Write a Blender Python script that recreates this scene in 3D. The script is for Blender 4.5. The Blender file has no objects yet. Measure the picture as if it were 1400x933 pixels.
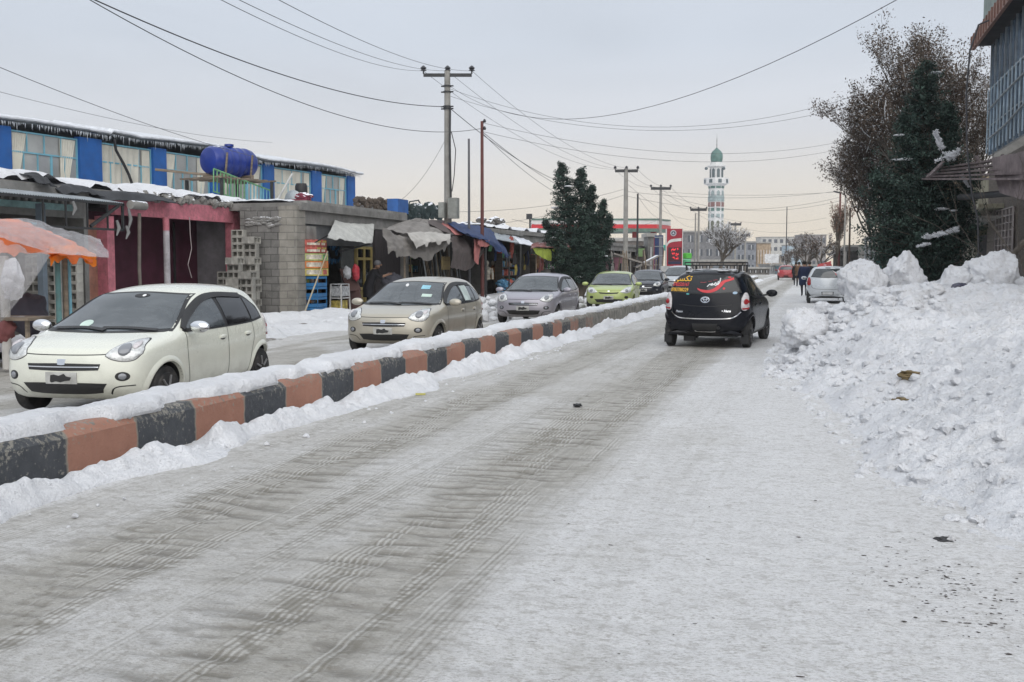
import bpy, bmesh, math, random
import numpy as np
from mathutils import Vector, Matrix
from mathutils.bvhtree import BVHTree
random.seed(7); rng = np.random.default_rng(7)
SC = bpy.context.scene; COL = SC.collection
R = math.radians; PI = math.pi

# ---------------------------------------------------------------- camera geometry (metres, Y along the street, Z up)
F, CX, HY, CH = 1450.0, 700.0, 362.0, 1.6
TH = math.atan(410 / F); PH = math.atan((466.5 - HY) / F)
def ray(u, v):
    a = (u - CX) / F; b = (466.5 - v) / F
    c, s = math.cos(PH), math.sin(PH); f = c + b * s; z = b * c - s
    return (-math.sin(TH) * f + math.cos(TH) * a, math.cos(TH) * f + math.sin(TH) * a, z)
def atX(u, v, X):
    d = ray(u, v); t = X / d[0]; return Vector((X, d[1] * t, CH + d[2] * t))
def atY(u, v, Y):
    d = ray(u, v); t = Y / d[1]; return Vector((d[0] * t, Y, CH + d[2] * t))
def atZ(u, v, z=0.0):
    d = ray(u, v); t = (z - CH) / d[2]; return Vector((d[0] * t, d[1] * t, z))
def pt(u, v, d):
    r = ray(u, v); k = d / (r[0] * -math.sin(TH) + r[1] * math.cos(TH)); return Vector((r[0] * k, r[1] * k, CH + r[2] * k))
def atL(u, v, A, B):
    """point on the upright plane through ground points A and B"""
    r = ray(u, v); n = (B[1] - A[1], A[0] - B[0]); k = (A[0] * n[0] + A[1] * n[1]) / (r[0] * n[0] + r[1] * n[1]); return Vector((r[0] * k, r[1] * k, CH + r[2] * k))
cam = bpy.data.cameras.new('camera'); camo = bpy.data.objects.new('camera', cam); COL.objects.link(camo)
cam.sensor_width = 36; cam.lens = F / 1400 * 36; cam.clip_end = 4000; cam.clip_start = 0.05
camo.location = (0, 0, CH); camo.rotation_euler = (R(90) - PH, 0, TH); SC.camera = camo

# ---------------------------------------------------------------- numpy noise
def _h(ix, iy, s):
    n = (ix.astype(np.int64) * 374761393 + iy.astype(np.int64) * 668265263 + s * 974711) & 0xffffffff
    n = ((n ^ (n >> 13)) * 1274126177) & 0xffffffff
    return ((n ^ (n >> 16)) & 0xffff) / 65535.0
def vn(x, y, s=0):
    x = np.asarray(x, float); y = np.asarray(y, float)
    ix = np.floor(x); iy = np.floor(y); fx = x - ix; fy = y - iy
    fx = fx * fx * (3 - 2 * fx); fy = fy * fy * (3 - 2 * fy)
    a = _h(ix, iy, s); b = _h(ix + 1, iy, s); c = _h(ix, iy + 1, s); d = _h(ix + 1, iy + 1, s)
    return (a * (1 - fx) + b * fx) * (1 - fy) + (c * (1 - fx) + d * fx) * fy
def fbm(x, y, o=4, s=0, g=0.5):
    t = 0; a = 1; n = 0
    for k in range(o):
        t = t + a * vn(np.asarray(x) * 2 ** k + 17.3 * k, np.asarray(y) * 2 ** k + 9.1 * k, s + k); n += a; a *= g
    return t / n
def ss(a, b, x):
    t = np.clip((np.asarray(x, float) - a) / (b - a), 0, 1); return t * t * (3 - 2 * t)

# ---------------------------------------------------------------- materials
MATS = {}
def nodes(name):
    m = bpy.data.materials.new(name); m.use_nodes = True
    nt = m.node_tree; nt.nodes.clear()
    out = nt.nodes.new('ShaderNodeOutputMaterial'); b = nt.nodes.new('ShaderNodeBsdfPrincipled')
    nt.links.new(b.outputs[0], out.inputs[0]); return m, nt, b
def nz(nt, co, scale, detail=4, rough=.55, dist=0):
    n = nt.nodes.new('ShaderNodeTexNoise'); n.inputs['Scale'].default_value = scale
    n.inputs['Detail'].default_value = detail; n.inputs['Roughness'].default_value = rough; n.inputs['Distortion'].default_value = dist
    nt.links.new(co, n.inputs['Vector']); return n.outputs['Fac']
def ramp(nt, fac, stops):
    r = nt.nodes.new('ShaderNodeValToRGB'); el = r.color_ramp.elements
    while len(el) < len(stops): el.new(.5)
    for e, (p, c) in zip(el, stops):
        e.position = p; e.color = (c, c, c, 1) if isinstance(c, (int, float)) else (*c, 1)
    nt.links.new(fac, r.inputs[0]); return r.outputs[0]
def mixc(nt, fac, a, b, mode='MIX'):
    m = nt.nodes.new('ShaderNodeMix'); m.data_type = 'RGBA'; m.blend_type = mode
    for k, val in ((0, fac), (6, a), (7, b)):
        sock = m.inputs[k]
        if isinstance(val, bpy.types.NodeSocket): nt.links.new(val, sock)
        elif isinstance(val, (int, float)): sock.default_value = val if k == 0 else (val, val, val, 1)
        else: sock.default_value = (*val, 1)
    return m.outputs[2]
def math_(nt, op, a, b=None, clamp=False):
    m = nt.nodes.new('ShaderNodeMath'); m.operation = op; m.use_clamp = clamp
    for i, v in enumerate((a, b)):
        if v is None: continue
        if isinstance(v, bpy.types.NodeSocket): nt.links.new(v, m.inputs[i])
        else: m.inputs[i].default_value = v
    return m.outputs[0]
def coords(nt, scale=(1, 1, 1), kind='Object'):
    t = nt.nodes.new('ShaderNodeTexCoord'); mp = nt.nodes.new('ShaderNodeMapping'); mp.inputs['Scale'].default_value = scale
    nt.links.new(t.outputs[kind], mp.inputs[0]); return mp.outputs[0]
def bumpn(nt, b, h, strength, dist=.02, prev=None):
    n = nt.nodes.new('ShaderNodeBump'); n.inputs['Strength'].default_value = strength; n.inputs['Distance'].default_value = dist
    nt.links.new(h, n.inputs['Height'])
    if prev is not None: nt.links.new(prev, n.inputs['Normal'])
    nt.links.new(n.outputs[0], b.inputs['Normal']); return n.outputs[0]
def M(key, col=None, rough=.8, metal=0, var=.25, vs=2.5, bump=.15, bs=25, snow=0.0, stretch=(1, 1, 1), spec=.5, dirt=0.0, coat=0.0, sheen=0):
    """a surface of one colour with uneven tone, fine relief, grime and (snow > 0) snow lying on what faces up"""
    if key in MATS: return MATS[key]
    m, nt, b = nodes(key); co = coords(nt, stretch)
    n1 = nz(nt, co, vs, 5); 
    lo = tuple(c * (1 - var) for c in col); hi = tuple(min(1, c * (1 + var)) for c in col)
    c = mixc(nt, ramp(nt, n1, [(.3, 0.), (.7, 1.)]), lo, hi)
    if dirt: 
        c = mixc(nt, math_(nt, 'MULTIPLY', ramp(nt, nz(nt, co, vs * 3.1, 6, .65), [(.45, 0.), (.7, 1.)]), dirt), c, (.09, .08, .07))
    if snow:
        g = nt.nodes.new('ShaderNodeNewGeometry'); sp = nt.nodes.new('ShaderNodeSeparateXYZ'); nt.links.new(g.outputs['Normal'], sp.inputs[0])
        s = math_(nt, 'ADD', math_(nt, 'MULTIPLY', sp.outputs[2], snow), math_(nt, 'SUBTRACT', nz(nt, co, 4, 5), .95))
        c = mixc(nt, ramp(nt, s, [(.12, 0.), (.22, 1.)]), c, (.80, .82, .86))
    nt.links.new(c, b.inputs['Base Color']) ; b.inputs['Roughness'].default_value = rough; b.inputs['Metallic'].default_value = metal
    b.inputs['Specular IOR Level'].default_value = spec; b.inputs['Coat Weight'].default_value = coat
    if bump: bumpn(nt, b, nz(nt, co, bs, 4), bump)
    MATS[key] = m; return m
def brickm(key, c1, c2, mortar, w, h, axis, msize=.012, snow=0, var=.3):
    """masonry; axis x = wall facing along X, y = wall facing along Y"""
    if key in MATS: return MATS[key]
    m, nt, b = nodes(key); t = nt.nodes.new('ShaderNodeTexCoord'); s = nt.nodes.new('ShaderNodeSeparateXYZ'); cb = nt.nodes.new('ShaderNodeCombineXYZ')
    dn = nt.nodes.new('ShaderNodeTexNoise'); dn.inputs['Scale'].default_value = 1.1; nt.links.new(t.outputs['Object'], dn.inputs['Vector']); va = nt.nodes.new('ShaderNodeVectorMath'); va.operation = 'MULTIPLY_ADD'; nt.links.new(dn.outputs['Color'], va.inputs[0]); va.inputs[1].default_value = (.09, .09, .07); nt.links.new(t.outputs['Object'], va.inputs[2])
    nt.links.new(va.outputs[0], s.inputs[0]); nt.links.new(s.outputs[1 if axis == 'x' else 0], cb.inputs[0]); nt.links.new(s.outputs[2], cb.inputs[1])
    k = nt.nodes.new('ShaderNodeTexBrick'); nt.links.new(cb.outputs[0], k.inputs['Vector']); k.inputs['Scale'].default_value = 1
    k.inputs['Brick Width'].default_value = w; k.inputs['Row Height'].default_value = h; k.inputs['Mortar Size'].default_value = msize
    k.inputs['Color1'].default_value = (*c1, 1); k.inputs['Color2'].default_value = (*c2, 1); k.inputs['Mortar'].default_value = (*mortar, 1)
    n = nz(nt, t.outputs['Object'], 2.2, 6, .6)
    c = mixc(nt, 1., k.outputs['Color'], ramp(nt, n, [(.25, 1 - var * 1.5), (.75, 1.08)]), 'MULTIPLY'); c = mixc(nt, math_(nt, 'MULTIPLY', ramp(nt, nz(nt, t.outputs['Object'], 5, 6, .7), [(.55, 0.), (.68, 1.)]), .4), c, (.34, .33, .30))
    nt.links.new(c, b.inputs['Base Color']); b.inputs['Roughness'].default_value = .9
    hgt = math_(nt, 'ADD', math_(nt, 'MULTIPLY', k.outputs['Fac'], -1.), math_(nt, 'MULTIPLY', nz(nt, t.outputs['Object'], 30, 4), .5))
    bumpn(nt, b, hgt, .6, .02); MATS[key] = m; return m
def glassm(key, col=(.03, .035, .04), rough=.04, refl=.5, film=.0):
    if key in MATS: return MATS[key]
    m, nt, b = nodes(key); b.inputs['Base Color'].default_value = (*col, 1); b.inputs['Roughness'].default_value = rough
    b.inputs['Specular IOR Level'].default_value = refl; b.inputs['IOR'].default_value = 1.5; co = coords(nt)
    if film:      # dried spray and smears; the pale streaks also paint in varied reflections
        f = math_(nt, 'MULTIPLY', ramp(nt, nz(nt, coords(nt, (1, 1, 2.5)), 2.6, 6, .65, .5), [(.38, 0.), (.75, 1.)]), film)
        nt.links.new(mixc(nt, f, col, (.30, .32, .33)), b.inputs['Base Color']); nt.links.new(math_(nt, 'ADD', math_(nt, 'MULTIPLY', f, .5), rough), b.inputs['Roughness'])
    bumpn(nt, b, nz(nt, co, 1.2, 2), .03, .05); MATS[key] = m; return m
def paintm(key, col, rough=.25, metal=0., dust=.35, coat=.6):
    if key in MATS: return MATS[key]
    m, nt, b = nodes(key); co = coords(nt)
    sx = nt.nodes.new('ShaderNodeSeparateXYZ'); nt.links.new(co, sx.inputs[0])
    low = ramp(nt, sx.outputs[2], [(.15, 1.), (.75, 0.)])           # road salt and slush spray thickest low on the body
    sp = math_(nt, 'MULTIPLY', math_(nt, 'ADD', math_(nt, 'MULTIPLY', low, 1.5), .14), ramp(nt, nz(nt, co, 7, 6, .65), [(.35, .2), (.7, 1.)]))
    f = math_(nt, 'MULTIPLY', sp, dust)
    nt.links.new(mixc(nt, f, col, (.33, .31, .28)), b.inputs['Base Color'])
    nt.links.new(math_(nt, 'ADD', math_(nt, 'MULTIPLY', f, .8), rough), b.inputs['Roughness'])
    b.inputs['Metallic'].default_value = metal; b.inputs['Coat Weight'].default_value = coat; b.inputs['Specular IOR Level'].default_value = .5 if coat > .3 else .25; b.inputs['Coat Roughness'].default_value = .08
    MATS[key] = m; return m
def emit(key, col, s):
    if key in MATS: return MATS[key]
    m, nt, b = nodes(key); b.inputs['Base Color'].default_value = (*col, 1); b.inputs['Emission Color'].default_value = (*col, 1); b.inputs['Emission Strength'].default_value = s
    MATS[key] = m; return m

# ---------------------------------------------------------------- mesh building
class MB:
    def __init__(s): s.v = []; s.f = []; s.m = []
    def add(s, v, f, mi=0):
        o = len(s.v); s.v.extend([tuple(p) for p in v]); s.f.extend([tuple(o + i for i in q) for q in f]); s.m.extend([mi] * len(f)); return s
    def box(s, x0, x1, y0, y1, z0, z1, mi=0, rz=0, c=None):
        v = [(x, y, z) for z in (z0, z1) for y in (y0, y1) for x in (x0, x1)]
        if rz:
            cx, cy = c or ((x0 + x1) / 2, (y0 + y1) / 2); ca, sa = math.cos(rz), math.sin(rz)
            v = [(cx + (x - cx) * ca - (y - cy) * sa, cy + (x - cx) * sa + (y - cy) * ca, z) for x, y, z in v]
        return s.add(v, [(0, 2, 3, 1), (4, 5, 7, 6), (0, 1, 5, 4), (2, 6, 7, 3), (0, 4, 6, 2), (1, 3, 7, 5)], mi)
    def beam(s, a, b, w, h=None, mi=0):
        a, b = Vector(a), Vector(b); h = h or w; d = (b - a).normalized()
        up = Vector((0, 0, 1)) if abs(d.z) < .95 else Vector((0, 1, 0)); x = d.cross(up).normalized(); y = x.cross(d)
        v = [p + x * (i * w / 2) + y * (j * h / 2) for p in (a, b) for i, j in ((-1, -1), (1, -1), (1, 1), (-1, 1))]
        return s.add(v, [(3, 2, 1, 0), (4, 5, 6, 7), (0, 1, 5, 4), (1, 2, 6, 5), (2, 3, 7, 6), (3, 0, 4, 7)], mi)
    def tube(s, pts, r, n=8, mi=0, caps=True):
        pts = [Vector(p) for p in pts]; rs = r if isinstance(r, (list, tuple)) else [r] * len(pts); o = len(s.v); vv = []; px = None
        for i, p in enumerate(pts):
            d = (pts[min(i + 1, len(pts) - 1)] - pts[max(i - 1, 0)]); d = d.normalized() if d.length > 1e-9 else Vector((0, 0, 1))
            if px is None: px = d.cross(Vector((0, 0, 1)) if abs(d.z) < .9 else Vector((1, 0, 0))).normalized()
            else:
                q = px - d * px.dot(d); px = q.normalized() if q.length > 1e-6 else px
            y = d.cross(px)
            vv += [p + (px * math.cos(2 * PI * k / n) + y * math.sin(2 * PI * k / n)) * rs[i] for k in range(n)]
        ff = [(i * n + k, i * n + (k + 1) % n, (i + 1) * n + (k + 1) % n, (i + 1) * n + k) for i in range(len(pts) - 1) for k in range(n)]
        if caps: ff += [tuple(reversed(range(n))), tuple((len(pts) - 1) * n + k for k in range(n))]
        return s.add(vv, ff, mi)
    def lathe(s, prof, c, n=24, axis='z', mi=0, caps=True):
        vv = []
        for r, h in prof:
            for k in range(n):
                a = 2 * PI * k / n; x, y = r * math.cos(a), r * math.sin(a)
                p = {'z': (x, y, h), 'x': (h, x, y), 'y': (x, h, y)}[axis]; vv.append((c[0] + p[0], c[1] + p[1], c[2] + p[2]))
        ff = [(i * n + k, i * n + (k + 1) % n, (i + 1) * n + (k + 1) % n, (i + 1) * n + k) for i in range(len(prof) - 1) for k in range(n)]
        if caps: ff += [tuple(reversed(range(n))), tuple((len(prof) - 1) * n + k for k in range(n))]
        return s.add(vv, ff, mi)
    def grid(s, P, mi=0, closed=False):
        """P: rows of points"""
        nr, nc = len(P), len(P[0]); o = [p for r in P for p in r]
        f = [(i * nc + j, i * nc + j + 1, (i + 1) * nc + j + 1, (i + 1) * nc + j) for i in range(nr - 1) for j in range(nc - 1)]
        return s.add(o, f, mi)
    def blob(s, c, r, amp=.25, fr=2., seed=0, sub=3, sq=(1, 1, 1), mi=0):
        bm = bmesh.new(); bmesh.ops.create_icosphere(bm, subdivisions=sub, radius=1); from mathutils import noise
        for v in bm.verts:
            d = v.co.normalized(); k = 1 + amp * noise.fractal(d * fr + Vector((seed * 7.7, seed * 3.1, 0)), 1.0, 2.1, 4)
            v.co = Vector((d.x * sq[0], d.y * sq[1], d.z * sq[2])) * r * k
        s.add([(v.co.x + c[0], v.co.y + c[1], v.co.z + c[2]) for v in bm.verts], [tuple(v.index for v in f.verts) for f in bm.faces], mi); bm.free(); return s
    def chunk(s, c, r, seed=0, sub=3, sq=(1, 1, 1), planes=9, amp=.10, fr=3., mi=0):
        """a broken block: a ball cut by flat planes and roughened"""
        from mathutils import noise
        g = random.Random(seed * 13 + 5); bm = bmesh.new(); bmesh.ops.create_icosphere(bm, subdivisions=sub, radius=1)
        P = [(Vector((g.gauss(0, 1), g.gauss(0, 1), g.gauss(0, 1))).normalized(), g.uniform(.5, .82)) for _ in range(planes)]
        for v in bm.verts:
            q = v.co.copy()
            for n, d in P:
                k = q.dot(n) - d
                if k > 0: q -= n * k * .92
            d = v.co.normalized(); k = 1 + amp * noise.fractal(d * fr + Vector((seed * 7.7, seed * 3.1, 0)), .8, 2.2, 5) + amp * .6 * noise.noise(d * 1.3 + Vector((seed, 0, 0)))
            v.co = Vector((q.x * sq[0], q.y * sq[1], q.z * sq[2])) * r * k * 1.2
        s.add([(v.co.x + c[0], v.co.y + c[1], v.co.z + c[2]) for v in bm.verts], [tuple(v.index for v in f.verts) for f in bm.faces], mi); bm.free(); return s
    def mesh(s, name, mats, o=(0, 0, 0), smooth=False, sharp=40):
        me = bpy.data.meshes.new(name); me.from_pydata([(x - o[0], y - o[1], z - o[2]) for x, y, z in s.v], [], s.f); me.update()
        for m in (mats if isinstance(mats, (list, tuple)) else [mats]): me.materials.append(m)
        if any(s.m): me.polygons.foreach_set('material_index', s.m)
        if smooth:
            me.polygons.foreach_set('use_smooth', [True] * len(me.polygons))
            if sharp: me.set_sharp_from_angle(angle=R(sharp))
        return me
def root_of(p):
    while p.parent is not None: p = p.parent
    return p
def link(name, me, parent=None, loc=(0, 0, 0)):
    o = bpy.data.objects.new(name, me); COL.objects.link(o); o.location = loc
    if parent is not None: o.parent = parent
    return o
def part(name, mb, mats, parent, smooth=False, sharp=40, label=None):
    """a child mesh: coordinates given in the world, stored relative to the thing it belongs to"""
    o = link(name, mb.mesh(name, mats, root_of(parent).location, smooth, sharp), parent)
    if label: o['label'] = label
    return o
def tag(o, label=None, cat=None, group=None, kind=None):
    for k, v in (('label', label), ('category', cat), ('group', group), ('kind', kind)):
        if v: o[k] = v
    return o
def thing(name, label, cat, loc, group=None):
    o = bpy.data.objects.new(name, None); COL.objects.link(o); o.location = loc; o.empty_display_size = .2; return tag(o, label, cat, group)
def solo(name, mb, mats, label, cat, loc=None, group=None, smooth=False, sharp=40, kind=None):
    """a thing that is one mesh"""
    if loc is None:
        a = np.array(mb.v); loc = (float((a[:, 0].min() + a[:, 0].max()) / 2), float((a[:, 1].min() + a[:, 1].max()) / 2), float(a[:, 2].min()))
    o = link(name, mb.mesh(name, mats, loc, smooth, sharp), None, loc); return tag(o, label, cat, group, kind)
def copy_tree(o, parent=None):
    c = o.copy(); COL.objects.link(c); c.parent = parent
    for ch in [x for x in o.children]: copy_tree(ch, c)
    return c
def cat(pts, n):
    """Catmull-Rom resample of a list of tuples to n points"""
    pts = [np.array(p, float) for p in pts]
    if len(pts) == 2: return [tuple(pts[0] + (pts[1] - pts[0]) * i / (n - 1)) for i in range(n)]
    out = []
    for i in range(n):
        t = i / (n - 1) * (len(pts) - 1); k = min(int(t), len(pts) - 2); u = t - k
        p0 = pts[k - 1] if k > 0 else 2 * pts[0] - pts[1]; p1 = pts[k]; p2 = pts[k + 1]; p3 = pts[k + 2] if k + 2 < len(pts) else 2 * pts[-1] - pts[-2]
        out.append(tuple(.5 * ((2 * p1) + (-p0 + p2) * u + (2 * p0 - 5 * p1 + 4 * p2 - p3) * u * u + (-p0 + 3 * p1 - 3 * p2 + p3) * u ** 3)))
    return out
def cloth(rows, nu=30, nv=20, amp=.03, fr=2.5, seed=0, th=.012, hem=0.):
    """a hanging or stretched sheet through a grid of control points, creased, with real thickness"""
    A = [cat(r, nu) for r in rows]; G = [cat([A[i][j] for i in range(len(rows))], nv) for j in range(nu)]
    P = []
    for j in range(nu):
        col = []
        for i in range(nv):
            p = np.array(G[j][i]); k = float(fbm(j / nu * fr * 3 + seed * 5, i / nv * fr * 1.6 + seed, 4, seed) - .5) * 2 * amp
            k += amp * .35 * (float(vn(j * .55 + seed * 3, i * .12, seed)) - .5) * 2; p = p + np.array((k * .7, k * .2, k)); 
            if hem and i == nv - 1: p[2] -= hem * float(ss(.35, .75, vn(j * .33 + seed * 7, seed * 1.0, 3)))
            col.append(tuple(p))
        P.append(col)
    mb = MB(); mb.grid(P); n = len(mb.v); 
    mb.add([(x - th * .4, y, z - th) for x, y, z in mb.v], [])
    f0 = [tuple(i + n for i in reversed(q)) for q in mb.f]
    e = [j * nv for j in range(nu)], [j * nv + nv - 1 for j in range(nu)], list(range(nv)), list(range((nu - 1) * nv, nu * nv))
    fs = [(a, b, b + n, a + n) for L in e for a, b in zip(L, L[1:])]
    mb.f += f0 + fs; mb.m += [0] * (len(f0) + len(fs)); return mb
# ================================================================ WORLD AND LIGHT (overcast winter afternoon)
w = bpy.data.worlds.new('World'); SC.world = w; w.use_nodes = True; nt = w.node_tree; nt.nodes.clear()
SUN_EL, SUN_AZ = R(34), R(150)
wo = nt.nodes.new('ShaderNodeOutputWorld'); bg = nt.nodes.new('ShaderNodeBackground'); nt.links.new(bg.outputs[0], wo.inputs[0]); bg.inputs[1].default_value = .1
sky = nt.nodes.new('ShaderNodeTexSky'); sky.sky_type = 'NISHITA'; sky.sun_disc = False; sky.sun_elevation = SUN_EL; sky.sun_rotation = SUN_AZ
tc = nt.nodes.new('ShaderNodeTexCoord'); sp = nt.nodes.new('ShaderNodeSeparateXYZ'); nt.links.new(tc.outputs['Generated'], sp.inputs[0])
el = ramp(nt, sp.outputs[2], [(0., (8.3, 7.3, 5.9)), (.05, (7.9, 7.2, 6.3)), (.12, (6.6, 6.7, 7.05)), (.2, (6.0, 6.45, 7.15)), (.32, (6.0, 6.5, 7.3)), (.6, (8.2, 8.7, 9.4)), (1., (9.6, 10.1, 10.8))])
# bright side of the clouds lies down the street; away from it the horizon is greyer
dt = nt.nodes.new('ShaderNodeVectorMath'); dt.operation = 'DOT_PRODUCT'; nt.links.new(tc.outputs['Generated'], dt.inputs[0]); dt.inputs[1].default_value = (-.02, 1, 0)
az = ramp(nt, dt.outputs['Value'], [(.55, 0.), (.97, 1.)])
grey = ramp(nt, sp.outputs[2], [(0., (6.6, 6.5, 6.6)), (.2, (6.0, 6.45, 7.15)), (.32, (6.0, 6.5, 7.3)), (.6, (8.2, 8.7, 9.4)), (1., (9.6, 10.1, 10.8))])
mp = nt.nodes.new('ShaderNodeMapping'); mp.inputs['Scale'].default_value = (1, 1, 5); nt.links.new(tc.outputs['Generated'], mp.inputs[0])
cl = ramp(nt, nz(nt, mp.outputs[0], 2.2, 5, .5, .4), [(.3, .83), (.5, .90), (.7, .95)])
over = mixc(nt, 1., mixc(nt, az, grey, el), cl, 'MULTIPLY')
nt.links.new(mixc(nt, .94, sky.outputs[0], over), bg.inputs[0])
sl = bpy.data.lights.new('sun', 'SUN'); sl.energy = 1.5; sl.angle = R(75); sl.color = (1, .96, .9); so = bpy.data.objects.new('sun', sl); COL.objects.link(so)
so.rotation_euler = (R(90) - SUN_EL, 0, R(180) - SUN_AZ)
vs = SC.view_settings; vs.view_transform = 'Standard'; vs.look = 'None'; vs.exposure = .30; vs.gamma = 1
SC.cycles.max_bounces = 6; SC.cycles.transparent_max_bounces = 12; SC.cycles.use_denoising = True

# ================================================================ GROUND
def snow_mat(key, col=(.87, .88, .91), dirt=.35, dcol=(.22, .19, .15), big=.5, fine=60, speck=.62, dens=1.):
    m, nt, b = nodes(key); co = coords(nt)
    n = nz(nt, co, 1.1, 6, .6); n2 = nz(nt, co, 9, 6, .65); n3 = nz(nt, co, fine, 4, .7); n4 = nz(nt, co, 26, 5, .7)
    c = mixc(nt, ramp(nt, n, [(.35, 0.), (.72, big)]), col, tuple(x * .80 for x in col))
    c = mixc(nt, math_(nt, 'MULTIPLY', ramp(nt, n2, [(.5, 0.), (.75, 1.)]), dirt * .5), c, (.50, .46, .40))
    c = mixc(nt, math_(nt, 'MULTIPLY', ramp(nt, n4, [(speck, 0.), (speck + .08, 1.)]), dirt), c, dcol)
    nt.links.new(c, b.inputs['Base Color']); b.inputs['Roughness'].default_value = .75; b.inputs['Specular IOR Level'].default_value = .3
    p = bumpn(nt, b, n2, .8, .08); p = bumpn(nt, b, n4, .9, .035, p); bumpn(nt, b, n3, .8, .014, p)
    b.inputs['Subsurface Weight'].default_value = 0
    MATS[key] = m; return m
SNOW = snow_mat('clean_snow', dirt=.22); SNOWD = snow_mat('ploughed_snow', dirt=.55, dcol=(.24, .20, .15), big=.75, speck=.60); SNOWR = snow_mat('roadside_snow', (.80, .81, .83), dirt=.5)
# packed snow and ice of the carriageway
m, nt, b = nodes('packed_snow_road'); co = coords(nt); at = nt.nodes.new('ShaderNodeAttribute'); at.attribute_name = 'worn'; worn = at.outputs['Fac']
at2 = nt.nodes.new('ShaderNodeAttribute'); at2.attribute_name = 'ripple'; rip = at2.outputs['Fac']
big = nz(nt, co, .7, 7, .65); med = nz(nt, coords(nt, (3, 9, 3)), 1, 6, .65); fine = nz(nt, coords(nt, (1, 2.2, 1)), 38, 5, .7); fin2 = nz(nt, coords(nt, (1, 2.5, 1)), 110, 3, .7)
lng = nz(nt, coords(nt, (14, .5, 1)), 1, 5, .6)
c = mixc(nt, ramp(nt, math_(nt, 'ADD', worn, math_(nt, 'MULTIPLY', math_(nt, 'SUBTRACT', big, .5), .9)), [(.16, 0.), (.72, 1.)]), (.76, .76, .765), (.49, .475, .44))
c = mixc(nt, math_(nt, 'MULTIPLY', ramp(nt, lng, [(.42, 0.), (.68, 1.)]), math_(nt, 'ADD', math_(nt, 'MULTIPLY', worn, .5), .05)), c, (.30, .285, .25))
c = mixc(nt, math_(nt, 'MULTIPLY', ramp(nt, med, [(.50, 0.), (.70, 1.)]), math_(nt, 'ADD', math_(nt, 'MULTIPLY', worn, .55), .10)), c, (.24, .225, .19))
c = mixc(nt, math_(nt, 'MULTIPLY', rip, .92), c, (.10, .09, .07))
c = mixc(nt, math_(nt, 'MULTIPLY', ramp(nt, nz(nt, coords(nt, (1, 1.3, 1)), 13, 6, .72), [(.53, 0.), (.60, 1.)]), math_(nt, 'ADD', math_(nt, 'MULTIPLY', worn, .30), .30)), c, (.27, .25, .22))
c = mixc(nt, math_(nt, 'MULTIPLY', ramp(nt, nz(nt, coords(nt, (1.1, 1.6, 1)), 6.5, 7, .75, .6), [(.55, 0.), (.66, 1.)]), math_(nt, 'ADD', math_(nt, 'MULTIPLY', worn, .25), .20)), c, (.24, .22, .18))
c = mixc(nt, math_(nt, 'MULTIPLY', ramp(nt, fine, [(.50, 0.), (.64, 1.)]), .62), c, (.30, .28, .25))
c = mixc(nt, math_(nt, 'MULTIPLY', ramp(nt, nz(nt, coords(nt, (1, 1.5, 1)), 30, 5, .7), [(.33, 1.), (.40, 0.)]), .3), c, (.80, .80, .81))
c = mixc(nt, math_(nt, 'MULTIPLY', ramp(nt, fin2, [(.56, 0.), (.66, 1.)]), .55), c, (.22, .20, .17))
c = mixc(nt, math_(nt, 'MULTIPLY', ramp(nt, nz(nt, coords(nt, (1, 2, 1)), 17, 4, .6), [(.66, 0.), (.70, 1.)]), .5), c, (.17, .15, .13))
# prints of tyre treads: fine lengthwise lines that come and go inside the wheel tracks
sx_ = nt.nodes.new('ShaderNodeSeparateXYZ'); nt.links.new(co, sx_.inputs[0]); wob = math_(nt, 'MULTIPLY', math_(nt, 'SUBTRACT', nz(nt, coords(nt, (0, .08, 0)), 1, 0), .5), .6)
ln = math_(nt, 'SINE', math_(nt, 'MULTIPLY', math_(nt, 'ADD', sx_.outputs[0], wob), 175.)); pm = ramp(nt, nz(nt, coords(nt, (4.5, .35, 1)), 1, 4, .6), [(.50, 0.), (.56, 1.)])
wm = ramp(nt, worn, [(.25, 0.), (.6, 1.)]); k1 = math_(nt, 'MULTIPLY', math_(nt, 'MULTIPLY', ramp(nt, ln, [(.35, 0.), (.7, 1.)]), pm), wm); k2 = math_(nt, 'MULTIPLY', math_(nt, 'MULTIPLY', ramp(nt, math_(nt, 'MULTIPLY', ln, -1.), [(.45, 0.), (.75, 1.)]), pm), wm)
c = mixc(nt, math_(nt, 'MULTIPLY', k1, .34), c, (.74, .73, .71)); c = mixc(nt, math_(nt, 'MULTIPLY', k2, .50), c, (.20, .185, .15))
blk_ = nt.nodes.new('ShaderNodeTexVoronoi'); blk_.inputs['Scale'].default_value = 1; nt.links.new(coords(nt, (11, 26, 1)), blk_.inputs['Vector']); pm2 = ramp(nt, nz(nt, coords(nt, (3.5, .3, 1)), 1.3, 4, .6), [(.52, 0.), (.60, 1.)])
c = mixc(nt, math_(nt, 'MULTIPLY', math_(nt, 'MULTIPLY', ramp(nt, blk_.outputs['Distance'], [(.45, 0.), (.62, 1.)]), pm2), math_(nt, 'MULTIPLY', wm, .6)), c, (.19, .175, .14))
nt.links.new(c, b.inputs['Base Color']); b.inputs['Roughness'].default_value = .55; b.inputs['Specular IOR Level'].default_value = .35
p = bumpn(nt, b, med, .6, .04); p = bumpn(nt, b, fine, .9, .02, p); bumpn(nt, b, fin2, .4, .004, p)
ROAD = m
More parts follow.
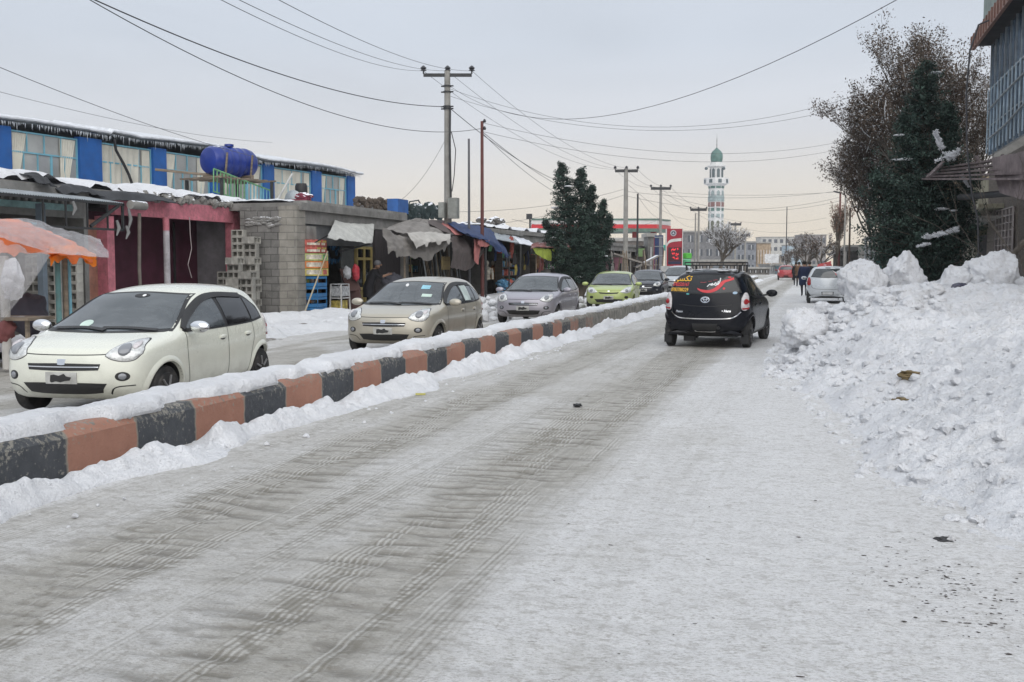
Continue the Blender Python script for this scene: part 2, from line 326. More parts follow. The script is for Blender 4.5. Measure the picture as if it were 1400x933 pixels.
def hf(name, xs, ys, fn, mat, label=None, cat_=None, kind='structure', attrs=None, under=None):
    X, Y = np.meshgrid(xs, ys); Z = fn(X, Y); nr, nc = X.shape
    v = np.stack([X, Y, Z], -1).reshape(-1, 3); idx = np.arange(nr * nc).reshape(nr, nc)
    f = np.stack([idx[:-1, :-1], idx[:-1, 1:], idx[1:, 1:], idx[1:, :-1]], -1).reshape(-1, 4)
    if under is not None:
        keep = (Z[:-1, :-1] > under) | (Z[1:, 1:] > under) | (Z[1:, :-1] > under) | (Z[:-1, 1:] > under); f = f[keep.reshape(-1)]
    me = bpy.data.meshes.new(name); me.from_pydata(v.tolist(), [], f.tolist()); me.materials.append(mat); me.polygons.foreach_set('use_smooth', [True] * len(me.polygons))
    if attrs:
        for k, a in attrs(X, Y, Z).items():
            at = me.attributes.new(k, 'FLOAT', 'POINT'); at.data.foreach_set('value', np.asarray(a, np.float32).reshape(-1))
    me.update(); o = link(name, me); tag(o, label, cat_, None, kind); return o
def worn(X, Y):
    wob = (fbm(X * .0 + 1, Y * .12, 3, 5) - .5) * .35; x = X - wob; e = (fbm(X * 2.2, Y * .8, 4, 9) - .5) * .5
    t = lambda c, wd: np.clip(1 - np.abs(x - c + e * .3) / wd, 0, 1) ** .6
    a = np.maximum(t(-2.05, .75), t(-3.62, .62)) ; a = np.maximum(a, .46 * ss(-4.95, -4.65, x) * (1 - ss(-1.75, -1.35, x + e * .3)))
    return np.clip(np.maximum(a, .22 * (1 - ss(-.9, -.2, x))) + (fbm(X, Y * .35, 4, 3) - .5) * .35, 0, 1)
def ripple(X, Y):
    wob = (fbm(X * .0 + 1, Y * .12, 3, 5) - .5) * .35; x = X - wob
    m = np.maximum(np.clip(1 - np.abs(x + 2.1) / .66, 0, 1), .85 * np.clip(1 - np.abs(x + 3.62) / .52, 0, 1)) ** .5
    p = Y * 4.3 + 1.5 * fbm(X * 1.2, Y * .5, 3, 21) + .35 * vn(X * 3.5, Y * 2, 24); k = np.floor(p); q = p - k
    on = vn(X * 3.0 + k * 5.37, k * 1.7, 25); l1 = ss(.25, .48, q) * (1 - ss(.50, .80, q)) * ss(.42, .58, on)
    p2 = Y * 8.2 + 1.8 * fbm(X * 2.0, Y * .8, 3, 27) + .4 * vn(X * 5, Y * 3, 28); k2 = np.floor(p2); q2 = p2 - k2
    l2 = .75 * ss(.2, .45, q2) * (1 - ss(.5, .85, q2)) * ss(.50, .62, vn(X * 5.0 + k2 * 3.1, k2 * 1.3, 29))
    r = np.maximum(l1, l2) * m * (.45 + .55 * ss(.30, .50, fbm(X * 1.1, Y * .35, 3, 31)))
    g = 0
    for c, s in ((-1.84, 1), (-1.90, .8), (-1.97, .5), (-3.33, .8), (-3.40, .6), (-3.88, .4), (-2.75, .5), (-2.80, .35)):
        g = np.maximum(g, s * np.clip(1 - np.abs(x - c - .05 * np.sin(Y * .35 + c * 3)) / .016, 0, 1) * ss(.35, .6, fbm(X * 0 + c * 9, Y * .5, 3, 40)))
    return np.clip(r + g * .45, 0, 1)
def road_z(X, Y):
    wv = worn(X, Y); return .03 - wv * .022 + (fbm(X * 1.3, Y * .9, 4, 2) - .5) * .035 - ripple(X, Y) * .016 + (fbm(X * 7, Y * 9, 4, 6) - .5) * .013
xs = np.arange(-5.3, 2.4, .032); ys = np.concatenate([np.arange(2.5, 13, .022), np.arange(13, 28, .045), np.arange(28, 60, .15), np.arange(60, 180.1, .6)])
hf('road', xs, ys, road_z, ROAD, 'right carriageway of packed dirty snow with worn wheel tracks', None, 'structure', lambda X, Y, Z: dict(worn=worn(X, Y), ripple=ripple(X, Y)))
# the other carriageway
def worn2(X, Y): return np.clip(.35 + .6 * ss(.45, .6, fbm(X * .9, Y * .25, 4, 12)), 0, 1) * ss(-13.2, -12, X)
hf('opposite_road', np.arange(-13.2, -5.0, .12), np.concatenate([np.arange(1.5, 45, .12), np.arange(45, 190, .8)]),
   lambda X, Y: -.05 + (fbm(X * 1.3, Y * .5, 4, 12) - .5) * .04, ROAD, 'opposite carriageway of grey slush and packed snow', None, 'structure', lambda X, Y, Z: dict(worn=worn2(X, Y), ripple=worn2(X, Y) * .25 * ss(.5, .7, fbm(X * 3, Y * 6, 3, 2))))
# ground sheet to the horizon
gx = np.concatenate([np.linspace(-420, -40, 14), np.linspace(-35, 35, 30), np.linspace(40, 420, 14)]); gy = np.concatenate([np.linspace(-60, 0, 6), np.linspace(4, 80, 30), np.linspace(95, 700, 20)])
hf('ground', gx, gy, lambda X, Y: -.25 + 0 * X, M('ground_snow', (.62, .62, .64), .9, var=.2, vs=.4, bump=.5, bs=3, dirt=.25), 'snow covered ground of the town', None)
# bare wet forecourt of the left shops, patchy with snow
m, nt, b = nodes('wet_forecourt'); co = coords(nt)
c = mixc(nt, ramp(nt, nz(nt, co, .9, 6, .62), [(.44, 0.), (.54, 1.)]), (.17, .155, .135), (.76, .77, .80)); c = mixc(nt, math_(nt, 'MULTIPLY', ramp(nt, nz(nt, co, 11, 5, .7), [(.5, 0.), (.7, 1.)]), .4), c, (.3, .27, .23))
nt.links.new(c, b.inputs['Base Color']); b.inputs['Roughness'].default_value = .6; bumpn(nt, b, nz(nt, co, 9, 6, .7), .7, .05); FORE = m
def fore_z(X, Y):
    bank = .30 * np.clip(1 - np.abs(X + 12.1 + (fbm(X * 0, Y * .3, 3, 70) - .5) * 1.2) / 1.1, 0, 1) * ss(.35, .6, fbm(X * .2, Y * .25, 3, 71))
    return .02 - .1 * ss(-13, -12, X) + bank + (fbm(X * 1.6, Y * 1.6, 5, 15) - .45) * .14
hf('forecourt', np.arange(-17.4, -11.0, .1), np.arange(8, 110, .12), fore_z, FORE, 'muddy forecourt half under snow before the left shops', None)
def fsnow_z(X, Y):
    e = fbm(X * .8, Y * .5, 5, 17); edge = ss(-15.3, -14.2, X + (e - .5) * 2.0) * (1 - ss(-12.0, -11.0, X + (e - .5) * 2.2)); near = (1 - ss(44, 48, Y))
    gap = ss(.42, .55, fbm(X * .35, Y * .3, 3, 19))
    return fore_z(X, Y) - .06 + edge * near * (.08 + .24 * gap) + (fbm(X * 3.2, Y * 3.2, 4, 18) - .5) * .12 * edge
hf('roadside_snow_bank', np.arange(-15.6, -10.8, .07), np.arange(14, 48, .07), fsnow_z, SNOWR, 'trampled snow lying between the opposite road and the shops', None, 'stuff')
# right verge
def verge_z(X, Y): return -.03 + .05 * ss(-.2, 1.0, X) + (fbm(X * 2.2, Y * 2.2, 5, 27) - .5) * .05 * ss(-.2, .6, X) + .16 * ss(2.5, 4, X)
hf('verge', np.arange(-.6, 8, .06), np.concatenate([np.arange(1.5, 30, .06), np.arange(30, 120, .3)]), verge_z, SNOWD, 'snow covered right verge of the street', None)

# ================================================================ MEDIAN WALL
WX, WB, WH, L0, BL = -5.24, .46, .40, 0.0, .843
Y0 = atX(187, 570, WX).y                                            # a joint between two painted blocks
m, nt, b = nodes('painted_kerb'); t = nt.nodes.new('ShaderNodeTexCoord'); co = t.outputs['Object']; s = nt.nodes.new('ShaderNodeSeparateXYZ'); nt.links.new(co, s.inputs[0])
yy = math_(nt, 'DIVIDE', math_(nt, 'ADD', s.outputs[1], -Y0 + BL * 41), BL)
yyn = math_(nt, 'ADD', yy, math_(nt, 'MULTIPLY', math_(nt, 'SUBTRACT', nz(nt, co, 8, 4), .5), .06))
par = math_(nt, 'GREATER_THAN', math_(nt, 'MODULO', yyn, 2.), 1.)
conc = mixc(nt, ramp(nt, nz(nt, co, 5, 6, .65), [(.35, 0.), (.7, 1.)]), (.13, .125, .11), (.33, .31, .27))
blk = mixc(nt, nz(nt, co, 9, 5, .6), (.025, .03, .036), (.085, .09, .10)); org = mixc(nt, nz(nt, co, 6, 5, .6), (.27, .125, .085), (.39, .20, .14))
pc = mixc(nt, par, org, blk)
# chipped paint: along the top edge and in patches, more on the black blocks
top = ramp(nt, s.outputs[2], [(.24, 0.), (.42, 1.)])
strk = nt.nodes.new('ShaderNodeMapping'); strk.inputs['Scale'].default_value = (1, 9, 1.5); nt.links.new(co, strk.inputs[0])
ch = math_(nt, 'ADD', math_(nt, 'ADD', nz(nt, co, 24, 6, .75), math_(nt, 'MULTIPLY', top, .14)), math_(nt, 'MULTIPLY', math_(nt, 'SUBTRACT', nz(nt, strk.outputs[0], .8, 5, .7), .5), .35))
ch = math_(nt, 'ADD', ch, math_(nt, 'MULTIPLY', par, .035))
fade = ramp(nt, math_(nt, 'DIVIDE', s.outputs[1], 100.), [(.21, 0.), (.29, .32)])      # the paint gives out further along
pc = mixc(nt, ramp(nt, math_(nt, 'ADD', ch, fade), [(.63, 0.), (.68, 1.)]), pc, conc)
jt = math_(nt, 'ABSOLUTE', math_(nt, 'SUBTRACT', math_(nt, 'MODULO', yyn, 1.), .5)); pc = mixc(nt, ramp(nt, jt, [(.478, 0.), (.492, .7)]), pc, (.25, .23, .19))
nt.links.new(pc, b.inputs['Base Color']); b.inputs['Roughness'].default_value = .75
p = bumpn(nt, b, nz(nt, co, 40, 5, .7), .5, .01); bumpn(nt, b, ch, .6, .03, p); KERB = m
def wall_mesh(y0, y1, name, label):
    mb = MB(); prof = [(0, -.05), (0, WH - .07), (-.045, WH - .015), (-.10, WH), (-WB + .08, WH), (-WB, WH - .06), (-WB, -.05)]
    n = int((y1 - y0) / .07) if y1 < 60 else int((y1 - y0) / .4); rows = []
    for i in range(n + 1):
        y = y0 + (y1 - y0) * i / n; r = []
        for k, (x, z) in enumerate(prof):
            j = (float(fbm(y * 7, k * 3.1, 4, 50)) - .5); amp = (.0, .012, .05, .05, .05, .03, .0)[k]
            r.append((WX + x + j * amp * .8, y, z + j * amp))
        rows.append(r)
    mb.grid([list(reversed(r)) for r in rows]); mb.f += [tuple(range(len(prof))), tuple(len(mb.v) - 1 - k for k in range(len(prof)))]; mb.m += [0, 0]
    return solo(name, mb, KERB, label, 'wall', (0, 0, 0), smooth=True, sharp=35)
wall_mesh(1.5, 110, 'median_wall', 'low median wall of orange and black painted blocks with chipped tops')
def cap(name, y0, y1, dy, label):
    ys = np.arange(y0, y1, dy); us = np.linspace(-.06, WB + .05, 17); U, Y = np.meshgrid(us, ys)
    drift = (fbm(U * 0 + 3, Y * 1.6, 4, 61) - .5) * .42                     # where the snow has slid back from the front edge
    e = np.clip(np.minimum((U - .055 - np.clip(drift, -.05, .12)) / .10, (WB + .05 - U) / .08), 0, 1)
    t = np.sqrt(e * (2 - e)); lump = fbm(U * 2.5, Y * 1.1, 5, 62)
    hole = ss(.30, .40, fbm(U * 0, Y * .55, 3, 68) + .06)
    Z = WH - .05 + t * (.075 + lump * .12 + (fbm(U * 9, Y * 9, 3, 63) - .5) * .035) * (.55 + .45 * hole)
    X = WX - U + (fbm(U * 6, Y * 6, 3, 65) - .5) * .03
    X = np.where(e <= 0, WX - np.clip(U, .05, WB - .05), X)
    mb = MB(); mb.grid([[(X[i, j], Y[i, j], Z[i, j]) for j in range(len(us) - 1, -1, -1)] for i in range(len(ys))])
    return solo(name, mb, SNOW, label, None, (0, 0, 0), smooth=True, sharp=0, kind='stuff')
cap('median_snow_cap', 1.5, 40, .035, 'snow lying along the top of the near median wall'); cap('median_snow_cap', 40, 110, .25, 'snow lying along the far stretch of the median wall')
def berm(X, Y):
    wd = .56 + (fbm(X * 0 + 5, Y * .8, 4, 80) - .5) * .55; e = np.clip(1 - (X - WX) / wd, 0, 1); cut = ss(.30, .44, fbm(X * 0 + 2, Y * 1.15, 3, 83))
    h = (.04 + .19 * fbm(X * 1.8, Y * 1.6, 4, 81)) * np.minimum(1, e * 2.2) ** .7 * (.2 + .8 * cut) * (.12 + .88 * ss(.0, .28, X - WX))
    chunk = (np.abs(fbm(X * 5, Y * 5, 4, 82) - .5) * .20 + (fbm(X * 16, Y * 16, 3, 85) - .5) * .05) * (e > .02) * np.minimum(1, e * 3)
    return -.02 + .032 * (e > 0) + h + chunk * (.25 + .75 * ss(0, .2, X - WX))
hf('median_snow_bank', np.arange(WX - .02, WX + .95, .022), np.concatenate([np.arange(1.5, 20, .025), np.arange(20, 110, .1)]), berm, SNOW, 'broken snow bank heaped along the foot of the median wall', None, 'stuff')

# ================================================================ THE BIG PLOUGHED PILE ON THE RIGHT
def foot(Y):  # left edge of the heap
    return np.interp(Y, [4, 6, 6.6, 8.3, 10, 12, 14.5, 17, 20, 23, 26, 28], [3.4, 1.7, .95, .45, .35, .1, -.38, -.58, -.55, -.3, .4, 1.5])
def pile_z(X, Y):
    j = (fbm(X * 1.4, Y * 1.4, 4, 90) - .5) * .5; d = X - foot(Y) + j * .7
    rim = ss(0, .5, d) * .12 + ss(.1, 2.2, d) * .30 + ss(1.5, 3.6, d) * .25
    back = ss(11, 20, Y) * ss(.1, 1.6, d) * .58; lobe = .42 * np.exp(-((X - 2.7) ** 2 / 1.7 + (Y - 10.2) ** 2 / 7)) + .22 * np.exp(-((X - 1.0) ** 2 / .5 + (Y - 18.8) ** 2 / 8))
    top = rim + back + lobe; top = top * (1 - ss(23.5, 27, Y))
    lum = (fbm(X * 1.1, Y * 1.1, 5, 91) - .5) * .40 + np.abs(fbm(X * 4, Y * 4, 4, 92) - .5) * .22 * ss(.45, .6, fbm(X * .7, Y * .7, 3, 95)) + (fbm(X * 9, Y * 9, 4, 94, .6) - .5) * .10 * ss(.35, .6, fbm(X * .9, Y * .9, 3, 97)) + (np.floor(fbm(X * 5, Y * 5, 3, 98) * 9) / 9 - .5) * .10 * ss(.5, .62, fbm(X * .8 + 4, Y * .8, 3, 99)) + (fbm(X * 22, Y * 22, 2, 96) - .5) * .03
    k = ss(0, .5, d)
    return -.05 + .05 * ss(-.25, .1, d) + top + lum * k
px = np.concatenate([np.arange(-1.1, 4.4, .023), np.arange(4.4, 9, .08)]); py = np.concatenate([np.arange(5.4, 12, .022), np.arange(12, 23, .034), np.arange(23, 29, .12)])
hf('ploughed_snow_heap', px, py, pile_z, SNOWD, 'long heap of ploughed snow along the right kerb', None, 'stuff', under=.0)
def pz(x, y): return float(pile_z(np.array([[x]]), np.array([[y]]))[0, 0])
# big blocks of frozen snow: (u, v, width px, height px, distance Y, wording)
BL_ = [(1097, 448, 66, 48, 16.9, 'large rounded snow boulder lowest at the left end of the heap'), (1188, 396, 50, 60, 19.2, 'tall snow boulder second from the left on the crest of the heap'),
       (1236, 385, 48, 64, 19.6, 'tall snow boulder left of the dip in the crest'), (1306, 390, 58, 40, 19.4, 'wide snow boulder left of the half buried dark object'),
       (1361, 377, 60, 50, 19.4, 'largest snow boulder at the right end of the crest'), (1342, 400, 36, 22, 18.8, 'small snow boulder right of the half buried dark object'),
       (1334, 378, 34, 30, 20.3, 'middle snow boulder behind the half buried dark object'), (1178, 383, 50, 44, 20.6, 'snow boulder highest at the left end, behind two others'),
       (1122, 424, 26, 18, 18.2, 'small yellowish snow boulder below the parked silver hatchback'), (1385, 404, 34, 24, 18.9, 'low snow boulder against the right frame edge'),
       (1215, 420, 22, 22, 18.2, 'yellowish snow lump below the two tall boulders'), (1150, 430, 30, 26, 17.9, 'snow lump between the lowest boulder and the tall one'), (1268, 412, 40, 26, 19.1, 'low snow boulder in the dip of the crest')]
for i, (u, v, wpx, hpx, Y, lab) in enumerate(BL_):
    c = atY(u, v, Y); k = c.y / math.cos(TH) / F; rw, rh = wpx * k / 2, hpx * k / 2
    mb = MB().chunk((c.x, c.y, c.z), 1, i + 3, 5, (rw * .93, rw * .9, rh * (1.0 if u < 1160 else 1.1)), 12, .16, 2.6)
    solo('snow_boulder', mb, SNOWD, lab, 'snow boulder', (c.x, c.y, c.z - rh), 'snow boulders on the ploughed heap', True, 0)
# smaller lumps pushed out of the heap and along the median: past counting
mb = MB()
for i in range(1370):
    if i < 1000:
        y = random.uniform(6, 21); x = float(foot(np.array(y))) + abs(random.gauss(0, 1.1)) - .15; r = random.choice((.015, .02, .025, .03, .04, .06)) * (1.5 if y > 15 else 1); z = max(pz(x, y), 0.02)
    elif i < 1280: y = random.uniform(16.5, 19.5); x = random.uniform(-.35, 1.9); r = random.uniform(.03, .13); z = pz(x, y) + .02
    else: y = random.uniform(3, 22); x = WX + random.uniform(.25, 1.0); r = random.choice((.008, .012, .02, .03)); z = .025
    mb.chunk((x, y, z), r, i, 2 if r < .05 else 3, (1, 1, .75), 8, .22, 2.5)
solo('snow_lumps', mb, SNOWD, 'loose lumps of snow scattered over the heap and the road edge', None, (0, 0, 0), smooth=True, sharp=38, kind='stuff')
# roadside heap beyond the beige car and under the conifer
mb = MB()
for i in range(260):
    k = random.random(); p = (random.gauss(-9.9, .55), 30.5 + random.gauss(0, 1.6)) if i < 170 else (random.gauss(-10.6, .5), 42 + random.gauss(0, 2.2))
    h = .55 * math.exp(-((p[0] + 10.0) ** 2) / .5); mb.chunk((p[0], p[1], random.uniform(-.08, max(.04, h))), random.uniform(.07, .19), i, 2, (1, 1, .8), 8, .2)
solo('roadside_snow_heap', mb, SNOWR, 'lumpy snow heap at the kerb between the beige and the purple car', None, (0, 0, 0), smooth=True, sharp=0, kind='stuff')
# litter and dirt
def scrap(name, x, y, z, r, mat, lab, seed, sq=(1.3, 1, .6)):
    solo(name, MB().blob((x, y, z + r * .3), r, .7, 2.4, seed, 3, sq), mat, lab, 'litter', (x, y, z), smooth=True, sharp=25)
DK = M('black_scrap', (.02, .02, .022), .5, bump=.3); BR = M('frozen_mud', (.16, .12, .06), .9, var=.5, bump=.6)
p = atZ(790, 559.5); scrap('dark_lump', p.x, p.y, .03, .035, DK, 'small black lump lying alone on the packed snow road', 1)
for k, (u, v, r, lab) in enumerate([(1232, 551, .07, 'left of two brown mud clods low on the snow heap'), (1243, 543, .085, 'right of two brown mud clods low on the snow heap')]):
    p = atZ(u, v, .15); y = p.y; x = p.x; scrap('mud_clod', x, y, pz(x, y), r, BR, lab, 30 + k)
p = atZ(1291, 741, .03); scrap('crumpled_wrapper', p.x, p.y, max(pz(p.x, p.y), .02), .04, DK, 'crumpled black and white wrapper on snow at the foot of the heap', 9)
mb = MB().blob((p.x + .035, p.y - .01, max(pz(p.x, p.y), .02) + .02), .022, .6, 2, 4, 2, (1, .5, 1)); 
w_ = bpy.data.objects['crumpled_wrapper']; part('foil_scrap', mb, M('grey_foil', (.45, .45, .46), .4), w_)
c = atY(1314, 398, 18.5); solo('half_buried_bag', MB().blob((c.x, c.y, c.z), 1, .3, 2, 77, 4, (.16, .16, .13)), M('purple_plastic', (.03, .03, .06), .25, bump=.4, bs=6), 'dark shiny plastic bag half buried between boulders on the crest', 'bag', smooth=True, sharp=0)
p = atZ(575, 544); mb = MB().box(p.x - .06, p.x + .06, p.y - .02, p.y + .02, .035, .055, rz=.3); solo('sweet_wrapper', mb, M('yellow_foil', (.45, .42, .12), .4), 'small yellow green wrapper on the road beside the median snow', 'litter')
mb = MB()
for i in range(300):
    t = random.random(); k_ = random.gauss(0, 1); u = 1310 + k_ * 75 if t < .82 else random.uniform(700, 1400); v = 805 + k_ * 22 + random.gauss(0, 28) if t < .82 else random.uniform(560, 930)
    p = atZ(u, v, .05); z = max(pz(p.x, p.y), float(road_z(np.array(p.x), np.array(p.y))), float(verge_z(np.array(p.x), np.array(p.y)))); mb.blob((p.x, p.y, z + .002), random.choice((.001, .0015, .002, .003, .004)), .9, 3, i, 2, (random.uniform(1, 3.5), random.uniform(.7, 2), .4))
solo('road_grit', mb, M('dark_grit', (.06, .05, .045), .9), 'dark grit and twig bits strewn over the snow', None, (0, 0, 0), kind='stuff')
# ================================================================ CARS: one small five-door hatchback body, panels, glass and lamps laid on its surface
#            y      w     zb   | side levels z .32 .55 .75 (x factor)       belt(x,z)      mid(x,z)       rail(x,z)     top corner    top mid      centre z
ST = [( 1.60, .74, .20, None), ( 1.40, .80, .17, None), ( 1.12, .825, .17, None), ( .94, .83, .17, None), ( .66, .83, .17, None), ( .38, .83, .17, None), ( .12, .83, .17, None),
      (-.30, .835, .17, None), (-.75, .835, .17, None), (-1.10, .835, .17, None), (-1.38, .83, .18, None), (-1.58, .775, .24, None)]
UP = [ # belt, mid, rail, corner, mid top, centre
 [(.755, .735), (.71, .78), (.65, .80), (.565, .815), (.30, .84), (0, .85)],
 [(.80, .79), (.765, .845), (.70, .865), (.60, .88), (.30, .90), (0, .905)],
 [(.815, .83), (.78, .885), (.715, .91), (.61, .92), (.30, .94), (0, .945)],
 [(.82, .865), (.785, .915), (.735, .94), (.66, .955), (.33, .975), (0, .98)],
 [(.82, .90), (.785, .945), (.725, 1.02), (.635, 1.085), (.33, 1.125), (0, 1.135)],
 [(.82, .92), (.765, 1.03), (.68, 1.165), (.59, 1.235), (.31, 1.28), (0, 1.292)],
 [(.82, .925), (.75, 1.10), (.64, 1.30), (.555, 1.375), (.30, 1.42), (0, 1.432)],
 [(.825, .935), (.75, 1.15), (.63, 1.38), (.54, 1.455), (.29, 1.495), (0, 1.505)],
 [(.825, .945), (.75, 1.16), (.63, 1.39), (.54, 1.465), (.29, 1.50), (0, 1.51)],
 [(.825, .955), (.745, 1.16), (.625, 1.375), (.535, 1.45), (.285, 1.49), (0, 1.50)],
 [(.82, .965), (.735, 1.15), (.61, 1.34), (.515, 1.415), (.28, 1.46), (0, 1.47)],
 [(.77, .97), (.70, 1.14), (.60, 1.30), (.50, 1.375), (.27, 1.42), (0, 1.43)]]
def car_body():
    rows = []
    for (y, w, zb, _), up in zip(ST, UP):
        end = y > 1.5 or y < -1.5; pts = []
        zs = [(0, zb), (.32, zb), (w - .10, zb + .01), (w - .015, .33), (w, .52), (w + (.0 if end else .003), min(.72, up[0][1] - .05))]
        for j, (x, z) in enumerate(zs + up):
            yy = y
            if y > 1.5: yy = y + (.02 if 3 <= j <= 4 else 0) - (.05 if j < 3 else 0) - (.04 if j >= 6 else 0)
            if y < -1.5: yy = y - (.05 if 3 <= j <= 5 else 0) + (.0 if j < 3 else 0) + (0, .06, .12, .10, .10, .10)[j - 6] * (j > 5) + (0 if j != 6 else 0)
            pts.append((x, yy, z))
        rows.append(pts)
    nr = len(rows); N = 12; v = []; idx = {}
    def put(k, p): idx[k] = len(v); v.append(p)
    for i, r in enumerate(rows):
        for j, p in enumerate(r):
            put((i, j, 1), p)
            if j in (0, N - 1): idx[(i, j, -1)] = idx[(i, j, 1)]
            else: put((i, j, -1), (-p[0], p[1], p[2]))
    f = []
    for i in range(nr - 1):
        for j in range(N - 1):
            f.append((idx[i, j, 1], idx[i, j + 1, 1], idx[i + 1, j + 1, 1], idx[i + 1, j, 1]))
            f.append((idx[i, j, -1], idx[i + 1, j, -1], idx[i + 1, j + 1, -1], idx[i, j + 1, -1]))
    # nose and tail: columns L, ml, c, mr, R; rows 2..9
    prof = {0: {3: (.33, 1.80), 4: (.52, 1.80), 5: (.67, 1.785), 6: (.75, 1.755), 7: (.80, 1.71), 8: (.82, 1.66)},
            nr - 1: {3: (.33, -1.79), 4: (.52, -1.80), 5: (.72, -1.785), 6: (.97, -1.745), 7: (1.14, -1.685), 8: (1.30, -1.60)}}
    for i, P in prof.items():
        def g(r, c):
            s = 1 if c >= 3 else -1
            if r == 2: return idx[i, {0: 2, 1: 1, 2: 0, 3: 1, 4: 2}[c], s]
            if r == 9: return idx[i, {0: 9, 1: 10, 2: 11, 3: 10, 4: 9}[c], s]
            if c in (0, 4): return idx[i, r, s]
            return idx['cap', i, r, c]
        for r, (z, y) in P.items():
            wside = rows[i][r][0]
            for c in (1, 2, 3):
                put(('cap', i, r, c), ((c - 2) * wside * .56, y + (0 if c == 2 else (-.045 if i == 0 else .03)), z))
        for r in range(2, 9):
            for c in range(4):
                q = (g(r, c), g(r, c + 1), g(r + 1, c + 1), g(r + 1, c)); f.append(q if i else tuple(reversed(q)))
    me = bpy.data.meshes.new('body'); me.from_pydata(v, [], f); 
    bm = bmesh.new(); bm.from_mesh(me); bmesh.ops.recalc_face_normals(bm, faces=bm.faces); bm.to_mesh(me); bm.free()
    o = bpy.data.objects.new('tmp', me); COL.objects.link(o); s = o.modifiers.new('s', 'SUBSURF'); s.levels = s.render_levels = 3
    dg = bpy.context.evaluated_depsgraph_get(); me2 = bpy.data.meshes.new_from_object(o.evaluated_get(dg)); bpy.data.objects.remove(o)
    return me2
AX = (1.13, -1.31); WR = .285
def cut_arches(me):
    o = bpy.data.objects.new('tmp', me.copy()); COL.objects.link(o)
    mb = MB()
    for y in AX:
        for s in (-1, 1): mb.lathe([(.325, s * .56 - .0), (.325, s * 1.0)] if s > 0 else [(.325, -1.0), (.325, -.56)], (0, y, WR + .01), 40, 'x')
    mb.box(-.9, .9, -2, 2, -.2, .215)
    c = bpy.data.objects.new('cut', mb.mesh('cut', M('underbody', (.012, .012, .013), .9))); COL.objects.link(c)
    bm = bmesh.new(); bm.from_mesh(c.data); bmesh.ops.recalc_face_normals(bm, faces=bm.faces); bm.to_mesh(c.data); bm.free()
    o.data.materials.clear(); o.data.materials.append(M('tmp_paint', (.5, .5, .5)))
    m = o.modifiers.new('b', 'BOOLEAN'); m.operation = 'DIFFERENCE'; m.object = c; m.solver = 'EXACT'; m.material_mode = 'TRANSFER'; m.use_self = True
    dg = bpy.context.evaluated_depsgraph_get(); r = bpy.data.meshes.new_from_object(o.evaluated_get(dg))
    bpy.data.objects.remove(o); bpy.data.objects.remove(c)
    r.polygons.foreach_set('use_smooth', [True] * len(r.polygons)); r.set_sharp_from_angle(angle=R(38)); return r
BODY0 = car_body(); BODY = cut_arches(BODY0); BODY.name = 'body'
BVH = BVHTree.FromPolygons([v.co for v in BODY0.vertices], [tuple(p.vertices) for p in BODY0.polygons])
def hit(view, a, b):
    if view == 'F' and b < .95: b += .09 * max(0, min(1, (.95 - b) / .12)) * max(0, min(1, (b - .14) / .12))
    if view == 'L': o, d = Vector((-3, a, b)), Vector((1, 0, 0))
    elif view == 'R': o, d = Vector((3, a, b)), Vector((-1, 0, 0))
    elif view == 'F': o, d = Vector((a, 4, b)), Vector((0, -1, 0))
    elif view == 'B': o, d = Vector((a, -4, b)), Vector((0, 1, 0))
    else: o, d = Vector((a, b, 4)), Vector((0, 0, -1))
    p, n, i, _ = BVH.ray_cast(o, d)
    if p is None: p, n, i, _ = BVH.find_nearest(o + d * 2.2)
    if n.dot(d) > 0: n = -n
    return p, n
def patch(view, top, bot, nx=14, ny=7, off=.004, bulge=0., skirt=.03, spline=True, curve=None):
    """a shell between two outline curves given in the view's plane, laid on the body"""
    T = cat(top, nx) if spline else cat_lin(top, nx); B = cat(bot, nx) if spline else cat_lin(bot, nx); mb = MB(); rows = []; sk = []
    for j in range(ny):
        t = j / (ny - 1); r = []
        for i in range(nx):
            a = T[i][0] * (1 - t) + B[i][0] * t; b = T[i][1] * (1 - t) + B[i][1] * t; p, n = hit(view, a, b)
            s = i / (nx - 1); k = bulge * (max(0, 4 * t * (1 - t)) * max(0, 4 * s * (1 - s))) ** .5
            r.append(p + n * (off + k)); 
            if j in (0, ny - 1) or i in (0, nx - 1): sk.append(((j, i), p - n * skirt))
        rows.append(r)
    mb.grid(rows); sid = {}
    for key, p in sk: sid[key] = len(mb.v); mb.v.append(tuple(p))
    loop = [(0, i) for i in range(nx)] + [(j, nx - 1) for j in range(1, ny)] + [(ny - 1, i) for i in range(nx - 2, -1, -1)] + [(j, 0) for j in range(ny - 2, 0, -1)]
    for a, b in zip(loop, loop[1:] + loop[:1]): mb.f.append((a[0] * nx + a[1], b[0] * nx + b[1], sid[b], sid[a])); mb.m.append(0)
    return mb
def cat_lin(pts, n):
    pts = [np.array(p, float) for p in pts]; d = [0]
    for a, b in zip(pts, pts[1:]): d.append(d[-1] + np.linalg.norm(b - a))
    out = []
    for i in range(n):
        s = d[-1] * i / (n - 1); k = max(0, min(len(pts) - 2, next((q for q in range(len(d) - 1) if d[q + 1] >= s - 1e-9), len(pts) - 2)))
        u = (s - d[k]) / max(1e-9, d[k + 1] - d[k]); out.append(tuple(pts[k] + (pts[k + 1] - pts[k]) * u))
    return out
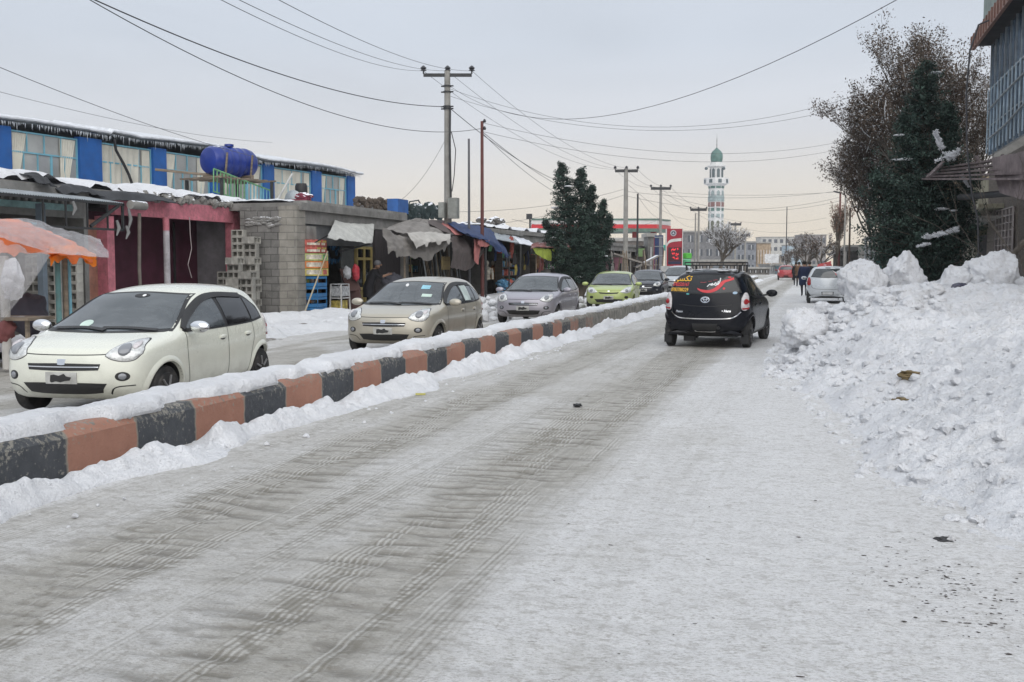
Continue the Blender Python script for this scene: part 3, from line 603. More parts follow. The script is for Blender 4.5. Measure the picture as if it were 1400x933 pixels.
def line(view, pts, wd=.012, off=.0025, n=24, skirt=.004):
    P = cat(pts, n); top = []; bot = []
    for i, p in enumerate(P):
        a = P[max(0, i - 1)]; b = P[min(n - 1, i + 1)]; dx, dz = b[0] - a[0], b[1] - a[1]; l = math.hypot(dx, dz) or 1; nx_, nz_ = -dz / l * wd / 2, dx / l * wd / 2
        top.append((p[0] + nx_, p[1] + nz_)); bot.append((p[0] - nx_, p[1] - nz_))
    mb = MB(); rows = [[], []]
    for r, Q in enumerate((top, bot)):
        for q in Q: p, nn = hit(view, *q); rows[r].append(p + nn * off)
    mb.grid(rows); return mb
def ell(view, cx, cz, rx, rz, off=.005, bulge=0., skirt=.02, n=16, tilt=0):
    def q(a):
        x, z = rx * math.cos(a), rz * math.sin(a); return (cx + x * math.cos(tilt) - z * math.sin(tilt), cz + x * math.sin(tilt) + z * math.cos(tilt))
    top = [q(PI - PI * i / 8) for i in range(9)]; bot = [q(PI + PI * i / 8) for i in range(9)]
    return patch(view, top, bot, n, 9, off, bulge, skirt)
def fix(mb):
    return mb
TY = M('tyre', (.02, .02, .021), .85, bump=.3, bs=60, dirt=.5, var=.4); RIMS = M('rim_silver', (.42, .42, .43), .4, .7, bump=0, dirt=.5); RIMD = M('rim_dark', (.12, .12, .125), .5, .5, bump=0, dirt=.3)
BLK = M('black_plastic', (.018, .018, .019), .55, bump=.05); RUB = M('black_rubber', (.012, .012, .013), .5, bump=0)
GLS = glassm('car_glass', (.03, .04, .047), .03, .9, .2); GLR = glassm('tinted_glass', (.008, .009, .011), .04, .6, .05)
CHR = M('chrome', (.75, .76, .78), .12, 1., var=.05, bump=0); LMP = M('lamp_reflector', (.62, .63, .62), .2, .35, var=.3, vs=22, bump=.4, bs=40, coat=1.)
LNS = glassm('lamp_bulb_glass', (.20, .21, .23), .05, .9); RED = M('red_lens', (.30, .012, .015), .12, bump=.1, bs=80, spec=.7, var=.4, vs=20); AMB = M('amber_lens', (.5, .2, .05), .15, bump=0)
CLR = M('clear_lens', (.55, .52, .53), .12, bump=.4, bs=60, spec=.7, var=.25, vs=18); PLT = M('dirty_plate', (.45, .45, .43), .6, bump=.1, dirt=.4); PDK = M('plate_smear', (.02, .02, .02), .6)
MPART = {}
def mk(key, fn, smooth=True, sharp=30):
    if key not in MPART:
        mb = fn(); me = mb.mesh(key.split('#')[0], [MATS['tyre'], MATS['black_rubber']] if any(mb.m) else MATS['tyre'], smooth=smooth, sharp=sharp)
        bm = bmesh.new(); bm.from_mesh(me); bmesh.ops.remove_doubles(bm, verts=bm.verts, dist=1e-5); bm.to_mesh(me); bm.free(); MPART[key] = me
    return MPART[key]
def mx(pts, s): return [(x * s, z) for x, z in pts]
def car(label, loc, rz, paint, group=None, lamps='round', rear=None, glass=None, wheel=RIMS, mirror=None, scale=(1, 1, 1), front=True, back=True, category='car', name='parked_car', visor=True, steer=0., plate='smear', label2=None):
    glass = glass or GLS; t = thing(name, label, category, loc, group); t.rotation_euler.z = rz; t.scale = scale
    def rim_holes(a, b):
        m1, m2 = a(), b(); o = len(m1.v); m1.v += m2.v; m1.f += [tuple(i + o for i in q) for q in m2.f]; m1.m += [1] * len(m2.f); return m1
    def add(key, mat, fn, parent=None, **k):
        me = mk(key, fn, **k); o = link(key.split('#')[0], me, parent or t)
        o.material_slots[0].link = 'OBJECT'; o.material_slots[0].material = mat; return o
    body = link('body', BODY, t); body.material_slots[0].link = 'OBJECT'; body.material_slots[0].material = paint
    # ---- glasshouse
    def wsk(): return patch('F', [(-.555, 1.385), (0, 1.415), (.555, 1.385)], [(-.735, .955), (0, .925), (.735, .955)], 26, 12, .003)
    def wsg(): return patch('F', [(-.53, 1.365), (0, 1.395), (.53, 1.365)], [(-.70, .985), (0, .955), (.70, .985)], 26, 12, .007)
    fr = add('windscreen_frame', RUB, wsk, body); add('windscreen', glass, wsg, body)
    add('wiper#1', BLK, lambda: line('F', [(-.05, .962), (.25, .985), (.60, .975)], .022, .022), body); add('wiper#2', BLK, lambda: line('F', [(-.60, .965), (-.3, .985), (.02, .985)], .022, .02), body)
    for sd, s in (('L', -1), ('R', 1)):
        add('window_surround#' + sd, RUB, lambda: patch(sd, [(.72, .955), (.42, 1.165), (.04, 1.325), (-.5, 1.38), (-1.05, 1.345), (-1.34, 1.17)], [(.70, .935), (.35, .93), (-.1, .935), (-.6, .945), (-1.0, .96), (-1.36, 1.0)], 34, 8, .003), body)
        add('front_side_window#' + sd, glass, lambda: patch(sd, [(.62, .985), (.38, 1.15), (.08, 1.27), (-.24, 1.325)], [(.60, .95), (.30, .95), (.0, .955), (-.26, .96)], 14, 7, .008, spline=False), body)
        add('rear_side_window#' + sd, rear or glass, lambda: patch(sd, [(-.34, 1.33), (-.6, 1.34), (-.80, 1.335), (-.98, 1.31)], [(-.34, .965), (-.6, .965), (-.8, .97), (-.98, .985)], 14, 7, .008, spline=False), body)
        add('quarter_window#' + sd, rear or glass, lambda: patch(sd, [(-1.03, 1.30), (-1.12, 1.27), (-1.23, 1.20), (-1.29, 1.12)], [(-1.03, .99), (-1.12, 1.0), (-1.24, 1.015), (-1.31, 1.03)], 8, 6, .008, spline=False), body)
        if visor: add('rain_visor#' + sd, BLK, lambda: patch(sd, [(.71, .99), (.42, 1.175), (.04, 1.335), (-.35, 1.385), (-.98, 1.36)], [(.69, .955), (.40, 1.11), (.04, 1.265), (-.35, 1.325), (-.98, 1.30)], 26, 5, .022), body)
        # ---- doors: gaps and handles
        for k, g in enumerate(([(.70, .93), (.71, .7), (.67, .45), (.60, .24)], [(-.30, .95), (-.31, .6), (-.33, .24)], [(-1.02, .96), (-1.04, .76), (-.97, .58), (-.93, .40), (-.90, .24)], [(.62, .245), (0, .24), (-.92, .245)])):
            add('door_gap#%s%d' % (sd, k), RUB, lambda g=g: line(sd, g, .010, .002), body)
        for k, y in enumerate((-.16, -.86)):
            add('door_handle#%s%d' % (sd, k), paint, lambda y=y: patch(sd, [(y - .075, .835), (y, .845), (y + .075, .835)], [(y - .075, .80), (y, .795), (y + .075, .80)], 9, 5, .012, .012), body)
            add('handle_recess#%s%d' % (sd, k), BLK, lambda y=y: ell(sd, y, .80, .06, .022, .002), body)
        add('side_sill#' + sd, BLK, lambda: patch(sd, [(.72, .27), (0, .265), (-.92, .27)], [(.72, .235), (0, .225), (-.92, .235)], 16, 3, .004), body)
        for k, y in enumerate(AX):
            def arch(y=y):
                mb = MB(); rows = []
                for q in range(25):
                    a = R(-8) + q / 24 * R(196); rr = []
                    for (rad, o_) in ((.322, -.03), (.326, .014), (.345, .020), (.372, .012), (.395, .001)):
                        yy, zz = y + rad * math.cos(a), WR + .01 + rad * math.sin(a); p, n = hit(sd, yy, max(zz, .22)); rr.append((p.x + s * o_, yy, zz))
                    rows.append(rr)
                mb.grid(rows if s > 0 else [list(reversed(r)) for r in rows]); return mb
            add('wheel_arch#%s%d' % (sd, k), paint, arch, body)
        m_ = add('mirror#' + sd, mirror or paint, lambda: MB().blob((s * .945, .66, 1.0), 1, .04, 1, 3, 4, (.115, .055, .075)))
        add('mirror_mount#' + sd, BLK, lambda: MB().beam((s * .76, .64, .955), (s * .90, .65, .975), .06, .035), m_); add('mirror_glass#' + sd, GLR, lambda: MB().lathe([(.052, -.0), (.05, .004)], (s * .945, .607, 1.0), 16, 'y'), m_)
        for k, y in enumerate(AX):
            def tyre():
                return MB().lathe([(.19, .0), (.205, .02), (.262, .016), (.280, .03), (.285, .06), (.285, .11), (.280, .14), (.262, .154), (.2, .15)], (0, 0, 0), 36, 'x')
            def rim():
                mb = MB().lathe([(.0, .035), (.06, .012), (.075, .028), (.10, .045), (.165, .03), (.182, .012), (.196, .01), (.20, .03), (.198, .09)], (0, 0, 0), 30, 'x', caps=False)
                for q in range(6):
                    a = q * PI / 3; c_, s_ = math.cos(a), math.sin(a); mb.beam((.012, c_ * .05, s_ * .05), (.014, c_ * .175, s_ * .175), .055, .02)
                return mb
            def hole():
                mb = MB()
                for q in range(6):
                    a = (q + .5) * PI / 3; mb.lathe([(.026, 0.012), (.026, .05)], (0.0, .128 * math.cos(a), .128 * math.sin(a)), 10, 'x')
                return mb
            wl = bpy.data.objects.new('wheel', None); COL.objects.link(wl); wl.parent = t; wl.location = (s * .815, y, WR); wl.rotation_euler = (random.random() * 3, 0, (PI if s > 0 else 0) + (steer if k == 0 else 0))
            add('tyre', TY, tyre, wl); rm = add('rim', wheel, lambda: rim_holes(rim, hole), wl)
    if front:
        g = 'F'
        if lamps == 'round':
            for s in (-1, 1):
                hl = add('headlight#%d' % s, LMP, lambda: patch(g, mx([(.44, .655), (.50, .745), (.60, .80), (.69, .795), (.745, .70)], s), mx([(.44, .635), (.50, .60), (.60, .575), (.69, .59), (.745, .66)], s), 18, 10, .006, .018))
                add('headlight_rim#%d' % s, RUB, lambda: patch(g, mx([(.434, .657), (.496, .752), (.60, .806), (.695, .801), (.750, .70)], s), mx([(.434, .633), (.496, .594), (.60, .569), (.695, .584), (.750, .658)], s), 18, 10, .002, .008), hl)
                add('headlight_bulb#%d' % s, LNS, lambda: ell(g, s * .595, .69, .055, .058, .028, .025), hl)
                add('turn_signal#%d' % s, CLR, lambda: ell(g, s * .675, .735, .03, .035, .028, .014), hl)
                add('fog_lamp#%d' % s, RUB, lambda: ell(g, s * .60, .405, .065, .052, .003)); add('fog_lens#%d' % s, LNS, lambda: ell(g, s * .60, .405, .036, .036, .010, .01))
            gr = add('grille', BLK, lambda: patch(g, [(-.40, .548), (0, .556), (.40, .548)], [(-.38, .478), (0, .47), (.38, .478)], 20, 4, .003)); add('grille_bar', CHR if lamps != 'x' else BLK, lambda: line(g, [(-.385, .514), (0, .514), (.385, .514)], .012, .012), gr)
            add('lower_grille', BLK, lambda: patch(g, [(-.46, .325), (-.2, .335), (.2, .335), (.46, .325)], [(-.40, .235), (-.2, .225), (.2, .225), (.40, .235)], 20, 5, .003))
            add('bumper_crease#1', RUB, lambda: line(g, [(-.70, .30), (-.55, .285), (-.47, .225)], .012, .002)); add('bumper_crease#2', RUB, lambda: line(g, [(.70, .30), (.55, .285), (.47, .225)], .012, .002))
            add('badge', CHR, lambda: patch(g, [(-.045, .60), (0, .602), (.045, .60)], [(-.04, .54), (0, .535), (.04, .54)], 5, 3, .010))
            pl = add('number_plate', PLT, lambda: patch(g, [(-.17, .455), (.17, .455)], [(-.17, .325), (.17, .325)], 6, 4, .012, spline=False))
        else:
            for s in (-1, 1):
                hl = add('headlight#s%d' % s, LMP, lambda: patch(g, mx([(.40, .63), (.52, .73), (.63, .785), (.74, .80)], s), mx([(.40, .60), (.52, .565), (.63, .56), (.745, .62)], s), 18, 9, .006, .02)); add('headlight_bulb#s%d' % s, LNS, lambda: ell(g, s * .60, .655, .055, .05, .02, .02), hl)
                add('fog_lamp#%d' % s, RUB, lambda: ell(g, s * .60, .405, .065, .052, .003))
            add('grille#s', BLK, lambda: patch(g, [(-.36, .60), (0, .585), (.36, .60)], [(-.30, .545), (0, .53), (.30, .545)], 20, 4, .004)); add('badge#s', CHR, lambda: ell(g, 0, .645, .035, .025, .006))
            add('lower_grille#s', BLK, lambda: patch(g, [(-.50, .33), (0, .34), (.50, .33)], [(-.42, .235), (0, .225), (.42, .235)], 20, 5, .003))
            pl = add('number_plate', PLT if plate != 'dark' else PLT, lambda: patch(g, [(-.17, .455), (.17, .455)], [(-.17, .325), (.17, .325)], 6, 4, .012, spline=False))
        if plate == 'smear': add('plate_cover', PDK, lambda: patch(g, [(-.115, .40), (-.06, .41), (-.04, .44), (.02, .415), (.07, .43), (.11, .42)], [(-.10, .365), (-.05, .36), (0, .345), (.05, .355), (.10, .34), (.115, .35)], 14, 4, .016, spline=False), pl)
        for k, g_ in enumerate(([(-.63, .80), (-.55, .69), (-.44, .655), (0, .648), (.44, .655), (.55, .69), (.63, .80)],)): add('bonnet_gap#%d' % k, RUB, lambda: line(g, g_, .010, .002, 40), body)
    if back:
        g = 'B'
        add('rear_window_frame', RUB, lambda: patch(g, [(-.50, 1.375), (0, 1.40), (.50, 1.375)], [(-.66, 1.06), (0, 1.03), (.66, 1.06)], 22, 8, .003), body)
        add('rear_window', rear or glass, lambda: patch(g, [(-.48, 1.36), (0, 1.385), (.48, 1.36)], [(-.63, 1.08), (0, 1.045), (.63, 1.08)], 22, 8, .006), body)
        for s in (-1, 1):
            dark = lamps == 'sharp'
            tl = add('tail_lamp#%d' % s, RED if dark else CLR, lambda: patch(g, mx([(.66, .95), (.70, 1.05), (.745, 1.05), (.775, .98)], s), mx([(.655, .80), (.68, .735), (.74, .725), (.79, .78)], s), 9, 12, .010, .022))
            add('tail_lamp_red#%d' % s, RED, lambda: patch(g, mx([(.675, .905), (.775, .91)], s), mx([(.675, .865), (.78, .865)], s), 6, 4, .026, .006, spline=False), tl)
            add('tail_lamp_bottom#%d' % s, RED, lambda: patch(g, mx([(.67, .775), (.785, .785)], s), mx([(.68, .742), (.77, .748)], s), 6, 4, .022, .006, spline=False), tl)
        add('tailgate_gap', RUB, lambda: line(g, [(-.66, 1.02), (-.64, .72), (-.50, .595), (0, .57), (.50, .595), (.64, .72), (.66, 1.02)], .010, .002, 40), body)
        add('plate_recess', BLK, lambda: patch(g, [(-.24, .475), (.24, .475)], [(-.22, .345), (.22, .345)], 8, 4, .004, spline=False))
        add('rear_lower_bumper', BLK, lambda: patch(g, [(-.5, .29), (0, .295), (.5, .29)], [(-.5, .225), (0, .22), (.5, .225)], 16, 4, .004))
        add('exhaust', RIMD, lambda: MB().lathe([(.024, -1.83), (.024, -1.6)], (.42, 0, .19), 12, 'y')) if name == 'parked_car' or True else None
    return t, add, body
def face_cam(p):  # heading (car +Y) of a car whose nose points down the street toward us
    return PI
def strokes(mb, view, curves, off=.0, wd=.02, n=20):
    for pts in curves:
        q = line(view, [(p[0], p[1]) for p in pts], wd if len(pts[0]) < 3 else pts[0][2], off, n); mb.add(q.v, q.f)
    return mb
def lettering(body, size, view, cx, cz, off, mat, name, parent, align='CENTER', slant=0., sx=1., frame=None):
    """writing laid on the car body (view L R F B) or on a flat frame (origin, right, up)"""
    cu = bpy.data.curves.new('t', 'FONT'); cu.body = body; cu.size = size; cu.align_x = align; cu.align_y = 'CENTER'; cu.resolution_u = 3; cu.offset = size * .018
    o = bpy.data.objects.new('t', cu); COL.objects.link(o); dg = bpy.context.evaluated_depsgraph_get(); me = bpy.data.meshes.new_from_object(o.evaluated_get(dg)); bpy.data.objects.remove(o)
    bm = bmesh.new(); bm.from_mesh(me); 
    if frame is None:
        bmesh.ops.triangulate(bm, faces=bm.faces)
        for v in bm.verts:
            x, z = v.co.x * sx + slant * v.co.y, v.co.y; p, n = hit(view, cx + (x if view in 'BR' else -x) if view != 'B' else cx + x, cz + z); v.co = p + n * off
    else:
        o_, r_, u_ = frame; n_ = r_.cross(u_)
        for v in bm.verts: v.co = o_ + r_ * (v.co.x * sx) + u_ * v.co.y + n_ * off
    bm.to_mesh(me); bm.free(); me.materials.clear(); me.materials.append(mat); q = link(name, me, parent); return q
# ---------------------------------------------------------------- the cars in the picture
P_WH = paintm('paint_pearl_white', (.70, .71, .62)); P_BE = paintm('paint_beige', (.44, .41, .34), .28, .35); P_PU = paintm('paint_mauve', (.34, .325, .37), .28, .35)
P_GR = paintm('paint_lime', (.42, .50, .16), .3, .2); P_NV = paintm('paint_navy', (.012, .015, .025), .2, 0, .15, .3); P_SI = paintm('paint_silver', (.50, .52, .54), .28, .4); P_RD = paintm('paint_red', (.42, .02, .03), .25)
P_BK = paintm('paint_black', (.004, .005, .009), .2, 0., .03, .05); P_SW = paintm('paint_silver_white', (.60, .63, .66), .25, .2, .25); P_GY = paintm('paint_grey', (.30, .31, .32), .3, .3)
GQ = 'cars coming down the opposite carriageway'
def facing(fl, fr):  # ground points under the two front corners as seen; returns centre of the car and heading
    fl, fr = Vector(fl), Vector(fr); m_ = (fl + fr) / 2; d = (fr - fl).normalized(); nose = Vector((d.y, -d.x)); return m_, nose
def place_facing(u_l, u_r, v, z, yaw):
    """front bumper seen from u_l to u_r with its lower edge at row v; yaw = heading off the street axis"""
    a, b = atZ(u_l, v, z), atZ(u_r, v, z); y = (a.y + b.y) / 2; x = (a.x + b.x) / 2
    nose = Vector((-math.sin(yaw), -math.cos(yaw))); c = Vector((x, y)) - nose * 1.70
    return (c.x, c.y, .03), math.atan2(-nose.x, nose.y)
loc, rz = (-7.8, 11.28, -.04), PI + R(5.9)
SC_ = (1.05, 1.05, .93)
t, add, body = car('pearl white hatchback with chrome mirrors nearest on the far side of the median', loc, rz, P_WH, GQ, scale=SC_, mirror=CHR, rear=GLR)
mk_ = M('charm_and_glint', (.7, .7, .7), .5, bump=0); part2 = lambda n, m, fn: add(n, m, fn, body)
part2('inspection_sticker', M('sticker_green', (.5, .62, .55), .5, bump=0), lambda: ell('F', .28, 1.03, .07, .04, .012)); part2('rear_view_mirror', BLK, lambda: ell('F', -.05, 1.36, .09, .022, .012)); part2('painted_mirror_glint', mk_, lambda: ell('F', -.08, 1.357, .02, .012, .016))  # last ellipse is a pale spot painted on the mirror as its highlight
t, add, body = car('beige metallic hatchback behind the pearl white car', (-7.46, 19.6, -.04), PI + R(.7), P_BE, GQ, scale=SC_)
part2('windscreen_sticker', M('sticker_blue', (.25, .50, .60), .5, bump=0), lambda: patch('F', [(-.36, 1.32), (-.20, 1.33)], [(-.37, 1.25), (-.21, 1.255)], 5, 4, .012, spline=False))
part2('lower_windscreen_sticker', M('sticker_green', (.5, .62, .55), .5, bump=0), lambda: patch('F', [(-.48, 1.15), (-.30, 1.16)], [(-.49, 1.10), (-.31, 1.105)], 5, 4, .012, spline=False))
part2('hanging_charm', mk_, lambda: ell('F', .10, 1.33, .035, .025, .012, tilt=.6))
part2('sun_blind', M('sun_blind', (.50, .58, .56), .8), lambda: patch('L', [(-.38, 1.30), (-.72, 1.32)], [(-.38, 1.0), (-.72, 1.0)], 6, 5, .011, spline=False)); 
t, add, body = car('mauve grey hatchback between the beige car and the lime green one', (-7.62, 29.87, -.04), PI + R(.1), P_PU, GQ, scale=SC_)
t, add, body = car('lime green hatchback with angular headlights beyond the mauve car', (-7.23, 39.7, -.04), PI + R(4.7), P_GR, GQ, scale=SC_, lamps='sharp', visor=False)
t, add, body = car('black hatchback with round white headlamps behind the lime green car', (-7.7, 51.5, -.04), PI + R(2), P_NV, GQ, scale=SC_)
t, add, body = car('silver van-like car last in the queue before the black taxi hides it', (-7.6, 63.0, -.08), PI, P_SI, GQ, lamps='sharp', scale=(1.05, 1.1, 1.08), visor=False)
t, add, body = car('bright red hatchback far down the right carriageway', (-2.65, 113.0, .03), R(2), P_RD, None, name='distant_car')
t, add, body = car('small silver car beyond the far end of the median', (-10.2, 122.0, .03), PI, P_SI, None, name='distant_car', lamps='sharp')
t, add, body = car('silver hatchback with dark tail lamps parked before the shops on the right', (.60, 46.4, .03), R(0), P_SW, None, name='parked_hatchback', lamps='sharp', wheel=RIMS, visor=False)
part2('eagle_sticker', M('sticker_red', (.55, .06, .08), .5, bump=0), lambda: patch('B', [(.20, 1.30), (.31, 1.20), (.33, 1.22), (.46, 1.31)], [(.27, 1.24), (.31, 1.14), (.34, 1.14), (.40, 1.24)], 12, 4, .012, spline=False))
part2('sticker_wings', M('sticker_white', (.8, .8, .8), .5, bump=0), lambda: patch('B', [(.17, 1.33), (.30, 1.25), (.35, 1.25), (.49, 1.34)], [(.25, 1.25), (.31, 1.21), (.34, 1.21), (.43, 1.25)], 12, 3, .010, spline=False))
part2('badge', CHR, lambda: ell('B', 0, .87, .05, .03, .006)); add('number_plate#w', M('plate_white', (.6, .6, .6), .6), lambda: patch('B', [(-.20, .46), (.20, .46)], [(-.20, .36), (.20, .36)], 6, 4, .010, spline=False)); add('rear_spoiler', P_SW, lambda: patch('B', [(-.40, 1.43), (.40, 1.43)], [(-.48, 1.38), (.48, 1.38)], 12, 4, .03, .01)); add('high_brake_lamp', PDK, lambda: patch('B', [(-.10, 1.415), (.10, 1.415)], [(-.10, 1.39), (.10, 1.39)], 5, 3, .045, spline=False))
t, add, body = car('dark car parked in front of the silver hatchback, mostly hidden', (.95, 55.5, .03), R(0), P_NV, None, name='parked_car', lamps='sharp')
# ---------------------------------------------------------------- black taxi
t, add, body = car('black taxi hatchback with roof rack and red and yellow lettering on its rear window', (-1.80, 22.05, .01), R(-4.8), P_BK, None, name='taxi', rear=GLR, wheel=RIMD, category='taxi', visor=False, steer=-.1)
Y_ = M('yellow_lettering', (.75, .42, .03), .5, bump=0, var=.1); R_ = M('red_lettering', (.62, .05, .06), .5, bump=0, var=.1); W_ = M('white_lettering', (.75, .76, .76), .5, bump=0, var=.05); T_ = M('teal_sticker', (.1, .4, .4), .5, bump=0); B_ = M('pale_blue_sticker', (.45, .6, .75), .5, bump=0)
rw = [c for c in body.children if c.name.startswith('rear_window') and 'frame' not in c.name][0]
lettering('\ufbfd\ufeb4\ufb91\ufe97', .145, 'B', -.475, 1.315, .010, Y_, 'taxi_lettering', body, slant=.15, sx=1.1)
lettering('0782520167', .088, 'B', -.50, 1.205, .010, R_, 'phone_number', body, sx=.78); lettering('0783788229', .092, 'B', -.515, 1.105, .010, Y_, 'phone_number', body, sx=.78)
# calligraphy: a long red sweep with white strokes over it
def sweep(): return patch('B', [(-.17, 1.145), (-.08, 1.115), (.06, 1.105), (.17, 1.15), (.24, 1.225), (.31, 1.285), (.40, 1.31), (.485, 1.345)], [(-.15, 1.11), (-.06, 1.065), (.08, 1.055), (.21, 1.10), (.29, 1.175), (.345, 1.245), (.41, 1.27), (.50, 1.305)], 34, 4, .010, skirt=.0)
add('red_calligraphy', R_, sweep, body); add('calligraphy_dot#0', R_, lambda: ell('B', .335, 1.135, .022, .022, .010), body); add('calligraphy_dot#1', R_, lambda: ell('B', .415, 1.345, .03, .014, .010), body)
add('white_calligraphy', W_, lambda: strokes(MB(), 'B', [[(.02, 1.165, .016), (.07, 1.215), (.10, 1.195), (.145, 1.205), (.19, 1.185)], [(.14, 1.20, .018), (.175, 1.24), (.20, 1.20), (.225, 1.27)], [(.215, 1.20, .018), (.245, 1.25), (.255, 1.33)], [(.085, 1.19, .02), (.11, 1.225), (.135, 1.195)]], .013), body)
add('small_red_lettering', M('faded_red_lettering', (.25, .04, .05), .5, bump=0), lambda: strokes(MB(), 'B', [[(-.12, 1.25, .012), (-.05, 1.245), (.0, 1.255)], [(.03, 1.265, .01), (.10, 1.27)], [(.12, 1.285, .01), (.2, 1.30)]], .010), body)
def rings():
    mb = MB(); c = lambda cx, cz, rx, rz, w: [[(cx + rx * math.cos(a), cz + rz * math.sin(a), w) for a in np.linspace(0, 2 * PI, 13)]]
    for q in c(0, .925, .078, .052, .014) + c(0, .932, .028, .043, .011) + c(0, .948, .055, .022, .011): strokes(mb, 'B', [q], .008, n=30)
    return mb
add('badge#t', CHR, rings, body); add('chrome_strip', CHR, lambda: line('B', [(-.66, .70), (-.56, .615), (-.42, .575), (0, .565), (.42, .575), (.56, .615), (.66, .70)], .018, .008, 44), body); add('lower_chrome_strip', CHR, lambda: line('B', [(-.19, .345), (-.12, .325), (.15, .325), (.20, .335)], .016, .010), body)
add('window_sticker#0', T_, lambda: ell('B', -.34, 1.03, .03, .014, .01), body); add('window_sticker#1', B_, lambda: ell('B', .54, 1.055, .042, .024, .01), body)
lettering('Passo', .06, 'B', -.49, .70, .006, CHR, 'model_lettering', body, slant=.2); lettering('\u2022 X Gizmo', .055, 'B', .43, .71, .006, CHR, 'trim_lettering', body, slant=.2) if False else lettering('\u2022 Hana', .062, 'B', .40, .715, .006, CHR, 'trim_lettering', body, slant=.2)
add('dark_tailgate_crease', RUB, lambda: line('B', [(-.5, .83), (0, .80), (.5, .83)], .012, .001), body)
for s in (-1, 1): add('tail_lamp_red#t%d' % s, RED, lambda: ell('B', s * .725, .885, .036, .05, .036, .012))
add('mud_flap#1', RUB, lambda: MB().box(.66, .80, -1.63, -1.61, .10, .26)); add('mud_flap#2', RUB, lambda: MB().box(-.80, -.66, -1.63, -1.61, .10, .26))
add('spare_bracket', RUB, lambda: MB().box(-.45, -.25, -1.5, -1.3, .12, .24)); add('tow_hook', RUB, lambda: MB().lathe([(.03, -1.86), (.03, -1.79)], (.27, 0, .40), 12, 'y'))
rk = solo('roof_rack', MB(), BLK, 'black tubular roof rack bolted on top of the black taxi', 'roof rack', (0, 0, 0)); bpy.data.objects.remove(rk)
mb = MB()
for x in (-.47, -.16, .16, .47): mb.tube([(x, .25, 1.575), (x, -.4, 1.575), (x, -1.15, 1.575)], .011, 8)
for y in (.25, -.10, -.45, -.80, -1.15): mb.tube([(-.50, y, 1.575), (.50, y, 1.575)], .012, 8)
for z in (1.63,): mb.tube([(-.5, .28, z), (.5, .28, z), (.52, -.4, z), (.5, -1.18, z), (-.5, -1.18, z), (-.52, -.4, z), (-.5, .28, z)], .013, 8)
for x in (-.5, 0, .5):
    for y in (.28, -.45, -1.18): mb.tube([(x, y, 1.57), (x, y, 1.63)], .009, 6)
for x in (-.52, .52):
    for y in (.05, -.95): mb.beam((x * .98, y, 1.44), (x, y, 1.575), .035, .03)
me = mb.mesh('roof_rack', BLK, smooth=True); rk = link('roof_rack', me, t)
mb = MB().grid([[(x, y, 1.522 + .02 * float(fbm(x * 6, y * 6, 3, 4)) + .0 * x) for x in np.linspace(-.42, .42, 30)] for y in np.linspace(-1.15, .2, 40)]); 
# a thin crust of snow left on the roof
sn = MB(); 
for i in range(70):
    x, y = random.uniform(-.45, .45), random.uniform(-1.3, .2); p, n = hit('T', x, y); sn.blob((p.x, p.y, p.z), random.uniform(.03, .09), .5, 2, i, 2, (1.4, 1.6, .16))
link('roof_snow', sn.mesh('roof_snow', SNOW, smooth=True, sharp=0), t)
# ================================================================ LEFT SIDE OF THE STREET
CONC = M('bare_concrete', (.24, .235, .22), .9, var=.3, vs=1.6, bump=.4, bs=18, dirt=.35, snow=.75); CONC2 = M('grey_render', (.20, .195, .185), .9, var=.3, vs=2, bump=.4, bs=22, dirt=.3, snow=.75)
DARKW = M('dark_interior', (.035, .033, .035), .9, var=.4); FLOORC = M('shop_floor', (.14, .13, .12), .9, dirt=.4); DWOOD = M('dark_wood', (.06, .045, .035), .8, var=.4, stretch=(1, 1, 6)); WOOD = M('weathered_wood', (.20, .16, .12), .85, var=.4, stretch=(1, 1, 5), snow=.5)  # first tone is a plain near-black for shop interiors, soffits and doorways
BLKX = brickm('block_masonry_x', (.22, .215, .20), (.30, .29, .27), (.12, .115, .11), .42, .215, 'x'); BLKY = brickm('block_masonry_y', (.155, .15, .142), (.22, .212, .20), (.10, .095, .09), .42, .215, 'y')
PINK = M('pink_paint', (.50, .16, .20), .8, var=.25, vs=3, bump=.3, dirt=.45); MARO = M('maroon_shutter', (.075, .018, .035), .6, var=.3, stretch=(1, 1, 1), bump=.3); STEEL = M('dark_steel', (.04, .042, .045), .6, .3, dirt=.3); GALV = M('galvanised', (.33, .36, .38), .5, .5, dirt=.3, snow=.35)
BLUE = M('blue_paint', (.012, .105, .36), .6, var=.18, vs=2, bump=.2, dirt=.12); SKYB = M('pale_blue_frame', (.18, .42, .52), .6, var=.15); CURT = M('cream_curtain', (.62, .60, .52), .9, var=.15, vs=1.5); INTG = M('room_wall', (.30, .29, .27), .9)
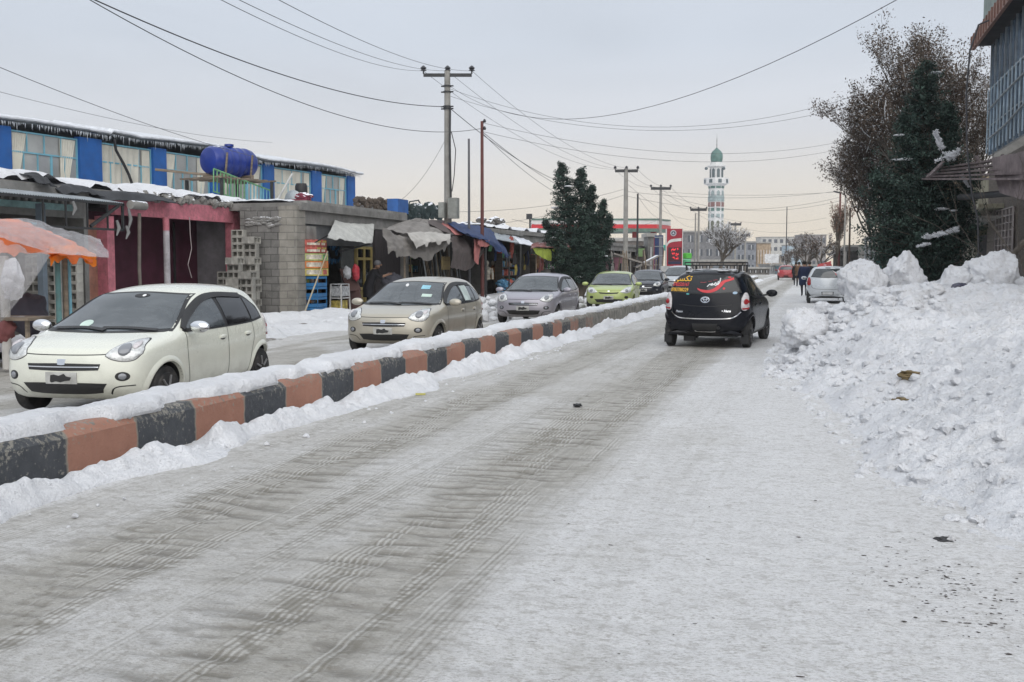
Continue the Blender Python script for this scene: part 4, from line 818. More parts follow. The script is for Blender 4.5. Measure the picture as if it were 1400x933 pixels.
def pane_mat(key, tint=(.55, .58, .6), opac=.42, refl=.30):
    m = bpy.data.materials.new(key); m.use_nodes = True; nt = m.node_tree; nt.nodes.clear(); out = nt.nodes.new('ShaderNodeOutputMaterial')
    tr = nt.nodes.new('ShaderNodeBsdfTransparent'); gl = nt.nodes.new('ShaderNodeBsdfGlossy'); gl.inputs['Roughness'].default_value = .04; gl.inputs['Color'].default_value = (*tint, 1)
    co = coords(nt); bm_ = nt.nodes.new('ShaderNodeBump'); bm_.inputs['Strength'].default_value = .12; bm_.inputs['Distance'].default_value = .05; nt.links.new(nz(nt, co, 1.4, 3), bm_.inputs['Height']); nt.links.new(bm_.outputs[0], gl.inputs['Normal'])
    f = nt.nodes.new('ShaderNodeFresnel'); f.inputs[0].default_value = 1.5; k = math_(nt, 'ADD', math_(nt, 'MULTIPLY', f.outputs[0], 1.0), refl, True); mx_ = nt.nodes.new('ShaderNodeMixShader'); nt.links.new(k, mx_.inputs[0]); nt.links.new(tr.outputs[0], mx_.inputs[1]); nt.links.new(gl.outputs[0], mx_.inputs[2]); nt.links.new(mx_.outputs[0], out.inputs[0]); MATS[key] = m; return m
PANE = pane_mat('window_glass'); PANE = M('window_glass_panes', (.33, .34, .33), .06, var=.22, vs=.9, bump=.06, bs=1.5, spec=.9)
# ---------------------------------------------------------------- blue upper building
A, B = (-24.0, 27.9), (-21.6, 47.5); LV = Vector((B[0] - A[0], B[1] - A[1], 0)); LL = LV.length; LV.normalize(); LN = Vector((LV.y, -LV.x, 0))
def bl(s, o, z): p = Vector((A[0], A[1], 0)) + LV * s + LN * o; return Vector((p.x, p.y, z))
def sat(u, v=230): p = atL(u, v, A, B); return (Vector((p.x - A[0], p.y - A[1], 0))).dot(LV)
def lbox(mb, s0, s1, o0, o1, z0, z1, mi=0):
    v = [bl(s, o, z) for z in (z0, z1) for o in (o0, o1) for s in (s0, s1)]; mb.add(v, [(0, 2, 3, 1), (4, 5, 7, 6), (0, 1, 5, 4), (2, 6, 7, 3), (0, 4, 6, 2), (1, 3, 7, 5)], mi); return mb
ZT, ZS = 5.92, 4.25; bb = thing('blue_building', 'long upper storey painted bright blue with pale blue windows under a snowy roof', 'building', (A[0], A[1] + 8, 0))
wins = [(-62, -32), (17, 110), (140, 210), (228, 289), (306, 361), (375, 427), (439.5, 475.5)]; sv = [(sat(a), sat(b)) for a, b in wins]; s_end = sat(485.5)
mb = MB(); lbox(mb, sv[0][0] - 6, s_end, -5.0, -.35, 0, ZS - .05); part('lower_wall', mb, CONC2, bb)
mb = MB(); lbox(mb, sv[0][0] - 6, s_end, -5.2, -5.0, ZS, ZT); lbox(mb, s_end - .2, s_end, -5.0, -.02, ZS, ZT); part('back_wall', mb, INTG, bb)
prev = sv[0][0] - 6
for a, b in sv + [(s_end, 0)]:
    mb = MB(); lbox(mb, prev, a, -.28, .0, ZS - .35, ZT - .05); part('pillar', mb, BLUE, bb); prev = b
for i, (a, b) in enumerate(sv):
    mb = MB(); lbox(mb, a, b, -.3, -.08, ZS - .45, ZS - .05); part('sill_wall', mb, [BLUE, BLUE, BLUE, BLUE, BLUE, M('cream_paint', (.55, .50, .30), .8, dirt=.3), M('red_paint', (.42, .05, .07), .8, dirt=.3)][i], bb)
    f = MB(); w_ = b - a; zt = ZS + (ZT - ZS) * .52; t = .05
    for s in (a, b - t): lbox(f, s, s + t, -.19, -.10, ZS - .05, ZT - .12)
    for z in (ZS - .05, zt, ZT - .17): lbox(f, a + t, b - t, -.185, -.105, z, z + t)
    for k in range(1, 4): lbox(f, a + w_ * k / 4 - .02, a + w_ * k / 4 + .02, -.18, -.11, zt + t, ZT - .17)
    for k in range(1, 5): lbox(f, a + w_ * k / 5 - .02 - (k == 3) * .02, a + w_ * k / 5 + .02 + (k == 3) * .02, -.18, -.11, ZS, zt)
    fr = part('window', f, SKYB, bb); g = MB(); g.add([bl(a + t, -.145, ZS), bl(b - t, -.145, ZS), bl(b - t, -.145, ZT - .17), bl(a + t, -.145, ZT - .17)], [(0, 1, 2, 3)]); part('pane', g, PANE, fr)
    for s0, s1, lean in ((a + .1, a + w_ * .24, .35), (b - w_ * .28, b - .1, .5)) if i % 3 != 2 else ((a + .1, a + w_ * .75, .95), (b - .5, b - .1, 1)):
        c = MB(); n = 26; rows = []
        for q in range(n):
            r = []
            for k in range(8):
                z = ZT - .2 - (ZT - ZS - .15) * k / 7; sh = 1 - (1 - lean) * (k / 7); s = s0 + (s1 - s0) * q / (n - 1) * sh; r.append(bl(s, -.115 + .018 * math.sin(q * 1.5 + i), z))
            rows.append(r)
        c.grid(rows); part('curtain', c, CURT, fr, True, 0)
# wavy snow-laden roof edge and icicles
mb = MB(); rows = []; S = np.arange(sv[0][0] - 6, s_end + .35, .12)
def rz_(s): return ZT + .06 + .12 * float(abs(math.sin(s * .42 + .9))) + .10 * float(fbm(s * .5, 3.3, 3, 5)) + (.10 if s > sat(147) and s < sat(300) else 0)
for s in S:
    z = rz_(s); j = float(fbm(s * 2, 1, 3, 9) - .5) * .12
    rows.append([bl(s, .22 + j, z - .07), bl(s, .27 + j, z - .02), bl(s, .16 + j, z + .07), bl(s, -.6, z + .16), bl(s, -2.5, z + .45), bl(s, -5.2, z + .2), bl(s, -5.2, z - .12), bl(s, .18 + j, z - .08)])
mb.grid(rows); rf = part('roof', mb, M('snowy_sheet_roof', (.42, .44, .46), .6, .2, snow=1.3), bb, True, 50)
mb = MB(); mb.grid([[bl(s, .30 + j, rz_(s) - .04), bl(s, .32 + j, rz_(s) + .0), bl(s, .28 + j, rz_(s) + .045), bl(s, .05, rz_(s) + .09 + j * .5), bl(s, -.7, rz_(s) + .2), bl(s, -2.4, rz_(s) + .5)] for s in S for j in [float(fbm(s * 3, 2, 3, 8) - .5) * .10]]); part('roof_edge_snow', mb, M('old_roof_snow', (.60, .62, .65), .8, var=.2, vs=3, bump=.6, bs=8), rf, True, 0)
ic = MB()
for s in np.arange(S[0], s_end + .2, .055):
    if random.random() < .8: L = random.uniform(.04, .2) * (1.6 if random.random() < .12 else 1); p = bl(s, .2 + random.uniform(-.03, .03), rz_(s) - .12); ic.tube([p, p - Vector((0, 0, L * .5)), p - Vector((0, 0, L))], [.014, .009, .002], 5)
ICE = M('ice', (.62, .66, .70), .15, bump=.1); o = part('icicles', ic, ICE, rf, True, 0); o['kind'] = 'stuff'
mb = MB(); p0 = atL(150, 165, A, B); ss_ = sat(152); mb.tube([bl(ss_, .18, ZT), bl(ss_ + .12, .12, ZT - .35), bl(ss_ + .5, .10, ZT - .8), bl(ss_ + .75, .10, ZS + .5), bl(ss_ + 1.05, .12, ZS - .2)], .05, 8); part('drain_pipe', mb, STEEL, bb, True)
# ---------------------------------------------------------------- water tank on its stand, stair rail
p = pt(312, 222, 37); TK = thing('water_tank', 'large ribbed blue plastic water tank lying on its side on a raised stand', 'water tank', (p.x, p.y, p.z - .6)); ax = Vector((.35, 1, 0)).normalized(); TB = M('blue_plastic', (.014, .035, .22), .3, var=.15, bump=.05, snow=.55)
mb = MB(); c0 = Vector((p.x, p.y, p.z)) - ax * .95; prof = [(0, 0), (.25, .02), (.42, .08), (.49, .2)]
for k in range(5): y = .32 + k * .3; prof += [(.495, y), (.525, y + .04), (.525, y + .12), (.495, y + .16)]
prof += [(.49, 1.8), (.42, 1.92), (.25, 1.98), (0, 2.0)]; n = 32; vv = []; u1 = ax.cross(Vector((0, 0, 1)))
for r, h in prof:
    for k in range(n): a = 2 * PI * k / n; vv.append(c0 + ax * h + u1 * (r * math.cos(a)) + Vector((0, 0, r * math.sin(a))))
mb.add(vv, [(i * n + k, i * n + (k + 1) % n, (i + 1) * n + (k + 1) % n, (i + 1) * n + k) for i in range(len(prof) - 1) for k in range(n)]); part('tank_shell', mb, TB, TK, True)
mb = MB().lathe([(.16, 0), (.16, .08), (.05, .10)], tuple(c0 + ax * 1.0 + Vector((0, 0, .53))), 16); part('lid', mb, TB, TK, True)
mb = MB(); 
for h in (.4, 1.5): q = c0 + ax * h; mb.beam(q - u1 * .6 - Vector((0, 0, .5)), q + u1 * .6 - Vector((0, 0, .5)), .12, .12); mb.beam(q + u1 * .5 - Vector((0, 0, .55)), q + u1 * .62 + Vector((0, 0, .25)), .05)
part('cradle', mb, WOOD, TK)
ST_ = thing('tank_stand', 'rough timber and steel stand carrying the blue water tank', 'stand', (p.x, p.y, 3.2)); z = p.z - .62
mb = MB(); q = c0 + ax; 
for i in range(7): a = q - ax * 1.25 + ax * (i * .4); mb.beam(a - u1 * 1.0 + Vector((0, 0, z - p.z)), a + u1 * 1.0 + Vector((0, 0, z - p.z)), .14, .05)
part('deck', mb, WOOD, ST_)
for i, (a, b) in enumerate(((-1.1, -.9), (-1.1, .9), (1.1, -.9), (1.1, .9))): g = q + ax * a + u1 * b; mb = MB().beam((g.x, g.y, 3.2), (g.x, g.y, z - .03), .09); part('leg', mb, STEEL, ST_)
mb = MB().beam(tuple(pt(212, 232, 36)), tuple(pt(292, 240, 36.5)), .10, .08); part('beam', mb, WOOD, ST_)
GRN = M('green_paint', (.14, .34, .16), .6, dirt=.3); SR = thing('stair_railing', 'green and teal metal stair railing sloping down beside the water tank', 'railing', tuple(pt(335, 285, 35)))
a0, a1, b0, b1 = pt(292, 231, 35.5), pt(373, 262, 38), pt(292, 262, 35.5), pt(373, 286, 38)
mb = MB().tube([a0, a1], .03, 8); part('top_rail', mb, GRN, SR); mb = MB().tube([b0, b1], .025, 8); part('bottom_rail', mb, GRN, SR)
for i in range(19): t = i / 18; part('baluster', MB().tube([a0.lerp(a1, t), b0.lerp(b1, t)], .022, 6), GRN if i < 10 else SKYB, SR)
mb = MB().beam(tuple(pt(400, 238, 38)), tuple(pt(374, 283, 37)), .06); solo('leaning_pole', mb, M('pale_pole', (.5, .5, .48), .7), 'pale pole leaning against the blue building above the low roof', 'pole')
p = pt(398, 279, 36); mb = MB(); n = 20; mb.grid([[(p.x + math.cos(a) * r * .33, p.y + .15 * r * r, p.z + math.sin(a) * r * .36 + .12) for a in np.linspace(0, 2 * PI, n)] for r in (0.02, .33, .66, 1)]); mb.tube([(p.x, p.y + .1, p.z - .45), (p.x, p.y + .12, p.z + .1)], .02); solo('satellite_dish', mb, GALV, 'grey satellite dish on the roof by the cream panel', 'satellite dish', smooth=True, sharp=60)
p = pt(412, 283, 36); mb = MB().box(p.x - .28, p.x + .28, p.y - .2, p.y + .2, p.z - .25, p.z + .25); mb.blob((p.x + .1, p.y, p.z + .33), .28, .4, 2, 5, 3, (1, .8, .5)); solo('covered_bundle', mb, M('dark_red_cloth', (.16, .02, .04), .8, bump=.4, snow=.8), 'dark red bundle with snow on top on the low roof', 'bundle')
p = pt(412, 262, 36.5); solo('black_barrel', MB().lathe([(.18, 0), (.21, .1), (.21, .32), (.17, .42)], (p.x, p.y, p.z - .15), 18), BLK, 'black plastic barrel standing behind the dark red bundle', 'barrel', smooth=True)

# ---------------------------------------------------------------- a row of open-fronted shops
def shop(name, label, X, y0, y1, z1, depth=4.2, floor=.12, open_=True, wall=CONC2, roofz=.22, side=None, inner=DARKW, fascia=.35, fm=None):
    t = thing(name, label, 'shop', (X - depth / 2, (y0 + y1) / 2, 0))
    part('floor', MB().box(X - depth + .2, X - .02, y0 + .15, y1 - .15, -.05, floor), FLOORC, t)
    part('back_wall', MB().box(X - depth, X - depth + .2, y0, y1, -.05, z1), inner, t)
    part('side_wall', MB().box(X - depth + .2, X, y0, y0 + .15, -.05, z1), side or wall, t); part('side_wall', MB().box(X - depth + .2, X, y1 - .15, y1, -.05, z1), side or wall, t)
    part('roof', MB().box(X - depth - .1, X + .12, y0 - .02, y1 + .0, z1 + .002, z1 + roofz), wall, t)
    if fascia: part('fascia', MB().box(X - .18, X - .002, y0 + .152, y1 - .152, z1 - fascia, z1), fm or wall, t)
    return t
def snowroof(x0, x1, y0, y1, z, label, seed=0, amp=.22):
    nx, ny = max(8, int((x1 - x0) / .14)), int((y1 - y0) / .14); rows = []
    for j in range(ny + 1):
        r = []; y = y0 + (y1 - y0) * j / ny
        for i in range(nx + 1):
            x = x0 + (x1 - x0) * i / nx; e = min(1, min(x1 - x + float(fbm(y * 1.2, seed, 3, 2) - .5) * .7, y - y0 + .05, y1 - y + .05) / .25); e = max(0, e) ** .5
            r.append((x, y, z + e * (.05 + amp * float(fbm(x * .9 + seed, y * .9, 5, seed))) + (float(fbm(x * 4, y * 4, 3, seed)) - .5) * .09 * e))
        rows.append(r)
    return solo('roof_snow', MB().grid(rows), SNOW, label, None, smooth=True, sharp=0, kind='stuff')
YA0, YA1 = 12.0, atX(196, 300, -16.8).y
YPL = atX(140, 300, -16.8).y
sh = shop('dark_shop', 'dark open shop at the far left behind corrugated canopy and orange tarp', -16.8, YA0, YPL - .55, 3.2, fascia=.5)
vb = MB(); 
for k in range(30):
    y = atX(-20, 255, -16.8).y + k * .24
    if y < atX(92, 262, -16.8).y: vb.box(-16.78, -16.62, y, y + .09, 3.0, 3.24)
part('vent_blocks', vb, CONC, sh)
part('teal_band', MB().box(-16.79, -16.66, YA0, atX(96, 262, -16.8).y, 2.85, 2.99), M('teal_paint', (.25, .40, .40), .8, dirt=.4), sh)
# corrugated canopy
def corrug(x0, x1, y0, y1, z0, z1, pitch=.076, amp=.012, th=.004):
    n = int((y1 - y0) / (pitch / 6)); mb = MB(); up = []; lo = []
    for i in range(n + 1):
        y = y0 + (y1 - y0) * i / n; k = amp * math.sin(2 * PI * (y - y0) / pitch); up.append([(x0, y, z0 + k), (x1, y, z1 + k)]); lo.append([(x0, y, z0 + k - th), (x1, y, z1 + k - th)])
    mb.grid(up); mb.grid([list(reversed(r)) for r in lo]); return mb
yc1 = atX(170, 275, -15.4).y; cn = thing('corrugated_canopy', 'rusting corrugated metal canopy on a dark pipe frame at far left', 'canopy', (-15.6, yc1 - 3, 2.2))
part('corrugated_sheet', corrug(-16.82, -15.4, YA0, yc1, 3.24, 3.02), GALV, cn, True, 60)
fz = atX(172, 315, -15.4).z
mb = MB(); mb.beam((-15.42, yc1 - .05, 3.0), (-15.42, yc1 - .05, fz), .05); mb.beam((-15.42, yc1 - .05, fz), (-15.42, yc1 - 3.2, fz), .05); 
for k in range(4): mb.beam((-15.42, yc1 - .6 - k * .7, 2.98), (-15.42, yc1 - .6 - k * .7, fz), .035)
mb.beam((-15.42, yc1 - .2, 2.95), (-15.42, yc1 - 1.2, fz + .05), .06); mb.beam((-16.7, yc1 - .05, 3.1), (-15.42, yc1 - .05, 2.98), .05); mb.beam((-15.42, YA0, 2.98), (-15.42, yc1, 2.98), .05); part('pipe_frame', mb, STEEL, cn)
for k, (u, v, L) in enumerate([(160, 312, .35), (176, 300, .5), (173, 318, .3), (100, 285, .3)]): q = atX(u, v, -15.38); part('hanging_rag', MB().tube([(q.x, q.y, q.z + L / 2), (q.x + .02, q.y + .05, q.z), (q.x, q.y - .02, q.z - L / 2)], [.03, .045, .015], 7), M('grey_rag', (.22, .22, .22), .9), cn, True)
mb = MB().beam((-15.9, yc1 - 2.2, 0), (-15.9, yc1 - 2.2, 2.9), .14); solo('canopy_post', mb, M('slate_post', (.12, .15, .18), .8), 'slate grey post under the corrugated canopy', 'post')
mb = MB().box(-16.2, -15.95, yc1 - 2.4, yc1 - 2.0, 2.05, 2.5); solo('meter_box', mb, SKYB, 'pale blue electricity meter box hanging in the dark shop', 'box')
snowroof(-21, -16.9, YA0, YA1 + 6.5, 3.42, 'snow heaped on the flat roofs in front of the blue windows', 3, .42)
# tar felt and broken sheets on the roof edge
for i, (u0, u1, v, lab) in enumerate([(72, 130, 246, 'black bent roofing sheet lying at the roof edge above the corrugated canopy'), (118, 232, 256, 'long torn black roofing sheet over the pink shop'), (40, 62, 233, 'broken board poking from the roof snow at far left')]):
    a, b = atX(u0, v + 7, -16.75), atX(u1, v + 15, -16.75); mb = cloth([[tuple(a + Vector((-.45, 0, .06))), tuple(a.lerp(b, .5) + Vector((-.45, 0, .10))), tuple(b + Vector((-.45, 0, .05)))], [tuple(a + Vector((0, 0, -.02))), tuple(a.lerp(b, .5) + Vector((.05, 0, .08))), tuple(b)], [tuple(a + Vector((.3, 0, -.2))), tuple(a.lerp(b, .5) + Vector((.3, 0, -.12))), tuple(b + Vector((.3, 0, -.15)))]], 24, 10, .06, 2, i, .02)
    solo('roofing_sheet', mb, M('tar_felt', (.03, .032, .036), .7, bump=.4, snow=.35), lab, 'roofing sheet', smooth=True, sharp=50)
mb = MB().tube([atX(178, 280, -16.4), atX(198, 282, -16.4)], .11, 14); solo('drain_tile', mb, CONC, 'short thick concrete pipe lying under the roof edge left of the pink beam', 'pipe', smooth=True)
# pink shop
yp0, yp1 = YA1 - .05, atX(331, 290, -16.8).y; ps = thing('pink_shop', 'shuttered shop with a faded pink beam and maroon doors', 'shop', (-17.6, (yp0 + yp1) / 2, 0))
zb = atX(250, 300, -16.8).z; zt = 3.30; yl = atX(147, 300, -16.8).y
mb = MB().box(-17.0, -16.8, yl + .3, yp1 - .5, zb, zt); part('beam', mb, PINK, ps); part('pilaster', MB().box(-17.1, -16.75, yl - .1, yl + .18, 0, zt - .5), PINK, ps); part('jamb', MB().box(-17.1, -16.82, yp1 - .49, yp1 - .02, 0, zt + .12), PINK, ps); part('salmon_wall', MB().box(-17.25, -17.05, yl - .75, yl - .1, 0, zt - .6), M('salmon_paint', (.36, .17, .12), .85, dirt=.5), ps)
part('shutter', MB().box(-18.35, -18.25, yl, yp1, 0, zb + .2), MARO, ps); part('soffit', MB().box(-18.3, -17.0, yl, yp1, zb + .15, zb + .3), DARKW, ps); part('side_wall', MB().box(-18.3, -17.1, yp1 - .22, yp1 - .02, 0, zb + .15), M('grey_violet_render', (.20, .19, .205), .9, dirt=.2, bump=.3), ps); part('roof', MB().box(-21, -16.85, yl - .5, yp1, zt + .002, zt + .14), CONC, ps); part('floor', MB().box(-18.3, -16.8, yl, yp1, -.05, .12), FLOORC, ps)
sy = atX(239, 340, -18.2).y; part('shutter_edge', MB().box(-18.24, -18.19, sy - .03, sy + .03, 0, zb), DARKW, ps)
q = atX(228, 350, -16.6); part('column', MB().lathe([(.085, 0), (.085, zb - .35)], (-16.6, q.y, 0), 14), M('peeling_white_paint', (.42, .40, .42), .8, var=.3, dirt=.4), ps, True); part('column_head', MB().lathe([(.086, zb - .35), (.086, zb)], (-16.6, q.y, 0), 14), PINK, ps, True)
q = atX(192, 350, -16.5); part('iron_post', MB().tube([(-16.5, q.y, 0), (-16.53, q.y - .02, 1.5), (-16.5, q.y, zb + .05)], .045, 8), M('rust_post', (.17, .15, .13), .8, dirt=.5), ps, True)
q = [atX(u, v, -16.7) for u, v in ((259, 297), (260, 320), (262, 340), (257, 362), (262, 380))]; part('loose_cable', MB().tube([tuple(x) for x in q], .012, 6), M('pale_cable', (.35, .3, .3), .7), ps, True)
snowroof(-21, -16.75, yp0 - .6, yp1 + .2, zt + .15, 'snow overhanging the broken edge of the pink shop roof', 8, .34)
rb = MB()
for i in range(60): y = random.uniform(yl + 1.2, yp1); rb.blob((-16.82 + random.uniform(-.1, .08), y, zt + .08 + random.uniform(-.06, .08)), random.uniform(.05, .12), .5, 2, i, 2)
part('broken_edge', rb, CONC, ps)
# block side wall of the grocery
GY = 28.4; GX = -14.55; zg = 3.2; xw = atY(338, 300, GY).x
shb = shop('corner_grocery', 'grey block walled grocery with open front full of goods', GX, GY, atX(553, 330, GX).y, zg, 4.5, side=BLKY, fascia=.38, wall=CONC2)
[bpy.data.objects.remove(c_) for c_ in list(shb.children) if c_.name.startswith('side_wall') and abs(min(v.co.y for v in c_.data.vertices) + shb.location.y - GY) < .05]
part('block_wing', MB().box(xw, GX - 4.3 if xw > GX - 4.3 else GX - .3, GY - .12, GY - .005, -.1, zg + .15), BLKY, shb) if False else part('block_wing', MB().box(xw - .16, GX - .55, GY - .14, GY - .004, -.1, zg + .10), BLKY, shb)
part('corner_pier', MB().box(GX - .55, GX + .03, GY - .16, GY + .4, -.1, zg + .12), brickm('pier_masonry', (.26, .245, .215), (.34, .32, .28), (.20, .19, .17), .5, .215, 'y'), shb)
part('parapet', MB().box(GX - .35, GX + .10, GY + .4, atX(553, 330, GX).y, zg + .222, zg + .30), CONC, shb)
rb = MB()
for i in range(55): x = random.uniform(xw + .1, GX - .5); rb.blob((x, GY - .16, random.choice((zg - .28, zg - .42)) + random.uniform(-.05, .05)), random.uniform(.03, .08), .5, 2, i, 2, (1.5, .5, .6))
part('broken_courses', rb, CONC2, shb)
snowroof(-20, GX - .6, GY, GY + 5, zg + .24, 'thin snow on the grocery roof below the blue building', 12, .12)
# hollow concrete blocks
BM_ = MB()
def hollow():
    x0, x1, y0, y1, h = -.2, .2, -.1, .1, .2; mb = MB(); t = .035; cells = [(-.2 + t, -t / 2), (t / 2, .2 - t)]; zi0, zi1 = t, h - t
    xs = [x0, cells[0][0], cells[0][1], cells[1][0], cells[1][1], x1]; zs = [0, zi0, zi1, h]
    for i in range(5):
        for k in range(3):
            if k == 1 and i in (1, 3): continue
            for y, fl in ((y0, 0), (y1, 1)):
                q = [(xs[i], y, zs[k]), (xs[i + 1], y, zs[k]), (xs[i + 1], y, zs[k + 1]), (xs[i], y, zs[k + 1])]; mb.add(q if not fl else q[::-1], [(0, 1, 2, 3)])
    mb.add([(x0, y0, 0), (x0, y1, 0), (x0, y1, h), (x0, y0, h)], [(3, 2, 1, 0)]); mb.add([(x1, y0, 0), (x1, y1, 0), (x1, y1, h), (x1, y0, h)], [(0, 1, 2, 3)]); mb.add([(x0, y0, h), (x1, y0, h), (x1, y1, h), (x0, y1, h)], [(0, 1, 2, 3)]); mb.add([(x0, y0, 0), (x1, y0, 0), (x1, y1, 0), (x0, y1, 0)], [(3, 2, 1, 0)])
    for a, b in cells:
        for p_, q_ in (((a, zi0), (b, zi0)), ((b, zi0), (b, zi1)), ((b, zi1), (a, zi1)), ((a, zi1), (a, zi0))): mb.add([(p_[0], y0, p_[1]), (q_[0], y0, q_[1]), (q_[0], y1 - .02, q_[1]), (p_[0], y1 - .02, p_[1])], [(3, 2, 1, 0)])
        mb.add([(a, y1 - .02, zi0), (b, y1 - .02, zi0), (b, y1 - .02, zi1), (a, y1 - .02, zi1)], [(0, 1, 2, 3)])
    return mb
HB = hollow().mesh('concrete_block', M('cast_concrete', (.34, .33, .30), .9, var=.3, vs=4, bump=.5, bs=40, snow=.45)); HB2 = HB.copy(); HB2.materials.clear(); HB2.materials.append(M('cast_concrete_dark', (.27, .262, .24), .9, var=.3, vs=4, bump=.5, bs=40, snow=.45))
def stack(px, py, nx, heights, rz, label, group, turn=.45, dx=.405):
    for i in range(nx):
        for k in range(heights[i]):
            tr = random.random() < turn; ca, sa = math.cos(rz), math.sin(rz); off = i * dx
            for h in ((-.1, .1) if tr else (0,)):
                o = link('concrete_block', random.choice((HB, HB2)), None, (px + (off + h) * ca, py + (off + h) * sa, -.02 + k * .203)); o.rotation_euler.z = rz + (PI / 2 if tr else 0) + random.uniform(-.03, .03); tag(o, label, 'concrete block', group)
q0 = atZ(322, 436); stack(atY(328, 400, GY - .5).x, GY - .5, 2, (13, 12), 0, 'hollow concrete block in the tall stepped pile against the block wall', 'concrete blocks piled by the pink shop', .4)
stack(atY(322, 400, GY - 1.0).x, GY - 1.0, 2, (9, 7), 0, 'hollow concrete block in the lower front pile beside the pink shop', 'concrete blocks piled in front of the tall pile', .4); stack(atY(308, 400, GY - .75).x, GY - .75, 1, (7,), 0, 'hollow concrete block in the single low column by the maroon shutter', 'concrete blocks in the low column', .3)
stack(atY(50, 400, 19.6).x, 19.6, 2, (9, 9), -.05, 'hollow concrete block in the wall stacked behind the orange tarp stall', 'concrete blocks stacked behind the tarp stall', .1); stack(atY(100, 400, 20.2).x, 20.2, 1, (9,), -.05, 'hollow concrete block in the narrow stack right of the teal posts', 'concrete blocks in the narrow stack', .1)
# ---------------------------------------------------------------- orange tarp stall at the far left
TARP_O = M('orange_tarp', (.62, .13, .02), .6, var=.2, bump=.3, bs=8); 
def film(key, col, alpha):
    m = bpy.data.materials.new(key); m.use_nodes = True; nt = m.node_tree; nt.nodes.clear(); out = nt.nodes.new('ShaderNodeOutputMaterial'); b = nt.nodes.new('ShaderNodeBsdfPrincipled'); tr = nt.nodes.new('ShaderNodeBsdfTransparent'); mx_ = nt.nodes.new('ShaderNodeMixShader')
    b.inputs['Base Color'].default_value = (*col, 1); b.inputs['Roughness'].default_value = .3; co = coords(nt); k = math_(nt, 'ADD', math_(nt, 'MULTIPLY', nz(nt, co, 3, 5, .6), .5), alpha - .25, True); bumpn(nt, b, nz(nt, co, 7, 5), .5, .05)
    nt.links.new(k, mx_.inputs[0]); nt.links.new(tr.outputs[0], mx_.inputs[1]); nt.links.new(b.outputs[0], mx_.inputs[2]); nt.links.new(mx_.outputs[0], out.inputs[0]); MATS[key] = m; return m
FILM = film('clear_plastic_film', (.55, .54, .55), .27)
sx, D = -11.9, 16.6
st = thing('tarp_stall', 'market stall under an orange tarp wrapped in clear plastic film', 'stall', (-12.4, 15.2, 0))
mb = cloth([[tuple(pt(-90, 305, 17.6)), tuple(pt(0, 300, 18)), tuple(pt(70, 315, 18.6)), tuple(pt(128, 345, 19))], [tuple(pt(-90, 320, 16.6)), tuple(pt(0, 318, 16.9)), tuple(pt(65, 335, 17.4)), tuple(pt(126, 352, 18))], [tuple(pt(-90, 345, 15.9)), tuple(pt(0, 342, 16)), tuple(pt(62, 347, 16.6)), tuple(pt(126, 356, 17.4))]], 50, 26, .05, 2, 1, .01, .12)
part('orange_sheet', mb, TARP_O, st, True, 60)
mb = cloth([[tuple(pt(66, 338, 16.9)), tuple(pt(85, 336, 17.2)), tuple(pt(105, 336, 17.4)), tuple(pt(131, 348, 17.7))], [tuple(pt(66, 350, 16.8)), tuple(pt(85, 347, 17.1)), tuple(pt(105, 340, 17.3)), tuple(pt(131, 354, 17.6))], [tuple(pt(70, 354, 16.8)), tuple(pt(85, 349, 17.1)), tuple(pt(108, 345, 17.3)), tuple(pt(131, 358, 17.6))]], 30, 12, .03, 3, 4, .006, .1); part('orange_valance', mb, M('bright_orange_tarp', (.80, .20, .01), .55, bump=.3, bs=8), st, True, 60)
mb = cloth([[tuple(pt(-90, 297, 17.8)), tuple(pt(0, 298, 17.8)), tuple(pt(75, 308, 18.4)), tuple(pt(135, 330, 18.6))], [tuple(pt(-90, 310, 16.6)), tuple(pt(0, 310, 16.6)), tuple(pt(75, 322, 17.1)), tuple(pt(147, 342, 17.8))], [tuple(pt(-90, 330, 15.7)), tuple(pt(0, 328, 15.7)), tuple(pt(70, 343, 16.3)), tuple(pt(149, 352, 17.3))]], 44, 22, .05, 2, 7, .004); part('film_cover', mb, FILM, st, True, 60)
mb = cloth([[tuple(pt(-60, 330, 15.4)), tuple(pt(0, 332, 15.5)), tuple(pt(70, 347, 15.9))], [tuple(pt(-60, 400, 15.4)), tuple(pt(-5, 395, 15.5)), tuple(pt(38, 395, 15.8))], [tuple(pt(-60, 450, 15.4)), tuple(pt(-20, 445, 15.5)), tuple(pt(0, 442, 15.7))]], 30, 24, .06, 3, 9, .004); part('film_curtain', mb, FILM, st, True, 60)
TEAL = M('teal_post', (.10, .22, .22), .7, dirt=.4)
for k, (u, d, r_, m_, lab) in enumerate([(81, 17.2, .045, TEAL, 'thick teal post under the orange tarp'), (91, 17.4, .04, WOOD, 'bare wooden post between the two teal posts'), (97, 17.6, .025, SKYB, 'thin pale blue post under the orange tarp'), (8, 16.2, .07, M('pale_timber', (.5, .48, .45), .8), 'pale timber post behind the plastic curtain')]):
    p = pt(u, 440, d); top = pt(u, 350, d).z; part('post', MB().tube([(p.x, p.y, 0), (p.x, p.y, top)], r_, 10), m_, st, True, label=lab)
mb = cloth([[tuple(pt(6, 358, 15.9)), tuple(pt(17, 353, 15.9)), tuple(pt(28, 362, 15.9))], [tuple(pt(5, 375, 15.75)), tuple(pt(19, 375, 15.7)), tuple(pt(33, 384, 15.8))], [tuple(pt(8, 396, 15.9)), tuple(pt(20, 399, 15.85)), tuple(pt(33, 397, 15.9))]], 22, 20, .03, 3, 3, .12); solo('white_bag', mb, M('white_plastic', (.70, .70, .74), .5, bump=.4, bs=10), 'crumpled white bag hanging behind the plastic curtain', 'bag', smooth=True, sharp=60)
